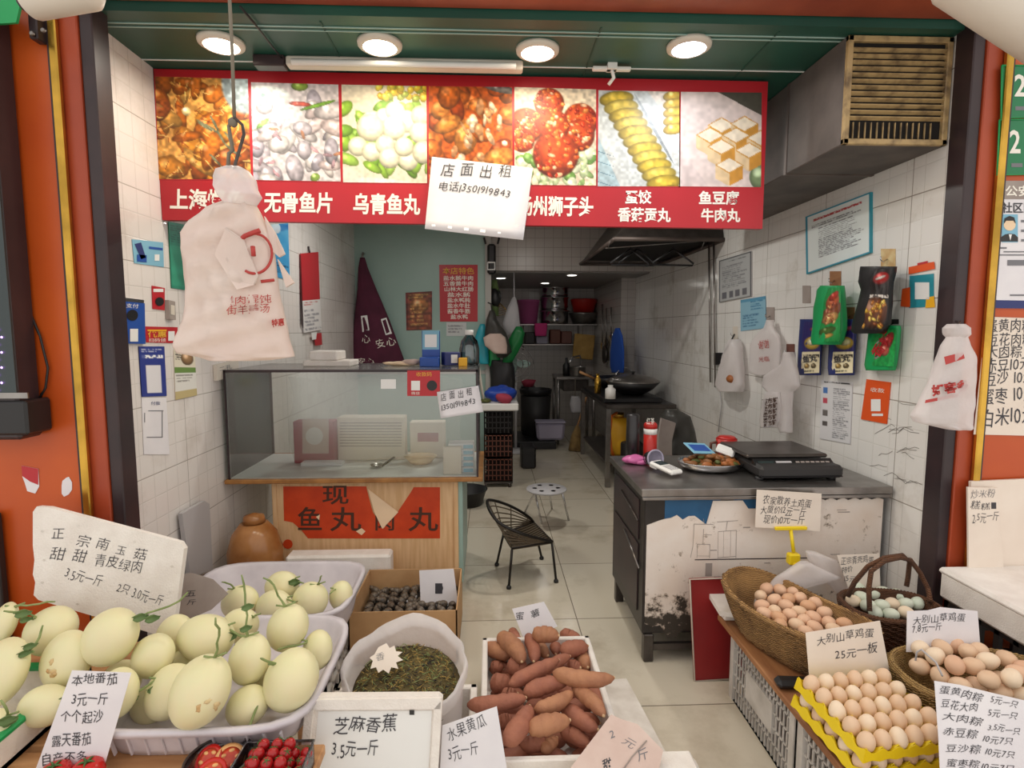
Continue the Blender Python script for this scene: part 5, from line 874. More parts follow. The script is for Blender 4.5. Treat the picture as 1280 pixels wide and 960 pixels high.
# fan
t = thing('standing_fan', 'grey round electric fan behind the hanging bags', 'fan', (ay(645, 455, 6.75).x, 6.75, 0)); c = ay(645, 455, 6.75); r = .21; f = MB()
for rr_ in (r, r*.7, r*.4): f.tube([(c.x+rr_*math.cos(k*math.pi/12), 6.70, c.z+rr_*math.sin(k*math.pi/12)) for k in range(25)], .005, 'steel', 5)
for k in range(20): w = k*math.pi/10; f.tube([(c.x+.04*math.cos(w), 6.695, c.z+.04*math.sin(w)), (c.x+r*math.cos(w), 6.70, c.z+r*math.sin(w))], .002, 'steel', 4)
gr_ = part(f, 'grille', t); f = MB()
for k in range(3):
    w = k*2.09; f.ell((0, 0, 0), (.085, .05, .006), 'partition_green', Matrix.Translation((c.x+.09*math.cos(w), 6.745, c.z+.09*math.sin(w))) @ Matrix.Rotation(-w, 4, 'Y') @ Matrix.Rotation(math.pi/2-.35, 4, 'X'))
part(f, 'blades', t); part(MB().ell((c.x, 6.82, c.z), (.06, .07, .06), 'grey_plastic'), 'motor', t); part(MB().tube([(c.x, 6.83, .03), (c.x, 6.83, c.z-.05)], .018, 'grey_plastic', 10), 'pole', t); part(MB().lathe([(.001, 0), (.17, 0), (.18, .02), (.06, .04), (.001, .045)], 'grey_plastic', (c.x, 6.83, 0), 24), 'base', t)
# crate stack on a low stand
def crate(mb, lo, hi, m, nx=6, nz=3, bar=.012, ends=True):
    (x0, y0, z0), (x1, y1, z1) = lo, hi; b = bar
    mb.b2((x0, y0, z0), (x1, y1, z0+b), m)
    for z in [z0+(z1-z0-b)*k/nz for k in range(nz+1)]:
        mb.b2((x0, y0, z), (x1, y0+b, z+b), m); mb.b2((x0, y1-b, z), (x1, y1, z+b), m); mb.b2((x0, y0, z), (x0+b, y1, z+b), m); mb.b2((x1-b, y0, z), (x1, y1, z+b), m)
    for k in range(nx+1): x = x0+(x1-x0-b)*k/nx; mb.b2((x, y0, z0), (x+b, y0+b*.8, z1), m); mb.b2((x, y1-b*.8, z0), (x+b, y1, z1), m)
    ny = max(2, round(nx*(y1-y0)/(x1-x0)))
    for k in range(ny+1): y = y0+(y1-y0-b)*k/ny; mb.b2((x0, y, z0), (x0+b*.8, y+b, z1), m); mb.b2((x1-b*.8, y, z0), (x1, y+b, z1), m)
ya = 5.25; cx_0, cx_1 = ay(605, 560, ya).x, ay(641, 560, ya).x; zz = lambda v: ay(622, v, ya).z
t = thing('low_stand', 'low dark metal stand under the plastic crates', 'stand', ((cx_0+cx_1)/2, ya+.15, 0)); z1 = zz(602); f = MB()
f.b2((cx_0, ya, z1-.02), (cx_1, ya+.3, z1), 'dark_steel'); part(f, 'top', t)
for x in (cx_0+.015, cx_1-.03):
    for y in (ya+.01, ya+.28): part(MB().tube([(x, y, 0), (x, y, z1-.02)], .012, 'dark_steel', 8), 'leg', t)
for k, (va, vb, m, l) in enumerate(((602, 574, 'crate_brown', 'lowest reddish brown plastic crate of the stack on metal stand'), (572, 544, 'crate_brown', 'middle brown slotted plastic crate of the kitchen stack'), (543, 514, 'crate_black', 'topmost black plastic crate of the kitchen stack'))):
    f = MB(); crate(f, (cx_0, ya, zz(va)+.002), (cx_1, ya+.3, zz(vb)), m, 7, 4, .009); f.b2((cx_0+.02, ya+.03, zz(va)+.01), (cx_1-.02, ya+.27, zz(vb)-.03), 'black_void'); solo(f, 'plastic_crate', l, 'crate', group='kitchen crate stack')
t = thing('white_tray', 'white tray on top of the kitchen crate stack', 'tray', ((cx_0+cx_1)/2, ya+.15, zz(513))); part(MB().box(((cx_0+cx_1)/2+.01, ya+.14, (zz(513)+zz(504))/2), (.36, .36, .07), 'white_plastic', .01), 'tray_body', t)
zt2 = (zz(513)+zz(504))/2+.036; f = MB(); f.ell(((cx_0+cx_1)/2+.03, ya+.18, zt2+.07), (.15, .11, .075), 'royal_bag', None, 18, 10, .14, 8); solo(f, 'blue_bag', 'crumpled bright blue bag on the white tray', 'bag'); f = MB(); f.ell(((cx_0+cx_1)/2+.06, ya+.0, zt2+.045), (.085, .06, .045), 'crimson_cloth', None, 16, 8, .1, 9); solo(f, 'crimson_bag', 'dark red bag in front of the blue bag', 'bag'); f = MB(); f.ell(((cx_0+cx_1)/2-.12, ya+.03, zt2+.02), (.05, .06, .02), 'food_green', None, 12, 8, .12, 3); solo(f, 'green_cloth', 'small pale green cloth at left of the white tray', 'cloth')
q = az(587, 610, 0); solo(MB().lathe([(.001, 0), (.13, 0), (.17, .13), (.18, .135), (.165, .135), (.12, .01), (.001, .01)], 'black_plastic', (-.2, 4.75, 0), 26), 'black_basin', 'black round basin on the floor behind wooden stall', 'basin')
f = MB(); a = az(650, 588, 0); b = az(668, 588, 0); f.box(((a.x+b.x)/2+.02, a.y+.2, .12), (.16, .3, .24), 'black_plastic', .02); solo(f, 'black_box', 'dark box standing right of the crate stack', 'box')
f = MB(); a = ay(640, 562, 7.0); b = ay(722, 562, 7.0); f.b2((.3, 6.95, .0), (.84, 7.72, .1), 'black_plastic', .01); solo(f, 'floor_platform', 'low black platform on the kitchen floor at back', 'platform')
t = thing('waste_bin', 'big black rubbish bin with liner in the kitchen', 'bin', (.55, 7.3, .1)); a = ay(650, 545, 7.3); b = ay(692, 490, 7.3); cxx = (a.x+b.x)/2; part(MB().lathe([(.001, 0), (.18, 0), (.205, b.z-.16), (.001, b.z-.16)], 'dark_plastic', (cxx, 7.46, .1), 22), 'body', t); part(MB().lathe([(.21, b.z-.12), (.22, b.z-.06), (.2, b.z-.05), (.18, b.z-.14), (.001, b.z-.15)], 'black_plastic', (cxx, 7.46, .1-.02), 22, fl=lambda w, z: 1+.03*math.sin(w*7)), 'liner', t)
q = ay(662, 481, 7.6); solo(MB().lathe([(.001, 0), (.07, 0), (.11, .09), (.1, .09), (.06, .01), (.001, .01)], 'crimson_cloth', (q.x, 7.85, b.z+.02), 20).b2((q.x-.1, 7.78, 0), (q.x+.1, 7.95, b.z+.02), 'dark_plastic', .01), 'red_bowl', 'dark red bowl on a dark carton behind the rubbish bin', 'bowl')
a = ay(673, 548, 7.15); b = ay(708, 521, 7.15); f = MB().box(((a.x+b.x)/2-.04, 7.07, .1+.12), (b.x-a.x-.02, .2, .22), 'lilac_plastic', .03, None, 1.08, 1.08); f.box(((a.x+b.x)/2-.04, 7.07, .34), (b.x-a.x+.02, .23, .02), 'lilac_plastic', .008); solo(f, 'storage_tub', 'pale lilac plastic tub on the black platform', 'tub')
# back wall shelf and pots
t = thing('wall_shelf', 'two tier metal shelf on the back kitchen wall', 'shelf', (.9, 8.5, 1.3)); sy = 8.35; za, zb = ay(700, 405, sy).z, ay(700, 430, sy).z; xa, xb = ay(648, 405, sy).x, ay(747, 405, sy).x
part(MB().b2((xa, sy, za-.02), (xb, YB-.005, za), 'steel', .003), 'upper_board', t); part(MB().b2((xa+.06, sy, zb-.02), (xb-.22, YB-.005, zb), 'steel', .003), 'lower_board', t)
f = MB()
for x in (xa+.08, xb-.25): f = MB().b2((x, sy+.02, zb-.05), (x+.02, YB-.005, za-.02), 'dark_steel') if 0 else MB().b2((x, YB-.04, zb-.1), (x+.02, YB-.006, za-.02), 'dark_steel'); part(f, 'bracket', t)
def lat(name, lab, cat, px, y, zb_, prof, m, n=26):
    a = ay(px[0], 400, y); b = ay(px[1], 400, y); w = (b.x-a.x)/2; return solo(MB().lathe([(r*w, z) for r, z in prof], m, ((a.x+b.x)/2, y, zb_+.001), n), name, lab, cat)
lat('pink_bucket', 'pink plastic bucket on the kitchen shelf', 'bucket', (647, 674), 8.5, za, [(.001, 0), (.8, 0), (1, .33), (1.04, .33), (1.04, .36), (.95, .36), (.76, .02), (.001, .02)], 'pink_plastic')
zz_ = za
for k, (h, r, l) in enumerate(((.2, 1, 'lowest steel steamer pot of the shelf stack'), (.2, .98, 'middle steel steamer pot of the shelf stack'), (.14, 1.0, 'topmost steel steamer tier with lid on shelf stack'))):
    o = lat('steamer_pot', l, 'pot', (675, 711), 8.52, zz_, [(.001, 0), (r*.9, 0), (r*.95, h*.3), (r*.95, h-.02), (r*1.03, h-.015), (r*1.03, h), (.001, h+(.03 if k == 2 else 0))], 'bright_steel'); o['group'] = 'steamer pots'; zz_ += h+.002
lat('steel_basin', 'grey steel basin on shelf under the red basin', 'basin', (711, 747), 8.52, za, [(.001, 0), (.7, 0), (.98, .15), (1, .17), (.93, .17), (.66, .015), (.001, .015)], 'steel')
lat('red_basin', 'bright red plastic basin on top of steel basin', 'basin', (713, 746), 8.52, za+.175, [(.001, 0), (.75, 0), (.97, .17), (1, .2), (.93, .2), (.7, .015), (.001, .015)], 'red_plastic')
f, _ = sack([(404, 668, 684), (410, 668, 684), (420, 669, 683)], 'y', sy-.03, .02, 'magenta_cloth', .4, 14, 51); solo(f, 'pink_towel', 'pink towel hanging over the shelf front edge', 'towel')
for k, (u0, u1, v, m, l) in enumerate(((656, 668, 415, 'dark_plastic', 'dark pot at left of the lower shelf'), (670, 684, 420, 'lilac_plastic', 'pale container below the pink towel on lower shelf'), (687, 700, 412, 'crate_brown', 'brown box in middle of lower shelf'), (701, 714, 414, 'brown_plastic', 'brown box at right end of lower shelf'))):
    a = ay(u0, v, 8.5); b = ay(u1, v, 8.5); solo(MB().b2((a.x, 8.42, zb+.001), (b.x, 8.6, a.z), m, .012), 'storage_box', l, 'box', group='things on the lower kitchen shelf')
f = MB(); a = ay(717, 417, 8.2); b = ay(745, 450, 8.2); f.box((0, 0, 0), (b.x-a.x-.03, .03, a.z-b.z-.02), 'cutting_board', .01, Matrix.Translation(((a.x+b.x)/2, 8.3, (a.z+b.z)/2)) @ Matrix.Rotation(.1, 4, 'Y') @ Matrix.Rotation(-.05, 4, 'X')); f.tube([((a.x+b.x)/2-.02, 8.3, a.z-.01), ((a.x+b.x)/2-.02, 8.33, za-.025)], .006, 'rope', 6); solo(f, 'cutting_board', 'yellow wooden cutting board hanging below the shelf', 'board')
f, _ = sack([(410, 770, 774), (420, 766, 778), (440, 763, 780), (458, 763, 780), (466, 765, 779)], 'x', 1.54, .02, 'blue_cloth', .5, 16, 52); solo(f, 'blue_apron', 'blue apron hanging on the kitchen side wall', 'apron')
for k, (u, v0, v1, l) in enumerate(((753, 380, 432, 'ladle hung nearest the cutting board on kitchen wall'), (758, 385, 428, 'middle ladle hung on kitchen wall'), (764, 384, 420, 'ladle hung nearest the blue apron'))):
    t = thing('hanging_ladle', l, 'ladle', ax(u, v1, 1.58), 'kitchen ladles'); a = ax(u, v0, 1.59); b = ax(u, v1, 1.58); part(MB().tube([a, b], .01, 'steel', 6), 'handle', t); part(MB().ell(b, (.02, .09, .06), ('bright_steel', 'dark_steel', 'bright_steel')[k], None, 14, 8), 'bowl', t)
q = ax(757, 443, 1.585); solo(MB().lathe([(.001, 0), (.1, .01), (.13, .05), (.12, .05), (.09, .02), (.001, .01)], 'dark_steel', (0, 0, 0), 20, Matrix.Translation((1.61, q.y, q.z)) @ Matrix.Rotation(-math.pi/2, 4, 'Y')).tube([(1.59, q.y, q.z+.12), (1.59, q.y, q.z+.25)], .01, 'dark_steel', 6), 'hanging_pan', 'dark pan hung low beside the blue apron', 'pan')
# sink unit
t = thing('sink_unit', 'steel sink unit on legs at the kitchen back', 'sink', (1.1, 7.5, 0)); x0, x1, y0, y1 = .87, 1.4, 7.25, 7.8; zs = ay(720, 472, 7.1).z
f = MB().b2((x0, y0, zs-.04), (x1, y1, zs), 'steel', .005); part(f, 'worktop', t); part(MB().b2((x0+.1, y0+.1, zs-.2), (x1-.1, y1-.1, zs-.041), 'dark_steel', .01), 'basin', t)
for x in (x0+.03, x1-.03):
    for y in (y0+.03, y1-.03): part(MB().tube([(x, y, 0), (x, y, zs-.04)], .02, 'steel', 8), 'leg', t)
part(MB().tube([(1.25, 7.65, zs), (1.25, 7.65, zs+.22), (1.23, 7.6, zs+.26), (1.12, 7.5, zs+.24), (1.06, 7.45, zs+.16)], .012, 'bright_steel', 8), 'tap', t)
lat('cooking_pot', 'steel cooking pot standing on the sink unit', 'pot', (712, 733), 7.35, zs, [(.001, 0), (.9, 0), (1, .02), (1, .12), (1.05, .125), (.95, .125), (.92, .02), (.001, .02)], 'steel'); lat('dark_bottle', 'small dark bottle on the sink unit left end', 'bottle', (704, 713), 7.4, zs, [(.001, 0), (1, 0), (1, .14), (.4, .18), (.4, .24), (.001, .24)], 'black_plastic', 14)
f, _ = sack([(495, 714, 724), (505, 712, 728), (515, 714, 726)], 'y', 7.17, .05, 'clear_bag', .6, 14, 53); f.tube([ay(719, 495, 7.17), (ay(719, 490, 7.24).x, 7.245, zs-.02)], .005, 'rope', 5); solo(f, 'hanging_bag', 'small white bag hanging at the sink unit front', 'bag'); q = ay(722, 540, 6.9); t = thing('corn_broom', 'straw broom standing upside down by the sink unit', 'broom', (q.x, 6.92, 0)); part(MB().tube([(q.x, 6.92, .3), (q.x+.12, 6.98, .66)], .012, 'plank_wood', 6), 'handle', t); part(MB().tube([(q.x-.02, 6.88, .0), (q.x-.01, 6.9, .18), (q.x, 6.92, .31)], [.1, .07, .02], 'wicker_tan', 12), 'bristles', t)
# stove table
t = thing('stove_table', 'steel frame table with gas stove along right kitchen wall', 'stove', (1.4, 5.8, 0)); x0, x1, y0, y1, zs = 1.1, XR-.03, 5.2, 6.7, .8
part(MB().b2((x0, y0, zs-.04), (x1, y1, zs), 'dark_steel', .005), 'worktop', t); part(MB().b2((x0+.03, y0+.03, .2), (x1-.03, y1-.03, .22), 'dark_steel'), 'lower_shelf', t)
for x in (x0+.025, x1-.025):
    for y in (y0+.025, y1-.025): part(MB().b2((x-.022, y-.022, 0), (x+.022, y+.022, zs-.04), 'steel', .003), 'leg', t)
part(MB().b2((x0, y0+.12, zs), (x1-.1, y1-.2, zs+.05), 'black_plastic', .01), 'burner_block', t); f = MB()
q = az(800, 492, zs+.1); wy = 5.6
solo(MB().lathe([(.001, 0), (.1, 0), (.2, .06), (.27, .13), (.26, .13), (.19, .07), (.001, .012)], 'black_plastic', (1.45, wy, zs+.052), 30), 'iron_wok', 'black iron wok on the front stove burner', 'wok')
t = thing('wok_lid', 'shiny domed wok lid covering the front wok', 'lid', (1.45, wy, zs+.185)); part(MB().lathe([(.27, 0), (.27, .006), (.2, .045), (.08, .07), (.001, .075)], 'steel', (1.45, wy, zs+.184), 30), 'dome', t); part(MB().lathe([(.015, .07), (.015, .09), (.03, .1), (.001, .105)], 'black_plastic', (1.45, wy, zs+.184), 14), 'knob', t)
t = thing('iron_wok', 'second black wok with long handle on the rear burner', 'wok', (1.35, 6.2, zs+.05)); part(MB().lathe([(.001, 0), (.1, 0), (.2, .06), (.25, .13), (.24, .13), (.19, .07), (.001, .012)], 'black_plastic', (1.38, 6.2, zs+.052), 30), 'pan', t); part(MB().tube([(1.16, 6.12, zs+.17), (.98, 6.05, zs+.25)], .014, 'plank_wood', 8), 'handle', t)
t = thing('mesh_strainer', 'wire mesh strainer leaning over the rear wok', 'strainer', (1.6, 6.3, zs+.2)); c = Vector((1.6, 6.52, zs+.14)); f = MB(); f.tube([c+Vector((.12*math.cos(k*.26), .02*math.sin(k*.26), .12*math.sin(k*.26))) for k in range(25)], .006, 'bright_steel', 6); part(f, 'hoop', t); f = MB()
for k in range(-4, 5): d = k*.026; h = math.sqrt(.12**2-d*d); f.tube([c+Vector((d, 0, -h)), c+Vector((d, 0, h))], .002, 'steel', 4); f.tube([c+Vector((-h, 0, d)), c+Vector((h, 0, d))], .002, 'steel', 4)
part(f, 'mesh', t); part(MB().tube([c+Vector((-.12, 0, -.02)), c+Vector((-.2, .03, -.08))], .008, 'plank_wood', 6), 'handle', t)
for k, (x, y, w, h, m, l) in enumerate(((1.2, 5.45, .05, .13, 'white_plastic', 'white seasoning pot on the stove table'), (1.17, 5.75, .035, .2, 'gold_metal', 'yellow oil bottle on the stove table'))):
    solo(MB().lathe([(.001, 0), (w, 0), (w, h*.7), (w*.5, h*.85), (w*.5, h), (.001, h)], m, (x-.05, y-.18 if k == 0 else y, zs+.052), 16), 'seasoning_pot', l, 'jar')
t = thing('gas_cylinder', 'yellow gas cylinder with hose under stove table', 'gas cylinder', (1.16, 5.6, .0)); part(MB().lathe([(.001, .01), (.11, .01), (.13, .04), (.13, .3), (.09, .38), (.001, .4)], 'yellow_print', (1.32, 5.62, .225), 22), 'body', t); part(MB().lathe([(.05, .38), (.05, .44), (.001, .44)], 'gold_metal', (1.32, 5.62, .225), 14), 'valve', t); part(MB().tube([(1.27, 5.5, .68), (1.2, 5.42, .66), (1.17, 5.36, .5), (1.18, 5.34, .36), (1.22, 5.36, .25)], .014, 'orange_plastic', 8), 'hose', t)
lat('purple_pot', 'dark purple pot on the stove table lower shelf', 'pot', (779, 803), 5.33, .221, [(.001, 0), (.9, 0), (1, .03), (1, .18), (.95, .19), (.001, .2)], 'dark_plastic')
# heap behind the counter
f, _ = sack([(512, 832, 848), (520, 828, 862), (540, 825, 868), (565, 820, 872), (585, 815, 872)], 'y', 3.9, .2, 'dark_bag', .5, 20, 61); f.b2((1.2, 3.8, 0), (1.62, 4.05, ay(840, 583, 3.9).z), 'dark_plastic', .02); solo(f, 'dark_sack', 'dark lumpy sack heaped on box behind the counter', 'sack')
f = MB(); a = ay(824, 527, 3.66); f.prism([ay(u, v, 3.66) for u, v in ((827, 523), (845, 529), (840, 551), (840, 690), (823, 690), (823, 547))], (0, .03, 0), 'card_grey'); solo(f, 'beige_board', 'beige board leaning on the dark sack', 'board')

# ================================================================ chair and stool in the aisle
FT = {'A': Vector((.041, 3.461, 0)), 'B': Vector((.107, 3.135, 0)), 'C': Vector((.337, 3.55, 0)), 'D': Vector((.392, 3.207, 0))}
t = thing('woven_chair', 'small dark woven metal chair standing in the aisle', 'chair', (.22, 3.34, 0)); zs = .245
S = {'A': az(629, 667, zs), 'B': az(640, 685, zs), 'C': az(667, 653, zs), 'D': az(690, 677, zs)}
for k in 'ABCD':
    l = part(MB().tube([FT[k]+Vector((0, 0, .012)), FT[k].lerp(S[k], .5)+Vector((0, 0, 0)), S[k]+Vector((0, 0, -.01))], .0075, 'chair_metal', 8), 'leg', t); part(MB().lathe([(.001, 0), (.014, 0), (.015, .012), (.008, .022), (.001, .022)], 'black_plastic', FT[k], 12), 'foot_cap', l)
f = MB(); n = 12; P = []
for i in range(n+1): P.append([(S['A'].lerp(S['B'], i/n)).lerp(S['C'].lerp(S['D'], i/n), j/n)+Vector((0, 0, -.022*math.sin(math.pi*i/n)*math.sin(math.pi*j/n))) for j in range(n+1)])
f.grid(P, 'chair_weave', True, th=.012)
for i in range(n+1): f.tube([q+Vector((0, 0, .006)) for q in P[i]], .004, 'chair_weave', 5)
part(f, 'seat', t); f = MB(); f.tube([S['A'], S['B'], S['D'], S['C'], S['A']], .009, 'chair_metal', 8); part(f, 'seat_rim', t)
hp = [S['C']+Vector((0, 0, .0)), ay(661, 646, 3.52), ay(643, 635, 3.48), ay(626, 628, 3.42), ay(612, 625, 3.36), ay(609, 628, 3.30), ay(613, 640, 3.22), ay(626, 655, 3.17), ay(655, 668, 3.16), S['D']]
hs = []      # smooth hoop
for i in range(len(hp)-1):
    p0, p1, p2, p3 = hp[max(i-1, 0)], hp[i], hp[i+1], hp[min(i+2, len(hp)-1)]
    for k in range(4): q = k/4; hs.append(.5*((2*p1)+(p2-p0)*q+(2*p0-5*p1+4*p2-p3)*q*q+(3*p1-p0-3*p2+p3)*q**3))
hs.append(hp[-1]); part(MB().tube(hs, .009, 'chair_metal', 8), 'back_hoop', t)
f = MB(); edge = [S['C'], S['A'], S['B'], S['D']]
def along(q): q = q*3; i = min(int(q), 2); return edge[i].lerp(edge[i+1], q-i)
nh = len(hs)-1
for tt in (.16, .34, .5, .64, .76, .87): f.tube([hs[k].lerp(along(k/nh), tt) for k in range(2, nh-1)], .0042, 'chair_weave', 6)
for k in range(4, nh-3, 5): f.tube([hs[k], along(k/nh)], .004, 'chair_weave', 6)
part(f, 'back_weave', t)
t = thing('round_stool', 'white round stool with thin metal legs in the aisle', 'stool', (.435, 4.25, 0)); c = az(683, 612, .285); f = MB(); f.lathe([(.001, 0), (.148, 0), (.156, .008), (.152, .016), (.001, .018)], 'grey_plastic', (c.x, c.y, .28), 36)
for k in range(6): w = k*math.pi/3; f.lathe([(.001, .0185), (.018, .0185)], 'card_grey', (c.x+.09*math.cos(w), c.y+.09*math.sin(w), .28), 12)
part(f, 'seat', t)
for k, (u, v) in enumerate(((677, 655), (656, 640), (711, 651), (690, 636))): p = az(u, v, 0); d = (p-Vector((c.x, c.y, 0))); q = Vector((c.x, c.y, .272))+d.normalized()*.14; part(MB().tube([p, q], .008, 'bright_steel', 8), 'leg', t)

# ================================================================ left produce: plank, crates, melons
zp = .37
t = thing('plank_table', 'plank display table under the melon crates', 'table', (-1.2, 1.6, 0)); part(MB().b2((-2.1, 1.12, zp-.03), (-.455, 1.458, zp), 'plank_wood', .004), 'tabletop', t); part(MB().b2((-2.1, 1.482, zp-.03), (-.6, 2.0, zp), 'plank_wood', .004), 'tabletop', t)
for x in (-2.0, -1.25, -.65):
    for y in (1.2, 1.9): part(MB().b2((x-.03, y-.03, 0), (x+.03, y+.03, zp-.03), 'plank_wood', .004), 'leg', t)
def tub(name, lab, cat, x0, x1, y0, y1, z0, z1, m, fl=.03, rim=.018, rib=12, solid=True, th=.008):
    t = thing(name, lab, cat, ((x0+x1)/2, (y0+y1)/2, z0)); f = MB(); n = 48
    def loop(sx, z, ins): 
        hx_, hy_ = (x1-x0)/2-ins, (y1-y0)/2-ins; P = []
        for k in range(n):
            w = 2*math.pi*k/n; c, s_ = math.cos(w), math.sin(w); e = 5; q = (abs(c)**e+abs(s_)**e)**(-1/e); P.append(((x0+x1)/2+hx_*c*q, (y0+y1)/2+hy_*s_*q, z))
        return P
    f.grid([loop(0, z0, fl*1.05)]+[loop(0, z0+(z1-z0)*k/5, fl*(1-k/5)) for k in range(6)]+[loop(0, z1+.002, -rim), loop(0, z1-.014, -rim-.002), loop(0, z1-.014, -rim+.006)], m, True, closeu=True)
    f.grid([loop(0, z1+.001, -.002), loop(0, z1-.01, th), loop(0, z0+.012, fl+th)], m, True, closeu=True); k = len(f.v); f.f.append(tuple(range(k-n, k))); f.m.append(m); f.s.append(False); k2 = n; f.f.append(tuple(range(n))[::-1]); f.m.append(m); f.s.append(False)
    for k in range(rib):
        x = x0+.05+(x1-x0-.1)*k/(rib-1)
        for y, sg in ((y0+fl*.55, -1), (y1-fl*.55, 1)): f.box((x, y+sg*.002, (z0+z1)/2-.008), (.006, .012, (z1-z0)*.7), m, .002, Matrix.Translation((x, y, (z0+z1)/2)) @ Matrix.Rotation(sg*fl/(z1-z0)*-1, 4, 'X') @ Matrix.Translation((-x, -y, -(z0+z1)/2)))
    part(f, 'tub_body', t); return t
tub('melon_crate', 'front pale lilac plastic crate holding melons on the plank', 'crate', -1.09, -.505, 1.40, 1.96, zp+.001, .47, 'crate_lilac')
tub('melon_crate', 'rear pale plastic crate of melons beside the wooden stall', 'crate', -1.25, -.58, 2.07, 2.56, .26, .42, 'crate_lilac')
f = MB(); crate(f, (-1.22, 2.1, 0), (-.645, 2.53, .257), 'crate_white', 7, 4); solo(f, 'plastic_crate', 'slotted crate under the rear melon crate', 'crate')
t = thing('foam_box', 'white foam box with green rim at left edge holding melons', 'box', (-1.6, 1.5, zp)); x0, x1, y0, y1 = -2.05, -1.255, 1.22, 1.72; f = MB()
for lo, hi in (((x0, y0, zp+.001), (x1, y0+.02, .45)), ((x0, y1-.02, zp+.001), (x1, y1, .45)), ((x0, y0, zp+.001), (x0+.02, y1, .45)), ((x1-.02, y0, zp+.001), (x1, y1, .45)), ((x0, y0, zp+.001), (x1, y1, zp+.015))): f.b2(lo, hi, 'foam')
part(f, 'box_walls', t); f = MB()
for lo, hi in (((x0, y0-.004, .45), (x1+.004, y0+.026, .466)), ((x0, y1-.026, .45), (x1+.004, y1+.004, .466)), ((x1-.026, y0, .45), (x1+.004, y1, .466))): f.b2(lo, hi, 'green_plastic', .004)
part(f, 'green_rim', t)
ML = [  # u, v, half width, half height, tilt, z, label, skin, stem direction (px)
 (139, 802, 36, 34, .5, .585, 'melon against the foam price board, stem pointing right', 0, (45, -28)), (189, 819, 27, 26, 0, .545, 'melon just right of the one against foam board', 0, None), (168, 862, 27, 29, 0, .49, 'greener melon half behind the local tomato card', 0, None),
 (208, 866, 30, 33, -.4, .49, 'melon with leafy vine at left of the big blemished melon', 0, (-30, 12)), (260, 858, 36, 42, -.25, .52, 'big blemished melon at front middle of the crate', 1, (20, -40)), (318, 826, 26, 30, 0, .52, 'melon with long vine behind the big blemished melon', 0, (-25, -45)),
 (357, 855, 34, 38, -.35, .51, 'smooth upright melon at front right corner of the crate', 0, (-20, -5)), (305, 878, 27, 24, .4, .47, 'low melon wedged between blemished and smooth melons', 0, (20, 20)), (362, 789, 26, 29, -.3, .55, 'melon with curling vine near the rear crate edge', 0, (-15, -30)),
 (253, 800, 37, 28, -.1, .555, 'wide melon lying sideways behind the blemished melon', 0, (40, 5)), (218, 797, 24, 24, 0, .52, 'melon partly hidden left of the wide sideways melon', 0, None), (300, 782, 24, 21, 0, .53, 'pale melon under the long vine at the crate back', 0, (10, 5)), (394, 808, 19, 24, 0, .50, 'small melon at right rim of the front crate', 0, (-25, 10)),
 (300, 753, 24, 21, 0, .42, 'leftmost melon in the rear crate', 0, (-10, -12)), (343, 757, 23, 20, 0, .42, 'second melon from left at front of the rear crate', 0, (20, 5)), (352, 734, 22, 19, 0, .44, 'melon with dark dried stem at back of rear crate', 0, (12, 2)), (390, 749, 23, 22, 0, .425, 'third melon from left at front of the rear crate', 0, (10, -15)), (424, 745, 15, 18, 0, .415, 'rightmost narrow melon in the rear crate', 0, (-6, 8)),
 (178, 880, 26, 24, 0, .44, 'low melon mostly hidden under the leafy vine melon', 0, None), (230, 832, 26, 24, 0, .46, 'low melon hidden behind the big blemished melon', 0, None), (330, 850, 26, 24, 0, .45, 'low melon hidden between the smooth and long vine melons', 0, None), (150, 850, 26, 24, 0, .46, 'low melon hidden behind the local tomato card', 0, None),
 (6, 778, 16, 24, 0, .56, 'melon cut by the left edge of picture, upper one', 0, (25, -30)), (62, 789, 34, 29, .2, .545, 'melon with green leaves beside orange pillar', 0, (-25, -5)), (72, 836, 33, 36, .3, .515, 'melon with brown scar in the left pile', 1, (38, -22)), (8, 838, 33, 40, 0, .51, 'large melon at far left below leafy vine', 0, (28, -5)), (46, 880, 33, 24, 0, .47, 'low green melon inside the green rimmed box', 0, (20, -8)), (12, 897, 22, 20, 0, .46, 'lowest leafy melon at left corner of the box', 0, (10, -6))]
MP = []
for (u, v, a, b, tl, z, *_r) in ML: p = az(u, v, z); MP.append([p, (a+b)/2*(p.y*.95+.12*(1.5-z))/700])
for it in range(30):
    for i in range(len(MP)):
        for j in range(i):
            d = MP[i][0]-MP[j][0]; g = .98*(MP[i][1]+MP[j][1])-d.length
            if g > 0:
                e = (d.normalized()+Vector((0, .8 if d.y > 0 else -.8, 0))).normalized()*g*.3; MP[i][0] = MP[i][0]+e; MP[j][0] = MP[j][0]-e
def vine(f, p, d, ln, seed):
    rr = random.Random(seed); q = [p]; d = Vector(d).normalized()
    for k in range(6): d = (d+Vector((rr.uniform(-.4, .4), rr.uniform(-.3, .2), rr.uniform(-.35, .35)))).normalized(); q.append(q[-1]+d*ln/6)
    f.tube(q, [.0045]+[.0032]*5+[.0022], 'vine', 6); return q
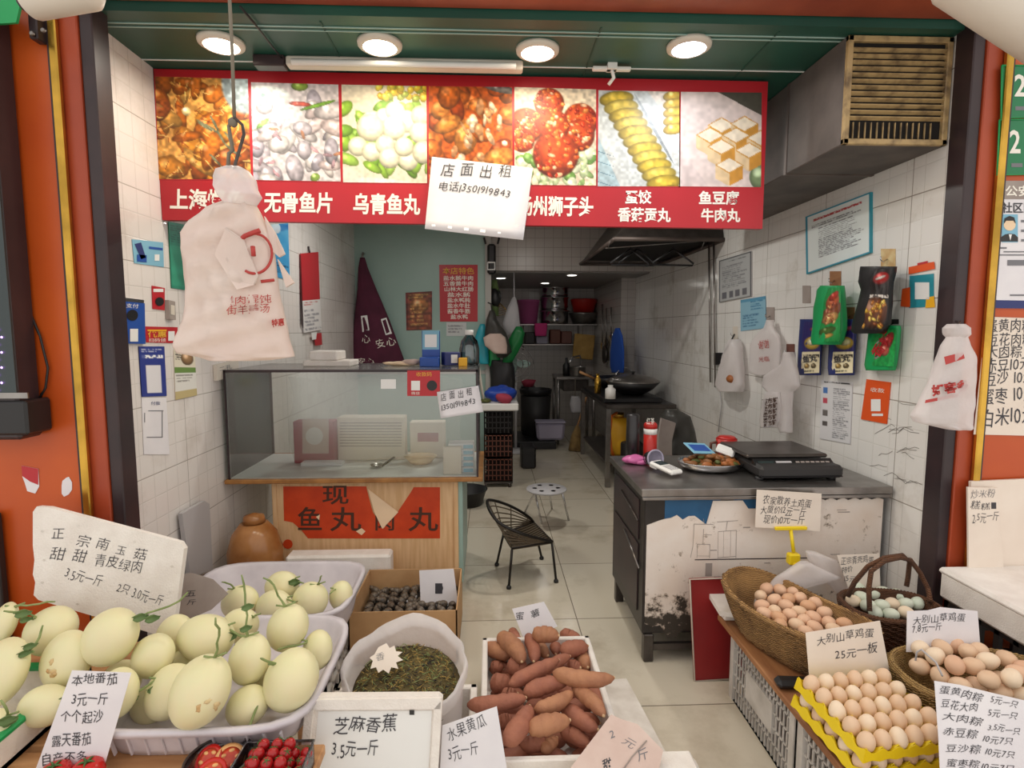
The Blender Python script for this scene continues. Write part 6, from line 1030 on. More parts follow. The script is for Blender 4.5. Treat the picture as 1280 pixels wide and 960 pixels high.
for i, (u, v, a, b, tl, z, lb, sk, st) in enumerate(ML):
    p = az(u, v, z); s_ = (p.y*.95+.12*(1.5-z))/700; p = MP[i][0].copy(); r1, r2 = a*s_, b*s_
    t = thing('pale_melon', lb, 'melon', p, 'pale melons'); vd = (p-CAM).normalized(); rt = Vector((1, 0, 0)); up = (rt.cross(vd)).normalized(); up = up if up.z > 0 else -up; B3 = Matrix((rt, -vd, up)).transposed(); M = Matrix.Translation(p) @ B3.to_4x4() @ Matrix.Rotation(-tl if tl else 0, 4, 'Y')
    part(MB().ell((0, 0, 0), (r1, (r1+r2)/2, r2), 'melon_skin', M, 26, 18, .006, i), 'rind', t)
    if sk:
        f = MB()
        for k in range(5):
            d = B3 @ Vector((R.uniform(.1, .75)*(1 if i == 4 else -1), .75, R.uniform(-.5, .1))).normalized(); c = p+Vector((d.x*r1, d.y*(r1+r2)/2, d.z*r2))*.997; f.ell((0, 0, 0), (R.uniform(.006, .016), R.uniform(.004, .010), .0014), 'melon_scar', Matrix.Translation(c) @ d.to_track_quat('Z', 'Y').to_matrix().to_4x4(), 10, 6, .25, k)
        part(f, 'scars', t, 'brown rough scars')
    if st:
        d2 = Vector((st[0], 0, -st[1])); dn = d2.normalized(); top = p+(B3 @ Vector((dn.x*.55*r1, .45*(r1+r2)/2, max(.45, dn.z)*r2*.95))); f = MB(); q = vine(f, top, rt*st[0]+up*(-st[1])-vd*14, max(.07, d2.length*s_*1.5), i)
        f.tube([top+up*.002, top+up*.012-vd*.006+rt*.03], .003, 'vine', 5).tube([top, top-rt*.03+up*.004-vd*.01], .003, 'vine', 5); part(f, 'stem', t)
        if i in (0, 3, 23, 25, 9, 5, 15, 26, 27):
            f = MB()
            for k in range(2):
                c = q[1+k*2]+Vector((R.uniform(-.02, .02), -.01, R.uniform(-.02, .01))); w = R.uniform(.008, .015); P = [[c+Vector((w*1.4*(x-1), -.01*abs(y-1)+.004*x, w*(y-1)*(1-abs(x-1)*.5)))+Vector((0, -.006*math.sin(x*2.1+y), 0)) for x in np.linspace(0, 2, 6)] for y in np.linspace(0, 2, 5)]; f.grid(P, 'leaf', True, th=.001)
            part(f, 'leaves', t)
# foam board with prices
pl = PL((-1.1, 1.90, .47), 9)
f = sheet([(41, 640), (46, 633), (60, 634), (225, 678), (230, 686), (216, 793), (211, 798), (198, 794), (48, 750), (42, 744), (44, 728), (41, 718), (43, 700), (41, 682)], pl, 'foam', .025)
for tx, a, b, h in (('正', (64, 672), (81, 673), 15), ('宗', (95, 680), (113, 683), 18), ('南', (119, 686), (136, 689), 17), ('玉', (144, 691), (157, 694), 14), ('菇', (166, 696), (183, 700), 17), ('甜', (62, 697), (82, 699), 17), ('甜', (90, 699), (108, 702), 17), ('青皮绿肉', (117, 706), (178, 715), 18), ('3.5元一斤', (80, 722), (127, 734), 17), ('2只', (145, 738), (161, 743), 14), ('3.0元一斤', (164, 747), (203, 757), 16)): ink(f, tx, a, b, h, pl, 'black_ink', -.008, .8)
[patch(f, [(u-2.5, v), (u, v-1.5), (u+2.5, v), (u, v+1.8)], pl, 'foam_dirt_dent_shade', .0012) for u, v in ((53, 664), (97, 657), (168, 677), (215, 708), (55, 700), (53, 728), (97, 755), (150, 770), (212, 740))]; solo(f, 'foam_price_board', 'white foam board handwritten with melon prices leaning over melons', 'sign', group='handwritten price cards')  # flat darker patches paint in the shade of small dents in the foam
pl = PL((-.98, 2.03, .44), 25)
f = sheet([(204, 728), (214, 719), (240, 716), (266, 724), (285, 742), (264, 762), (236, 774), (206, 779)], pl, 'card_grey', .004); ink(f, '五', (232, 745), (246, 744), 10, pl, 'black_ink', 0, 1); ink(f, '斤', (234, 755), (246, 754), 7, pl, 'black_ink', 0, 1); solo(f, 'carton_flap', 'grey carton flap with writing between the melon crates', 'card')
pl = PL((-.97, 1.360, zp+.002), 7)
f = sheet([(90, 838), (164, 841), (128, 966), (34, 990)], pl, 'white_paper', .0012)
for tx, a, b, h in (('本地番茄', (90, 856), (148, 853), 15), ('3元一斤', (90, 881), (136, 879), 17), ('个个起沙', (76, 903), (130, 900), 16), ('露天番茄', (65, 932), (115, 928), 17), ('自产不多', (52, 958), (110, 950), 17)): ink(f, tx, a, b, h, pl, 'black_ink', .0, 1)
solo(f, 'price_card', 'white handwritten tomato price card at lower left', 'price card', group='handwritten price cards')
for u, v, r, l in ((76, 960, 22, 'left large red tomato under the tomato price card'), (116, 955, 23, 'right large red tomato under the tomato price card')):
    p = az(u, v, zp+.037); p.y -= .06 if 0 else 0; t = thing('red_tomato', l, 'tomato', (p.x, p.y-.02, zp), 'large tomatoes'); q = Vector((p.x, p.y-.02, zp+.031)); part(MB().lathe([(.001, -.030), (.022, -.029), (.037, -.012), (.040, .002), (.034, .02), (.018, .029), (.006, .027), (.001, .025)], 'tomato_red', q, 24, fl=lambda w, z: 1+.025*math.cos(5*w)), 'fruit', t)
    f = MB()
    for k in range(5): w = k*1.256; f.tube([q+Vector((0, 0, .028)), q+Vector((.012*math.cos(w), .012*math.sin(w), .031)), q+Vector((.02*math.cos(w), .02*math.sin(w), .028))], [.003, .0025, .001], 'calyx', 5)
    part(f, 'calyx', t)
t = thing('clear_bowl', 'dark rimmed clear bowl holding cut tomatoes', 'bowl', (-.69, 1.325, zp)); c = az(276, 946, .415); c = Vector((c.x, c.y-.012, zp+.001)); part(MB().lathe([(.001, 0), (.05, 0), (.072, .03), (.08, .048), (.078, .05), (.07, .032), (.048, .004), (.001, .004)], 'clear_plastic', c, 32), 'bowl_wall', t); part(MB().tube([c+Vector((.079*math.cos(k*.2094), .079*math.sin(k*.2094), .05)) for k in range(31)], .0035, 'dark_steel', 6), 'rim', t)
for k, (dx, dy, rot, m, l) in enumerate(((.022, .014, .5, 'tomato_pale', 'orange cut tomato half standing at right in bowl'), (-.03, .012, -.4, 'tomato_red', 'red cut tomato half at left in bowl'), (.0, -.035, .2, 'tomato_red', 'front red cut tomato half in bowl'))):
    M = Matrix.Translation(c+Vector((dx, dy, .036))) @ Euler((math.radians(38), 0, rot)).to_matrix().to_4x4(); t = thing('tomato_half', l, 'tomato', c+Vector((dx, dy, .02)), 'cut tomatoes'); part(MB().lathe([(.001, -.024), (.02, -.02), (.033, -.006), (.036, .004), (.030, .005)], m, (0, 0, 0), 22, M), 'skin', t); part(MB().lathe([(.001, .0055), (.016, .0062), (.031, .0045)], 'tomato_flesh', (0, 0, 0), 20, M), 'cut_face', t)
    f = MB()
    for j in range(5): w = j*1.256; f.ell((.018*math.cos(w), .018*math.sin(w), .005), (.008, .005, .003), 'tomato_pale', M @ Matrix.Rotation(0, 4, 'Z'), 8, 6)
    part(f, 'seed_pockets', t)
t = thing('plastic_punnet', 'clear plastic punnet full of cherry tomatoes', 'punnet', (-.55, 1.32, zp)); a = Vector((-.635, 1.25, zp+.001)); b = Vector((-.462, 1.385, zp+.065)); f = MB()
for lo, hi in (((a.x, a.y, a.z), (b.x, a.y+.003, b.z)), ((a.x, b.y-.003, a.z), (b.x, b.y, b.z)), ((a.x, a.y, a.z), (a.x+.003, b.y, b.z)), ((b.x-.003, a.y, a.z), (b.x, b.y, b.z)), ((a.x, a.y, a.z), (b.x, b.y, a.z+.002))): f.b2(lo, hi, 'clear_plastic')
f.tube([(a.x, a.y, b.z), (b.x, a.y, b.z), (b.x, b.y, b.z), (a.x, b.y, b.z), (a.x, a.y, b.z)], .004, 'clear_plastic', 6); part(f, 'punnet_wall', t)
ct = thing('cherry_tomato', 'small glossy cherry tomato in the clear punnet', 'cherry tomato', (0, 0, 0), 'cherry tomatoes'); part(MB().ell((0, 0, 0), (.0152, .0152, .0148), 'cherry_red', None, 14, 10), 'fruit', ct); f = MB()
for k in range(5): w = k*1.256; f.tube([(0, 0, .0145), (.006*math.cos(w), .006*math.sin(w), .0155), (.010*math.cos(w), .010*math.sin(w), .0125)], [.0015, .0012, .0005], 'calyx', 4)
part(f, 'calyx', ct); n_ = 0; pts = []
for lay in range(3):
    for i in range(5):
        for j in range(4):
            if lay == 2 and (i in (0, 4) or j == 0): continue
            pts.append(Vector((a.x+.021+i*.0325+(.008 if lay % 2 else 0)+R.uniform(-.002, .002), a.y+.02+j*.0318+R.uniform(-.001, .001), zp+.019+lay*.0265)))
for k, p in enumerate(pts):
    o = ct if k == 0 else dup(ct); o.location = p; o.rotation_euler = (R.uniform(-.9, .9), R.uniform(-.9, .9), R.uniform(0, 6))
# ================================================================ middle: carton of snails, seed bag, sweet potatoes
x0, x1, y0, y1, zb = -.635, -.15, 2.41, 2.86, .25
t = thing('cardboard_box', 'open brown cardboard box behind the seed bag', 'box', ((x0+x1)/2, 2.6, 0)); f = MB()
for lo, hi in (((x0, y0, 0), (x1, y0+.006, zb)), ((x0, y1-.006, 0), (x1, y1, zb)), ((x0, y0, 0), (x0+.006, y1, zb)), ((x1-.006, y0, 0), (x1, y1, zb)), ((x0, y0, 0), (x1, y1, .006))): f.b2(lo, hi, 'kraft')
part(f, 'box_walls', t)
sn = thing('river_snail', 'dark shelled snail lying inside the cardboard box', 'snail', (0, 0, 0), 'snails in the box'); f = MB(); f.ell((0, 0, 0), (.024, .02, .019), 'snail', None, 14, 10); f.ell((.02, 0, .006), (.014, .013, .012), 'snail', None, 12, 8); f.ell((.033, 0, .01), (.007, .007, .006), 'snail', None, 10, 6); part(f, 'shell', sn); f = MB().ell((-.012, -.014, -.004), (.011, .006, .009), 'grey_plastic', None, 10, 6); part(f, 'opening', sn)
k = 0
for i in range(9):
    for j in range(7):
        p = Vector((x0+.04+i*.051+R.uniform(-.006, .006), y0+.08+j*.055+R.uniform(-.006, .006), .150+R.uniform(0, .006))); o = sn if k == 0 else dup(sn); o.location = p; o.rotation_euler = (0, R.uniform(-.3, .3), R.uniform(0, 6)); k += 1
solo(MB().b2((x0+.01, y0+.01, .007), (x1-.01, y1-.01, .131), 'dark_plastic', .004), 'box_insert', 'dark tray inside the cardboard box carrying the snails', 'tray')
pl = PL((-.2, 2.66, .16), 8); f = sheet([(524, 713), (567, 711), (573, 757), (526, 759)], pl, 'white_paper', .0015); disc(f, 549, 735, 5, pl, 'black_ink', .002); patch(f, rect(544, 729, 553, 742), pl, 'black_ink', .0015); solo(f, 'white_card', 'white card with black blot standing in the cardboard box', 'card')
solo(MB().b2((-1.08, 2.89, 0), (-.53, 2.99, .315), 'foam', .012), 'foam_box', 'white foam box between rear melon crate and stall', 'box')
x0, x1, y0, y1, zb = -.57, -.05, 1.50, 1.96, .2
t = thing('foam_box', 'white foam box holding the bag of dried seeds', 'box', ((x0+x1)/2, 1.7, 0)); f = MB()
for lo, hi in (((x0, y0, 0), (x1, y0+.025, zb)), ((x0, y1-.025, 0), (x1, y1, zb)), ((x0, y0, 0), (x0+.025, y1, zb)), ((x1-.025, y0, 0), (x1, y1, zb)), ((x0, y0, 0), (x1, y1, .025))): f.b2(lo, hi, 'foam', .004)
part(f, 'box_walls', t)
cx, cy = -.275, 1.745
t = thing('seed_bag', 'open white plastic bag full of dried seed pods in foam box', 'bag', (cx, cy, .03)); f = MB(); P = []; n = 40
prof = [(.05, .03), (.14, .035), (.168, .08), (.175, .2), (.178, .3), (.183, .38), (.192, .43), (.2, .42), (.196, .38)]
for r, z in prof:
    row = []
    for k in range(n):
        w = 2*math.pi*k/n; q = 1+.03*math.sin(5*w+z*9)+.02*math.sin(11*w+1+z*20); zz2 = z+(.06*math.sin(w)+.014*math.sin(4*w+2) if z > .25 else 0)*min(1, (z-.25)/.1 if z > .25 else 0); row.append((cx+r*math.cos(w)*q*1.0, cy+r*math.sin(w)*q*.88, zz2))
    P.append(row)
f.grid(P, 'thin_bag', True, closeu=True); part(f, 'bag_wall', t)
f = MB(); f.lathe([(.176, .335), (.14, .348), (.08, .36), (.001, .366)], 'seed', (0, 0, 0), 32, Matrix.Translation((cx, cy, 0)) @ Matrix(((1, 0, 0, 0), (0, 1, 0, 0), (0, .35, 1, 0), (0, 0, 0, 1))), sy=.88); rr = random.Random(2)
for k in range(1500):
    w, q = rr.uniform(0, 6.28), rr.random()**.5*.165; p = Vector((cx+q*math.cos(w), cy+q*math.sin(w)*.88, .367-(q/.165)**2*.026+.35*q*math.sin(w)*.88+rr.uniform(0, .008))); d = Vector((rr.uniform(-1, 1), rr.uniform(-1, 1), rr.uniform(-.2, .5))).normalized()*rr.uniform(.006, .013); b_ = Vector((rr.uniform(-1, 1), rr.uniform(-1, 1), rr.uniform(0, 1)))*.003
    f.tube([p-d, p+b_, p+d], [.0006, .0013, .0005], R.choice(['seed', 'seed', 'seed_light', 'vine', 'black_plastic']), 4, None, False)
o = part(f, 'dried_seeds', t); o['kind'] = 'stuff'
pl = (Vector((cx-.05, cy, .40)), Vector((.1, -.75, .7)).normalized())
q = [(473, 809), (483, 804), (487, 810), (493, 807), (495, 814), (503, 815), (497, 820), (504, 825), (495, 828), (498, 836), (489, 834), (486, 842), (479, 837), (473, 841), (470, 834), (463, 836), (466, 826), (462, 822), (468, 818)]
f = sheet(q, pl, 'paper', .001); ink(f, '香', (470, 826), (482, 824), 10, pl, 'grey_ink', -.01, 1); solo(f, 'jagged_card', 'small jagged edged card stuck in the seed bag', 'card')
pl = PL((-.3, 1.418, 0), 12)
t = thing('foam_lid_sign', 'white foam lid sign with handwritten banana price', 'sign', (-.3, 1.44, 0), 'handwritten price cards')
f = sheet([(389, 871), (548, 870), (553, 874), (544, 1010), (370, 1010), (383, 877)], pl, 'foam', .03); part(f, 'lid', t); f = MB(); n_ = pl[1]
for qa in ([(384, 873), (552, 871), (551, 884), (385, 885)], [(384, 873), (393, 884), (381, 1010), (370, 1010)], [(543, 884), (553, 872), (545, 1010), (535, 1010)]): f.prism([pj(u, v, pl, .012) for u, v in qa], -n_*.012, 'foam')
part(f, 'raised_rim', t); f = MB(); patch(f, [(398, 889), (540, 888), (533, 1010), (387, 1010)], pl, 'white_print', .001)
ink(f, '芝麻香蕉', (417, 913), (497, 913), 22, pl, 'black_ink', .0, 1, .003); ink(f, '3.5元一斤', (415, 946), (474, 944), 23, pl, 'black_ink', .0, 1, .003); patch(f, rect(512, 887, 518, 893), pl, 'dark_plastic', .003); part(f, 'price_sheet', t)
pl = PL((-.08, 1.455, 0), 14); f = sheet([(553, 907), (621, 883), (640, 1000), (548, 1000)], pl, 'white_paper', .0015); ink(f, '水果黄瓜', (561, 926), (610, 906), 18, pl, 'black_ink', -.006, 1); ink(f, '3元一斤', (562, 951), (600, 940), 19, pl, 'black_ink', -.006, 1); solo(f, 'price_card', 'pinkish white handwritten cucumber price card before sweet potatoes', 'price card', group='handwritten price cards')
x0, x1, y0, y1, zb = -.035, .42, 1.58, 2.27, .2
t = thing('foam_box', 'white foam box on the floor heaped with sweet potatoes', 'box', ((x0+x1)/2, 1.9, 0)); f = MB()
for lo, hi in (((x0, y0, 0), (x1, y0+.022, zb)), ((x0, y1-.022, 0), (x1, y1, zb)), ((x0, y0, 0), (x0+.022, y1, zb)), ((x1-.022, y0, 0), (x1, y1, zb)), ((x0, y0, 0), (x1, y1, .06))): f.b2(lo, hi, 'foam', .004)
part(f, 'box_walls', t)
SP = [(185, 255, 320, 320, 75, 1, 'at the far left corner of the box'), (250, 215, 370, 350, 88, 2, 'broad tan one at the rear left of the heap'), (325, 190, 370, 260, 55, 1, 'short one poking up at the back left'), (395, 215, 430, 350, 65, 2, 'upright slim one at the rear centre'), (420, 215, 555, 220, 78, 3, 'plump golden one lying on the rear top'), (485, 140, 485, 200, 50, 1, 'one poking up in front of the note'), (455, 250, 500, 320, 58, 1, 'small one under the plump golden one'), (520, 230, 540, 310, 55, 1, 'narrow one at the rear centre right'), (560, 205, 660, 240, 60, 1, 'reddish one along the back right rim'), (560, 295, 700, 270, 80, 2, 'one resting on the right rim at rear'), (655, 290, 700, 380, 75, 1, 'red one inside the right rim'), (300, 370, 390, 380, 85, 1, 'rounded one in the upper left middle'),
 (305, 465, 555, 340, 75, 3, 'long diagonal one on top of the heap'), (480, 400, 610, 320, 58, 2, 'slim one behind the long diagonal one'), (600, 365, 660, 380, 58, 1, 'small one left of the red rim one'), (525, 400, 830, 430, 82, 4, 'longest smooth one pointing out over right rim'), (220, 370, 270, 380, 58, 0, 'small dark one deep at left rim'), (225, 450, 300, 460, 88, 1, 'round reddish one at left rim'), (380, 510, 600, 450, 82, 3, 'bent one across the middle of the heap'), (95, 565, 390, 530, 82, 3, 'one sticking out over the left rim'), (430, 590, 620, 500, 75, 3, 'wrinkled one in the centre front'), (622, 480, 780, 620, 75, 3, 'tan one sloping down to the right front'), (740, 490, 795, 590, 72, 1, 'red one at the right front rim'), (270, 500, 350, 510, 58, 1, 'small one under the bent one at left'),
 (580, 570, 750, 690, 85, 2, 'one sloping to the pink carton sign'), (400, 690, 610, 640, 98, 3, 'fat one at the front centre'), (280, 760, 410, 570, 98, 3, 'fat upright one at the front left'), (265, 645, 310, 640, 65, 1, 'small end showing at the front left rim'), (560, 690, 700, 770, 85, 1, 'low one at the front right'), (360, 760, 500, 760, 75, 1, 'low one under the fat front ones'), (470, 800, 545, 730, 60, 1, 'little one at the very front'), (690, 490, 740, 520, 50, 1, 'small dark one under the longest one')]
ZL = [.12, .165, .21, .25, .285]
for i, (a0, b0, a1, b1, w, ly, lb) in enumerate(SP):
    z = ZL[ly]; p0 = az(560+a0/4, 740+b0/4, z); p1 = az(560+a1/4, 740+b1/4, z+(.01 if ly > 2 else 0)); mid_ = (p0+p1)/2; L_ = (p1-p0).length; r = w/8*mid_.y*1.02/700
    d = (p1-p0).normalized(); sd = d.cross(Vector((0, 0, 1))); rr = random.Random(i); bow = rr.uniform(-.12, .12)*L_; q = []; rs = []; n = 16
    ext = max(L_/2, r*1.25)
    for k in range(n+1):
        s_ = -1+2*k/n; q.append(mid_+d*ext*s_+sd*bow*(1-s_*s_)+Vector((0, 0, rr.uniform(-.0015, .0015)))); rs.append(max(.005, r*1.04*(1-abs(s_)**3.2)**.55*(1+.07*rr.uniform(-1, 1))*(1-.12*s_)))
    t = thing('sweet_potato', 'sweet potato, '+lb, 'sweet potato', mid_-Vector((0, 0, r)), 'sweet potatoes'); part(MB().tube(q, rs, 'sweet_potato_tan' if 'tan' in lb or 'golden' in lb or i % 5 == 0 else 'sweet_potato', 14), 'tuber', t); part(MB().ell(q[-1]-d*.002, (.006, .006, .006), 'potato_tip', None, 8, 6, .1), 'cut_tip', t)
LOW = None
for j in range(8):
    for i in range(3):
        p = Vector((x0+.098+i*.13+R.uniform(-.005, .005), y0+.06+j*.08, .096))
        if LOW is None: LOW = thing('sweet_potato', 'sweet potato at the bottom of the heap, mostly hidden', 'sweet potato', (0, 0, 0), 'sweet potatoes'); part(MB().tube([(-.068+.136*k/12, .004*math.sin(k*.5), 0) for k in range(13)], [max(.004, .031*(1-abs(-1+k/6)**3)**.6) for k in range(13)], 'sweet_potato', 12), 'tuber', LOW); part(MB().ell((.067, 0, 0), (.006, .006, .006), 'potato_tip', None, 8, 6), 'cut_tip', LOW); o = LOW
        else: o = dup(LOW)
        o.location = p; o.rotation_euler = (R.uniform(0, 6), 0, R.uniform(-.18, .18)+(0 if j % 2 else math.pi))
pl = PL((.2, 2.28, 0), 20); f = sheet([(640, 761), (680, 752), (697, 783), (655, 800)], pl, 'white_paper', .0012); ink(f, '蜜', (645, 776), (656, 774), 11, pl, 'black_ink', 0, 1); ink(f, '薯', (664, 772), (676, 768), 11, pl, 'black_ink', 0, 1); solo(f, 'paper_note', 'white handwritten note standing behind the sweet potatoes', 'note', group='handwritten price cards')
f = MB(); f.prism([az(752, 850, .10), az(783, 848, .10), az(835, 945, .10), az(770, 960, .10)], (0, 0, -.03), 'foam_dirt_dent_shade'); f.b2((.47, 1.72, 0), (.56, 1.92, .069), 'foam_dirt_dent_shade', .01); solo(f, 'foam_sheet', 'dirty white foam lid lying right of the sweet potato box', 'lid')
t = thing('foam_box', 'white foam box at the bottom edge right of sweet potatoes', 'box', (.55, 1.4, 0)); p = az(858, 931, .17); part(MB().b2((.44, 1.05, 0), (p.x+.02, p.y, .17), 'foam', .03), 'box_body', t); part(MB().b2((.465, 1.07, .165), (p.x, p.y-.03, .178), 'foam', .006), 'lid_panel', t)
pl = (Vector((.30, 1.56, .235)), Vector((.12, -.62, .78)).normalized()); f = sheet([(764, 893), (777, 899), (797, 905), (829, 938), (818, 990), (690, 990)], pl, 'pink_card', .004)
ink(f, '2', (763, 923), (770, 920), 13, pl, 'grey_ink', .0, 1); ink(f, '元', (776, 930), (792, 938), 14, pl, 'grey_ink', -.01, 1); ink(f, '斤', (798, 950), (812, 944), 15, pl, 'grey_ink', .0, 1); f.tube([pj(u, v, pl, .002) for u, v in ((808, 926), (790, 946), (776, 966))], .002, 'card_grey', 5); ink(f, '甜', (755, 962), (766, 958), 14, pl, 'black_ink', .02, 1); solo(f, 'carton_sign', 'pinkish torn carton sign lying over the sweet potatoes', 'sign', group='handwritten price cards')
# ================================================================ right: crates, board, baskets, eggs
bz = .31
for k, (y0, y1, l) in enumerate(((1.66, 2.14, 'rear white slotted plastic crate under the egg board'), (1.14, 1.64, 'front white slotted plastic crate under the egg board'))):
    f = MB(); crate(f, (.985, y0, 0), (1.62, y1, bz-.026), 'crate_white', 26, 5, .0055); f.b2((.98, y0, 0), (1.0, y0+.03, bz-.026), 'crate_white'); f.b2((.98, y1-.03, 0), (1.0, y1, bz-.026), 'crate_white'); f.b2((.98, (y0+y1)/2-.1, .09), (.994, (y0+y1)/2+.1, .2), 'crate_white'); solo(f, 'plastic_crate', l, 'crate', group='egg stall crates')
solo(MB().b2((.955, 1.05, bz-.025), (1.735, 2.22, bz), 'board_wood', .004), 'wooden_board', 'brown wooden board laid on white crates under the eggs', 'board')
f = MB(); pl = PL((.99, 2.24, 0), 6); q = [(862, 724), (912, 722), (934, 847), (868, 851)]; f.prism([pj(u, v, pl) for u, v in q], -pl[1]*.012, 'red_board'); e = [pj(u, v, pl, .003) for u, v in q]; f.tube([e[1], e[0], e[3], e[2]], .004, 'red_edge', 5); solo(f, 'red_box', 'dark red board leaning on the counter front', 'board')
f = MB(); a = az(886, 737, bz+.055); b = az(928, 765, bz+.055); f.prism([az(u, v, bz+.06) for u, v in ((884, 738), (918, 736), (935, 768), (900, 764))], (0, 0, -.02), 'foam'); f.b2((.96, 2.16, bz+.001), (1.06, 2.215, bz+.039), 'foam', .004); solo(f, 'foam_sheet', 'small white foam lid behind the brown egg basket', 'lid')
def basket(name, lab, c, rx, ry, rot, z0, z1, m, sag=.0, flare=.72, handle=None, tip=0):
    t = thing(name, lab, 'basket', (c[0], c[1], z0), 'wicker egg baskets'); n = 96; ca, sa = math.cos(rot), math.sin(rot)
    def loop(k_, z, ins=0, e=2.6):
        P = []
        for k in range(n):
            w = 2*math.pi*k/n; cc, ss = math.cos(w), math.sin(w); q = (abs(cc)**e+abs(ss)**e)**(-1/e); x = (rx*k_-ins)*cc*q; y = (ry*k_-ins)*ss*q; P.append((c[0]+x*ca-y*sa, c[1]+x*sa+y*ca, z+(sag*(cc*cc) if z > z0+.02 else 0)*((z-z0)/(z1-z0))))
        return P
    f = MB(); NW = 16
    def wv(P, k): return [(q[0]+(q[0]-c[0])*.035*(1 if ((j//2+k) % 2) else -1), q[1]+(q[1]-c[1])*.035*(1 if ((j//2+k) % 2) else -1), q[2]) for j, q in enumerate(P)]
    f.grid([loop(flare*.3, z0+.002)]+[wv(loop(flare+(1-flare)*(k/NW)**.7, z0+(z1-z0)*k/NW+.002), k) for k in range(NW+1)]+[loop(1, z1, .014)]+[loop(flare+(1-flare)*(k/4)**.7, z0+(z1-z0)*k/4+.012, .014) for k in (3, 2, 1, 0)]+[loop(flare*.3, z0+.014)], m, True, closeu=True); k = len(f.v); f.f.append(tuple(range(k-n, k))); f.m.append(m); f.s.append(False); f.f.append(tuple(range(n))[::-1]); f.m.append(m); f.s.append(False); part(f, 'woven_body', t)
    f = MB(); lp = [Vector(q) for q in loop(1.0, z1, .006)]; f.tube(lp+[lp[0]], .010, m, 8)
    for k in range(n): f.ell(lp[k], (.008, .008, .013), m, None, 6, 5)
    part(f, 'rim', t)
    if handle:
        for h in handle: part(MB().tube(h, .009, m, 8), 'handle', t)
    return t
def eggs(cat_lab, pts, z, mats, grp, rad, origin, sc=3.0, labs=None):
    pr = {}; EP = [az(origin[0]+u/sc, origin[1]+v/sc, z[i] if isinstance(z, list) else z) for i, (u, v) in enumerate(pts)]
    for it in range(60):
        for i in range(len(EP)):
            for j in range(i):
                d = EP[i]-EP[j]; g = 2.16*rad-d.length
                if g > 0: e = (d.normalized() if d.length > 1e-5 else Vector((0, 0, 1)))*g*.35; EP[i] = EP[i]+e; EP[j] = EP[j]-e
    for i, (u, v) in enumerate(pts):
        p = EP[i]; m = mats[i % len(mats)]
        if m not in pr:
            me = MB().ell((0, 0, 0), (rad, rad, rad*1.22), m, None, 18, 12, 0, 0, .09); o = build(me, 'hen_egg', (0, 0, 0)); pr[m] = o
        else: o = pr[m].copy(); COL.objects.link(o)
        o.location = p; rr = random.Random(i+len(grp)); o.rotation_euler = (rr.uniform(1.0, 1.6)*(1 if i % 2 else -1), rr.uniform(-.4, .4), rr.uniform(0, 6.2)); tag(o, labs[i] if labs else cat_lab, 'egg', grp)
ax_ = math.atan2(1.70-2.18, 1.20-1.01)
basket('wicker_basket', 'long brown wicker basket of brown eggs with yellow clip', (1.125, 1.945), .285, .165, ax_, bz+.001, .47, 'wicker', .04, .66)
bpt = [(302, 288), (347, 293), (278, 317), (322, 330), (378, 327), (418, 322), (285, 355), (325, 372), (365, 350), (450, 353), (480, 342), (382, 385), (420, 380), (512, 378), (330, 398), (438, 405), (472, 400), (410, 425), (522, 414), (578, 420), (475, 434), (300, 385), (545, 440), (390, 300), (345, 420), (440, 450)]
pos = ['rearmost', 'second from the back', 'at the rear left', 'left of centre at rear', 'right of centre at rear', 'under the bag mouth', 'at the left edge', 'left of centre', 'in the centre rear', 'right of centre', 'rear right', 'at the centre', 'just right of centre', 'darker one at the right', 'at the left front', 'front centre', 'front right of centre', 'at the front left rim', 'behind the price card', 'rightmost by the card', 'low by the card top', 'low at the left edge', 'half hidden by the card', 'half covered by the bag', 'low at left front', 'hidden lowest by the card']
eggs('', bpt, .455, ['egg_brown', 'egg_brown', 'egg_tan', 'egg_brown', 'egg_dark'], 'brown eggs in the long basket', .0235, (860, 640), labs=['brown egg in the long basket, '+p for p in pos])
f = MB(); P = []       # plastic bag lining
f, _ = sack([(703, 1000, 1012), (712, 985, 1030), (722, 968, 1052), (735, 958, 1005), (748, 944, 972), (757, 940, 960)], 'y', 2.16, .02, 'thin_bag', .9, 18, 71); solo(f, 'plastic_bag', 'white printed plastic bag draped on the long basket rear', 'bag')
f, _ = sack([(690, 1008, 1020), (700, 1010, 1045), (715, 1020, 1055), (735, 1040, 1060), (745, 1048, 1058)], 'y', 2.20, .02, 'thin_bag', .9, 18, 72); solo(f, 'plastic_bag', 'second clear plastic bag behind the yellow clip', 'bag')
H = [[az(1087, 764, .47), ay(1086, 735, 1.95), ay(1089, 714, 1.98), ay(1106, 701, 2.02), ay(1125, 697, 2.04), ay(1138, 700, 2.05), ay(1150, 716, 2.05), ay(1160, 736, 2.02), az(1163, 752, .48)], [az(1060, 745, .48), ay(1068, 728, 2.0), ay(1085, 708, 2.02), ay(1106, 697, 2.04), ay(1128, 694, 2.06), ay(1137, 702, 2.09), ay(1135, 722, 2.1), az(1133, 733, .48)]]
basket('wicker_basket', 'dark wicker handled basket of pale blue eggs', (1.505, 1.955), .175, .13, -.1, bz+.001, .47, 'wicker_dark', 0, .75, H)
q2 = [(645, 290), (650, 320), (632, 338), (735, 303), (778, 310), (728, 350), (765, 345), (810, 345), (858, 342), (760, 384), (820, 378), (700, 372), (690, 305), (670, 350)]
eggs('', q2, .455, ['egg_blue', 'egg_blue', 'egg_cream', 'egg_blue'], 'pale blue eggs in the handled basket', .0235, (860, 640), labs=['pale blue egg in the handled basket, '+p for p in ('rear left', 'left', 'leftmost low', 'rear centre', 'second at rear centre', 'centre left', 'centre', 'centre right', 'rightmost', 'front centre', 'front right', 'front left by handle', 'behind the front handle strand', 'low between left ones')])
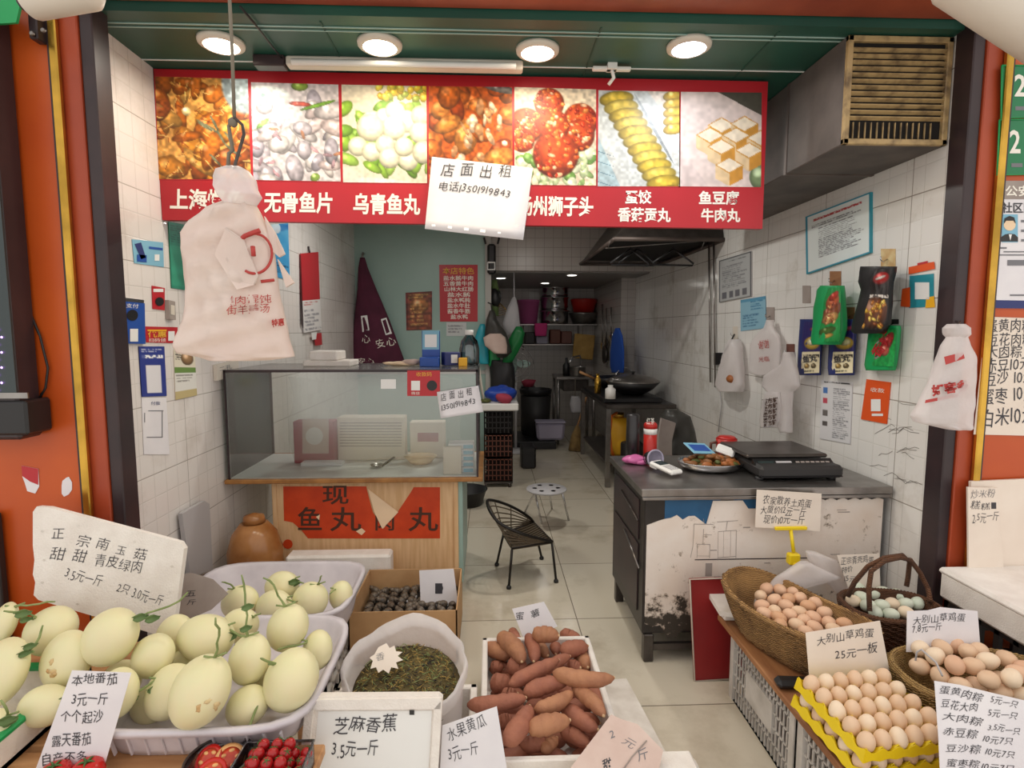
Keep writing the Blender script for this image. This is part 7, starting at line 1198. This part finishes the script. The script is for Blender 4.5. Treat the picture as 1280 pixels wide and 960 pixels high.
basket('wicker_basket', 'tan wicker basket of mixed eggs at right edge', (1.485, 1.54), .245, .16, -.12, bz+.001, .46, 'wicker_tan', 0, .75)
t = thing('wire_loop', 'thin white cord looped over the tan basket rim', 'cord', az(1145, 830, .46)); part(MB().tube([az(1143, 836, .44), az(1146, 815, .50), az(1152, 812, .51), az(1170, 828, .50), az(1178, 845, .48)], .003, 'grey_plastic', 6), 'cord', t)
q3 = [(905, 478), (870, 512), (960, 518), (1005, 500), (1038, 530), (1090, 520), (925, 555), (895, 580), (997, 590), (1000, 552), (1070, 588), (1135, 573), (1200, 555), (1228, 608), (1120, 634), (1165, 612), (1210, 642), (1025, 634), (1262, 590), (940, 600), (1175, 665), (1250, 680), (1075, 640)]
eggs('', q3, [.478 if k not in (7, 9, 15, 17, 19, 20, 21, 22) else .455 for k in range(len(q3))], ['egg_tan', 'egg_cream', 'egg_tan', 'egg_brown', 'egg_tan'], 'mixed eggs in the tan basket', .0255, (860, 640), labs=['egg in the tan right basket, '+p for p in ('rearmost brownish one', 'pale one at far left', 'rear one before the price card', 'pale one against the card', 'centre rear', 'rear right of centre', 'left one inside cord loop', 'low left inside cord loop', 'left of centre', 'half hidden centre', 'in the centre', 'big one right of centre', 'rear right', 'at the right edge', 'front centre over the list', 'small one between big ones', 'front right over the list', 'front left', 'cut by picture edge', 'low at left front', 'low behind the list', 'low at right behind list', 'low in front centre')])
# price cards among eggs
def pcard(lab, q, pl, lines, m='white_paper', th=.0015, name='price_card'):
    f = sheet(q, pl, m, th)
    for tx, a, b, h in lines: ink(f, tx, a, b, h, pl, 'black_ink', -.004, 1)
    return solo(f, name, lab, 'price card', group='handwritten price cards')
pcard('pink beige handwritten egg price card behind yellow tray', [(1007, 791), (1100, 776), (1116, 860), (1013, 862)], PL((1.1, 1.598, bz+.002), 6), [('大别山草鸡蛋', (1021, 806), (1093, 794), 13), ('25元一板', (1044, 824), (1098, 813), 14)], 'paper')
pcard('white handwritten egg price card in the tan basket', [(1134, 764), (1160, 763), (1176, 759), (1222, 764), (1226, 815), (1133, 815)], PL((1.55, 1.665, .44), 8), [('大别山草鸡蛋', (1141, 780), (1207, 775), 12), ('7.8元一斤', (1140, 791), (1178, 788), 11)])
pcard('cream handwritten price card behind the blue egg basket', [(1046, 694), (1099, 692), (1101, 745), (1064, 745)], PL((1.5, 2.13, .40), 5), [('正宗青壳鸡蛋', (1051, 705), (1092, 703), 10), ('特价', (1052, 715), (1066, 714), 9), ('15元', (1055, 727), (1070, 726), 9)], 'paper')
pl = PL((1.2, 1.215, bz+.002), 20)
f = sheet([(1168, 851), (1200, 856), (1240, 866), (1300, 880), (1300, 1030), (1178, 1030), (1173, 920)], pl, 'white_paper', .001)
for tx, a, b, h in (('蛋黄肉粽', (1173, 866), (1228, 876), 12), ('5元一只', (1237, 878), (1272, 884), 10), ('豆花大肉', (1175, 884), (1222, 890), 12), ('5元一只', (1234, 895), (1272, 898), 10), ('大肉粽', (1177, 899), (1228, 906), 12), ('3.5元一只', (1234, 912), (1275, 918), 10), ('赤豆粽', (1178, 919), (1222, 922), 12), ('10元7只', (1228, 927), (1266, 932), 11), ('豆沙粽', (1181, 939), (1226, 942), 12), ('10元7只', (1231, 943), (1268, 949), 11), ('蜜枣粽', (1182, 958), (1224, 961), 12), ('10元7只', (1226, 962), (1268, 966), 11)): ink(f, tx, a, b, h, pl, 'black_ink', -.004, 1)
solo(f, 'price_list', 'white handwritten dumpling price list at bottom right corner', 'price list')
# egg trays
A0 = Vector((.956, 1.542, .447)); RI = Vector((.0475, .005, 0)); CJ = Vector((.010, -.0475, -.009)); NU = RI.cross(-CJ).normalized(); NU = NU if NU.z > 0 else -NU
def tray(off, lab):
    f = MB(); o = A0+NU*off; gx, gy = 6, 5; s_ = 4; P = []
    for j in range(gy*s_+1):
        row = []
        for i in range(gx*s_+1):
            x = i/s_-.5; y = j/s_-.5; h = .5-.5*math.cos(2*math.pi*(x+.5)); g = .5-.5*math.cos(2*math.pi*(y+.5)); c1 = (1-h)*(1-g); row.append(o+RI*x+CJ*y+NU*(-.032+.034*c1+.006*max(1-h, 1-g)))
        P.append(row)
    f.grid(P, 'yellow_plastic', True, th=-.0015); t = thing('egg_tray', lab, 'tray', o, 'yellow egg trays'); part(f, 'moulded_tray', t)
    f = MB(); lo, hi_ = -.52, (4.52, 5.52); ca = [(lo, lo), (hi_[1], lo), (hi_[1], hi_[0]), (lo, hi_[0])]
    for a, b in zip(ca, ca[1:]+ca[:1]):
        nn = 30; up_ = []; dn = []
        for k in range(nn+1):
            x = a[0]+(b[0]-a[0])*k/nn; y = a[1]+(b[1]-a[1])*k/nn; q = (x if a[1] == b[1] else y)+.5; w = .5-.5*math.cos(2*math.pi*q); up_.append(o+RI*x+CJ*y+NU*(.004-.014*w)); dn.append(o+RI*(x+(x-2.5)*.02)+CJ*(y+(y-2)*.02)+NU*(-.036+.006*w))
        f.grid([up_, dn], 'yellow_plastic', False, th=.0012)
    part(f, 'tray_skirt', t); return t
tray(0, 'upper yellow plastic egg tray full of tan eggs'); tray(-.064, 'lower yellow plastic egg tray beneath the full upper tray')
o0 = None; ORD = ['first', 'second', 'third', 'fourth', 'fifth', 'sixth']; rt = NU.to_track_quat('Z', 'X').to_euler()
for lay in range(2):
    for j in range(5):
        for i in range(6):
            if lay == 1 and i > 0 and j < 4: continue
            me = None; m = ('egg_tan', 'egg_cream', 'egg_tan')[(i*7+j*5+lay) % 3]; key = 'tr'+m
            if key not in GL: GL[key] = build(MB().ell((0, 0, 0), (.0222, .0222, .028), m, None, 18, 12, 0, 0, .08), 'hen_egg', (0, 0, 0)); o = GL[key]
            else: o = GL[key].copy(); COL.objects.link(o)
            o.location = A0+RI*i+CJ*j+NU*(-.064*lay+.002); o.rotation_euler = (rt.x+R.uniform(-.12, .12), rt.y+R.uniform(-.12, .12), R.uniform(0, 6))
            tag(o, ('tan egg in the %s yellow tray, %s row from the back, %s from the left' % ('upper' if lay == 0 else 'lower', ORD[j], ORD[i])), 'egg', 'tan eggs in the yellow trays')
f = MB(); p = az(985, 862, bz); f.box((0, 0, 0), (.13, .05, .03), 'black_plastic', .012, Matrix.Translation((p.x+.03, p.y+.01, bz+.017)) @ Matrix.Rotation(-.1, 4, 'Z')); solo(f, 'plastic_wedge', 'black plastic wedge under the egg trays', 'wedge')
# foam box and carton at right pillar
t = thing('foam_box', 'white foam box before the right pillar, carton sign on it', 'box', (2.0, 1.7, .45)); part(MB().b2((1.77, 1.1, .45), (2.4, 2.06, .56), 'foam', .012), 'box_body', t); part(MB().b2((1.765, 1.095, .548), (2.41, 2.065, .573), 'foam', .01), 'lid', t)
f = MB(); crate(f, (1.79, 1.15, 0), (2.38, 2.05, .448), 'crate_black', 8, 4, .02); solo(f, 'plastic_crate', 'dark crate under the right foam box', 'crate')
pl = PL((2.0, 2.045, .574), 1); f = sheet([(1214, 602), (1300, 598), (1300, 716), (1214, 716)], PL((2.0, 2.062, .574), 1), 'paper', .012); solo(f, 'carton_board', 'cream carton board behind the small priced carton', 'board')
f = sheet([(1210, 609), (1248, 610), (1255, 718), (1211, 716)], pl, 'paper', .008); ink(f, '炒米粉', (1213, 622), (1244, 622), 12, pl, 'grey_ink', -.01, 1); ink(f, '糕糕', (1213, 636), (1238, 636), 11, pl, 'black_ink', -.005, 1); ink(f, '2.5元一斤', (1215, 652), (1249, 651), 14, pl, 'black_ink', -.01, 1); patch(f, rect(1239, 628, 1245, 636), pl, 'black_ink', .001); solo(f, 'price_carton', 'cream carton strip with handwritten price at right pillar', 'price card', group='handwritten price cards')
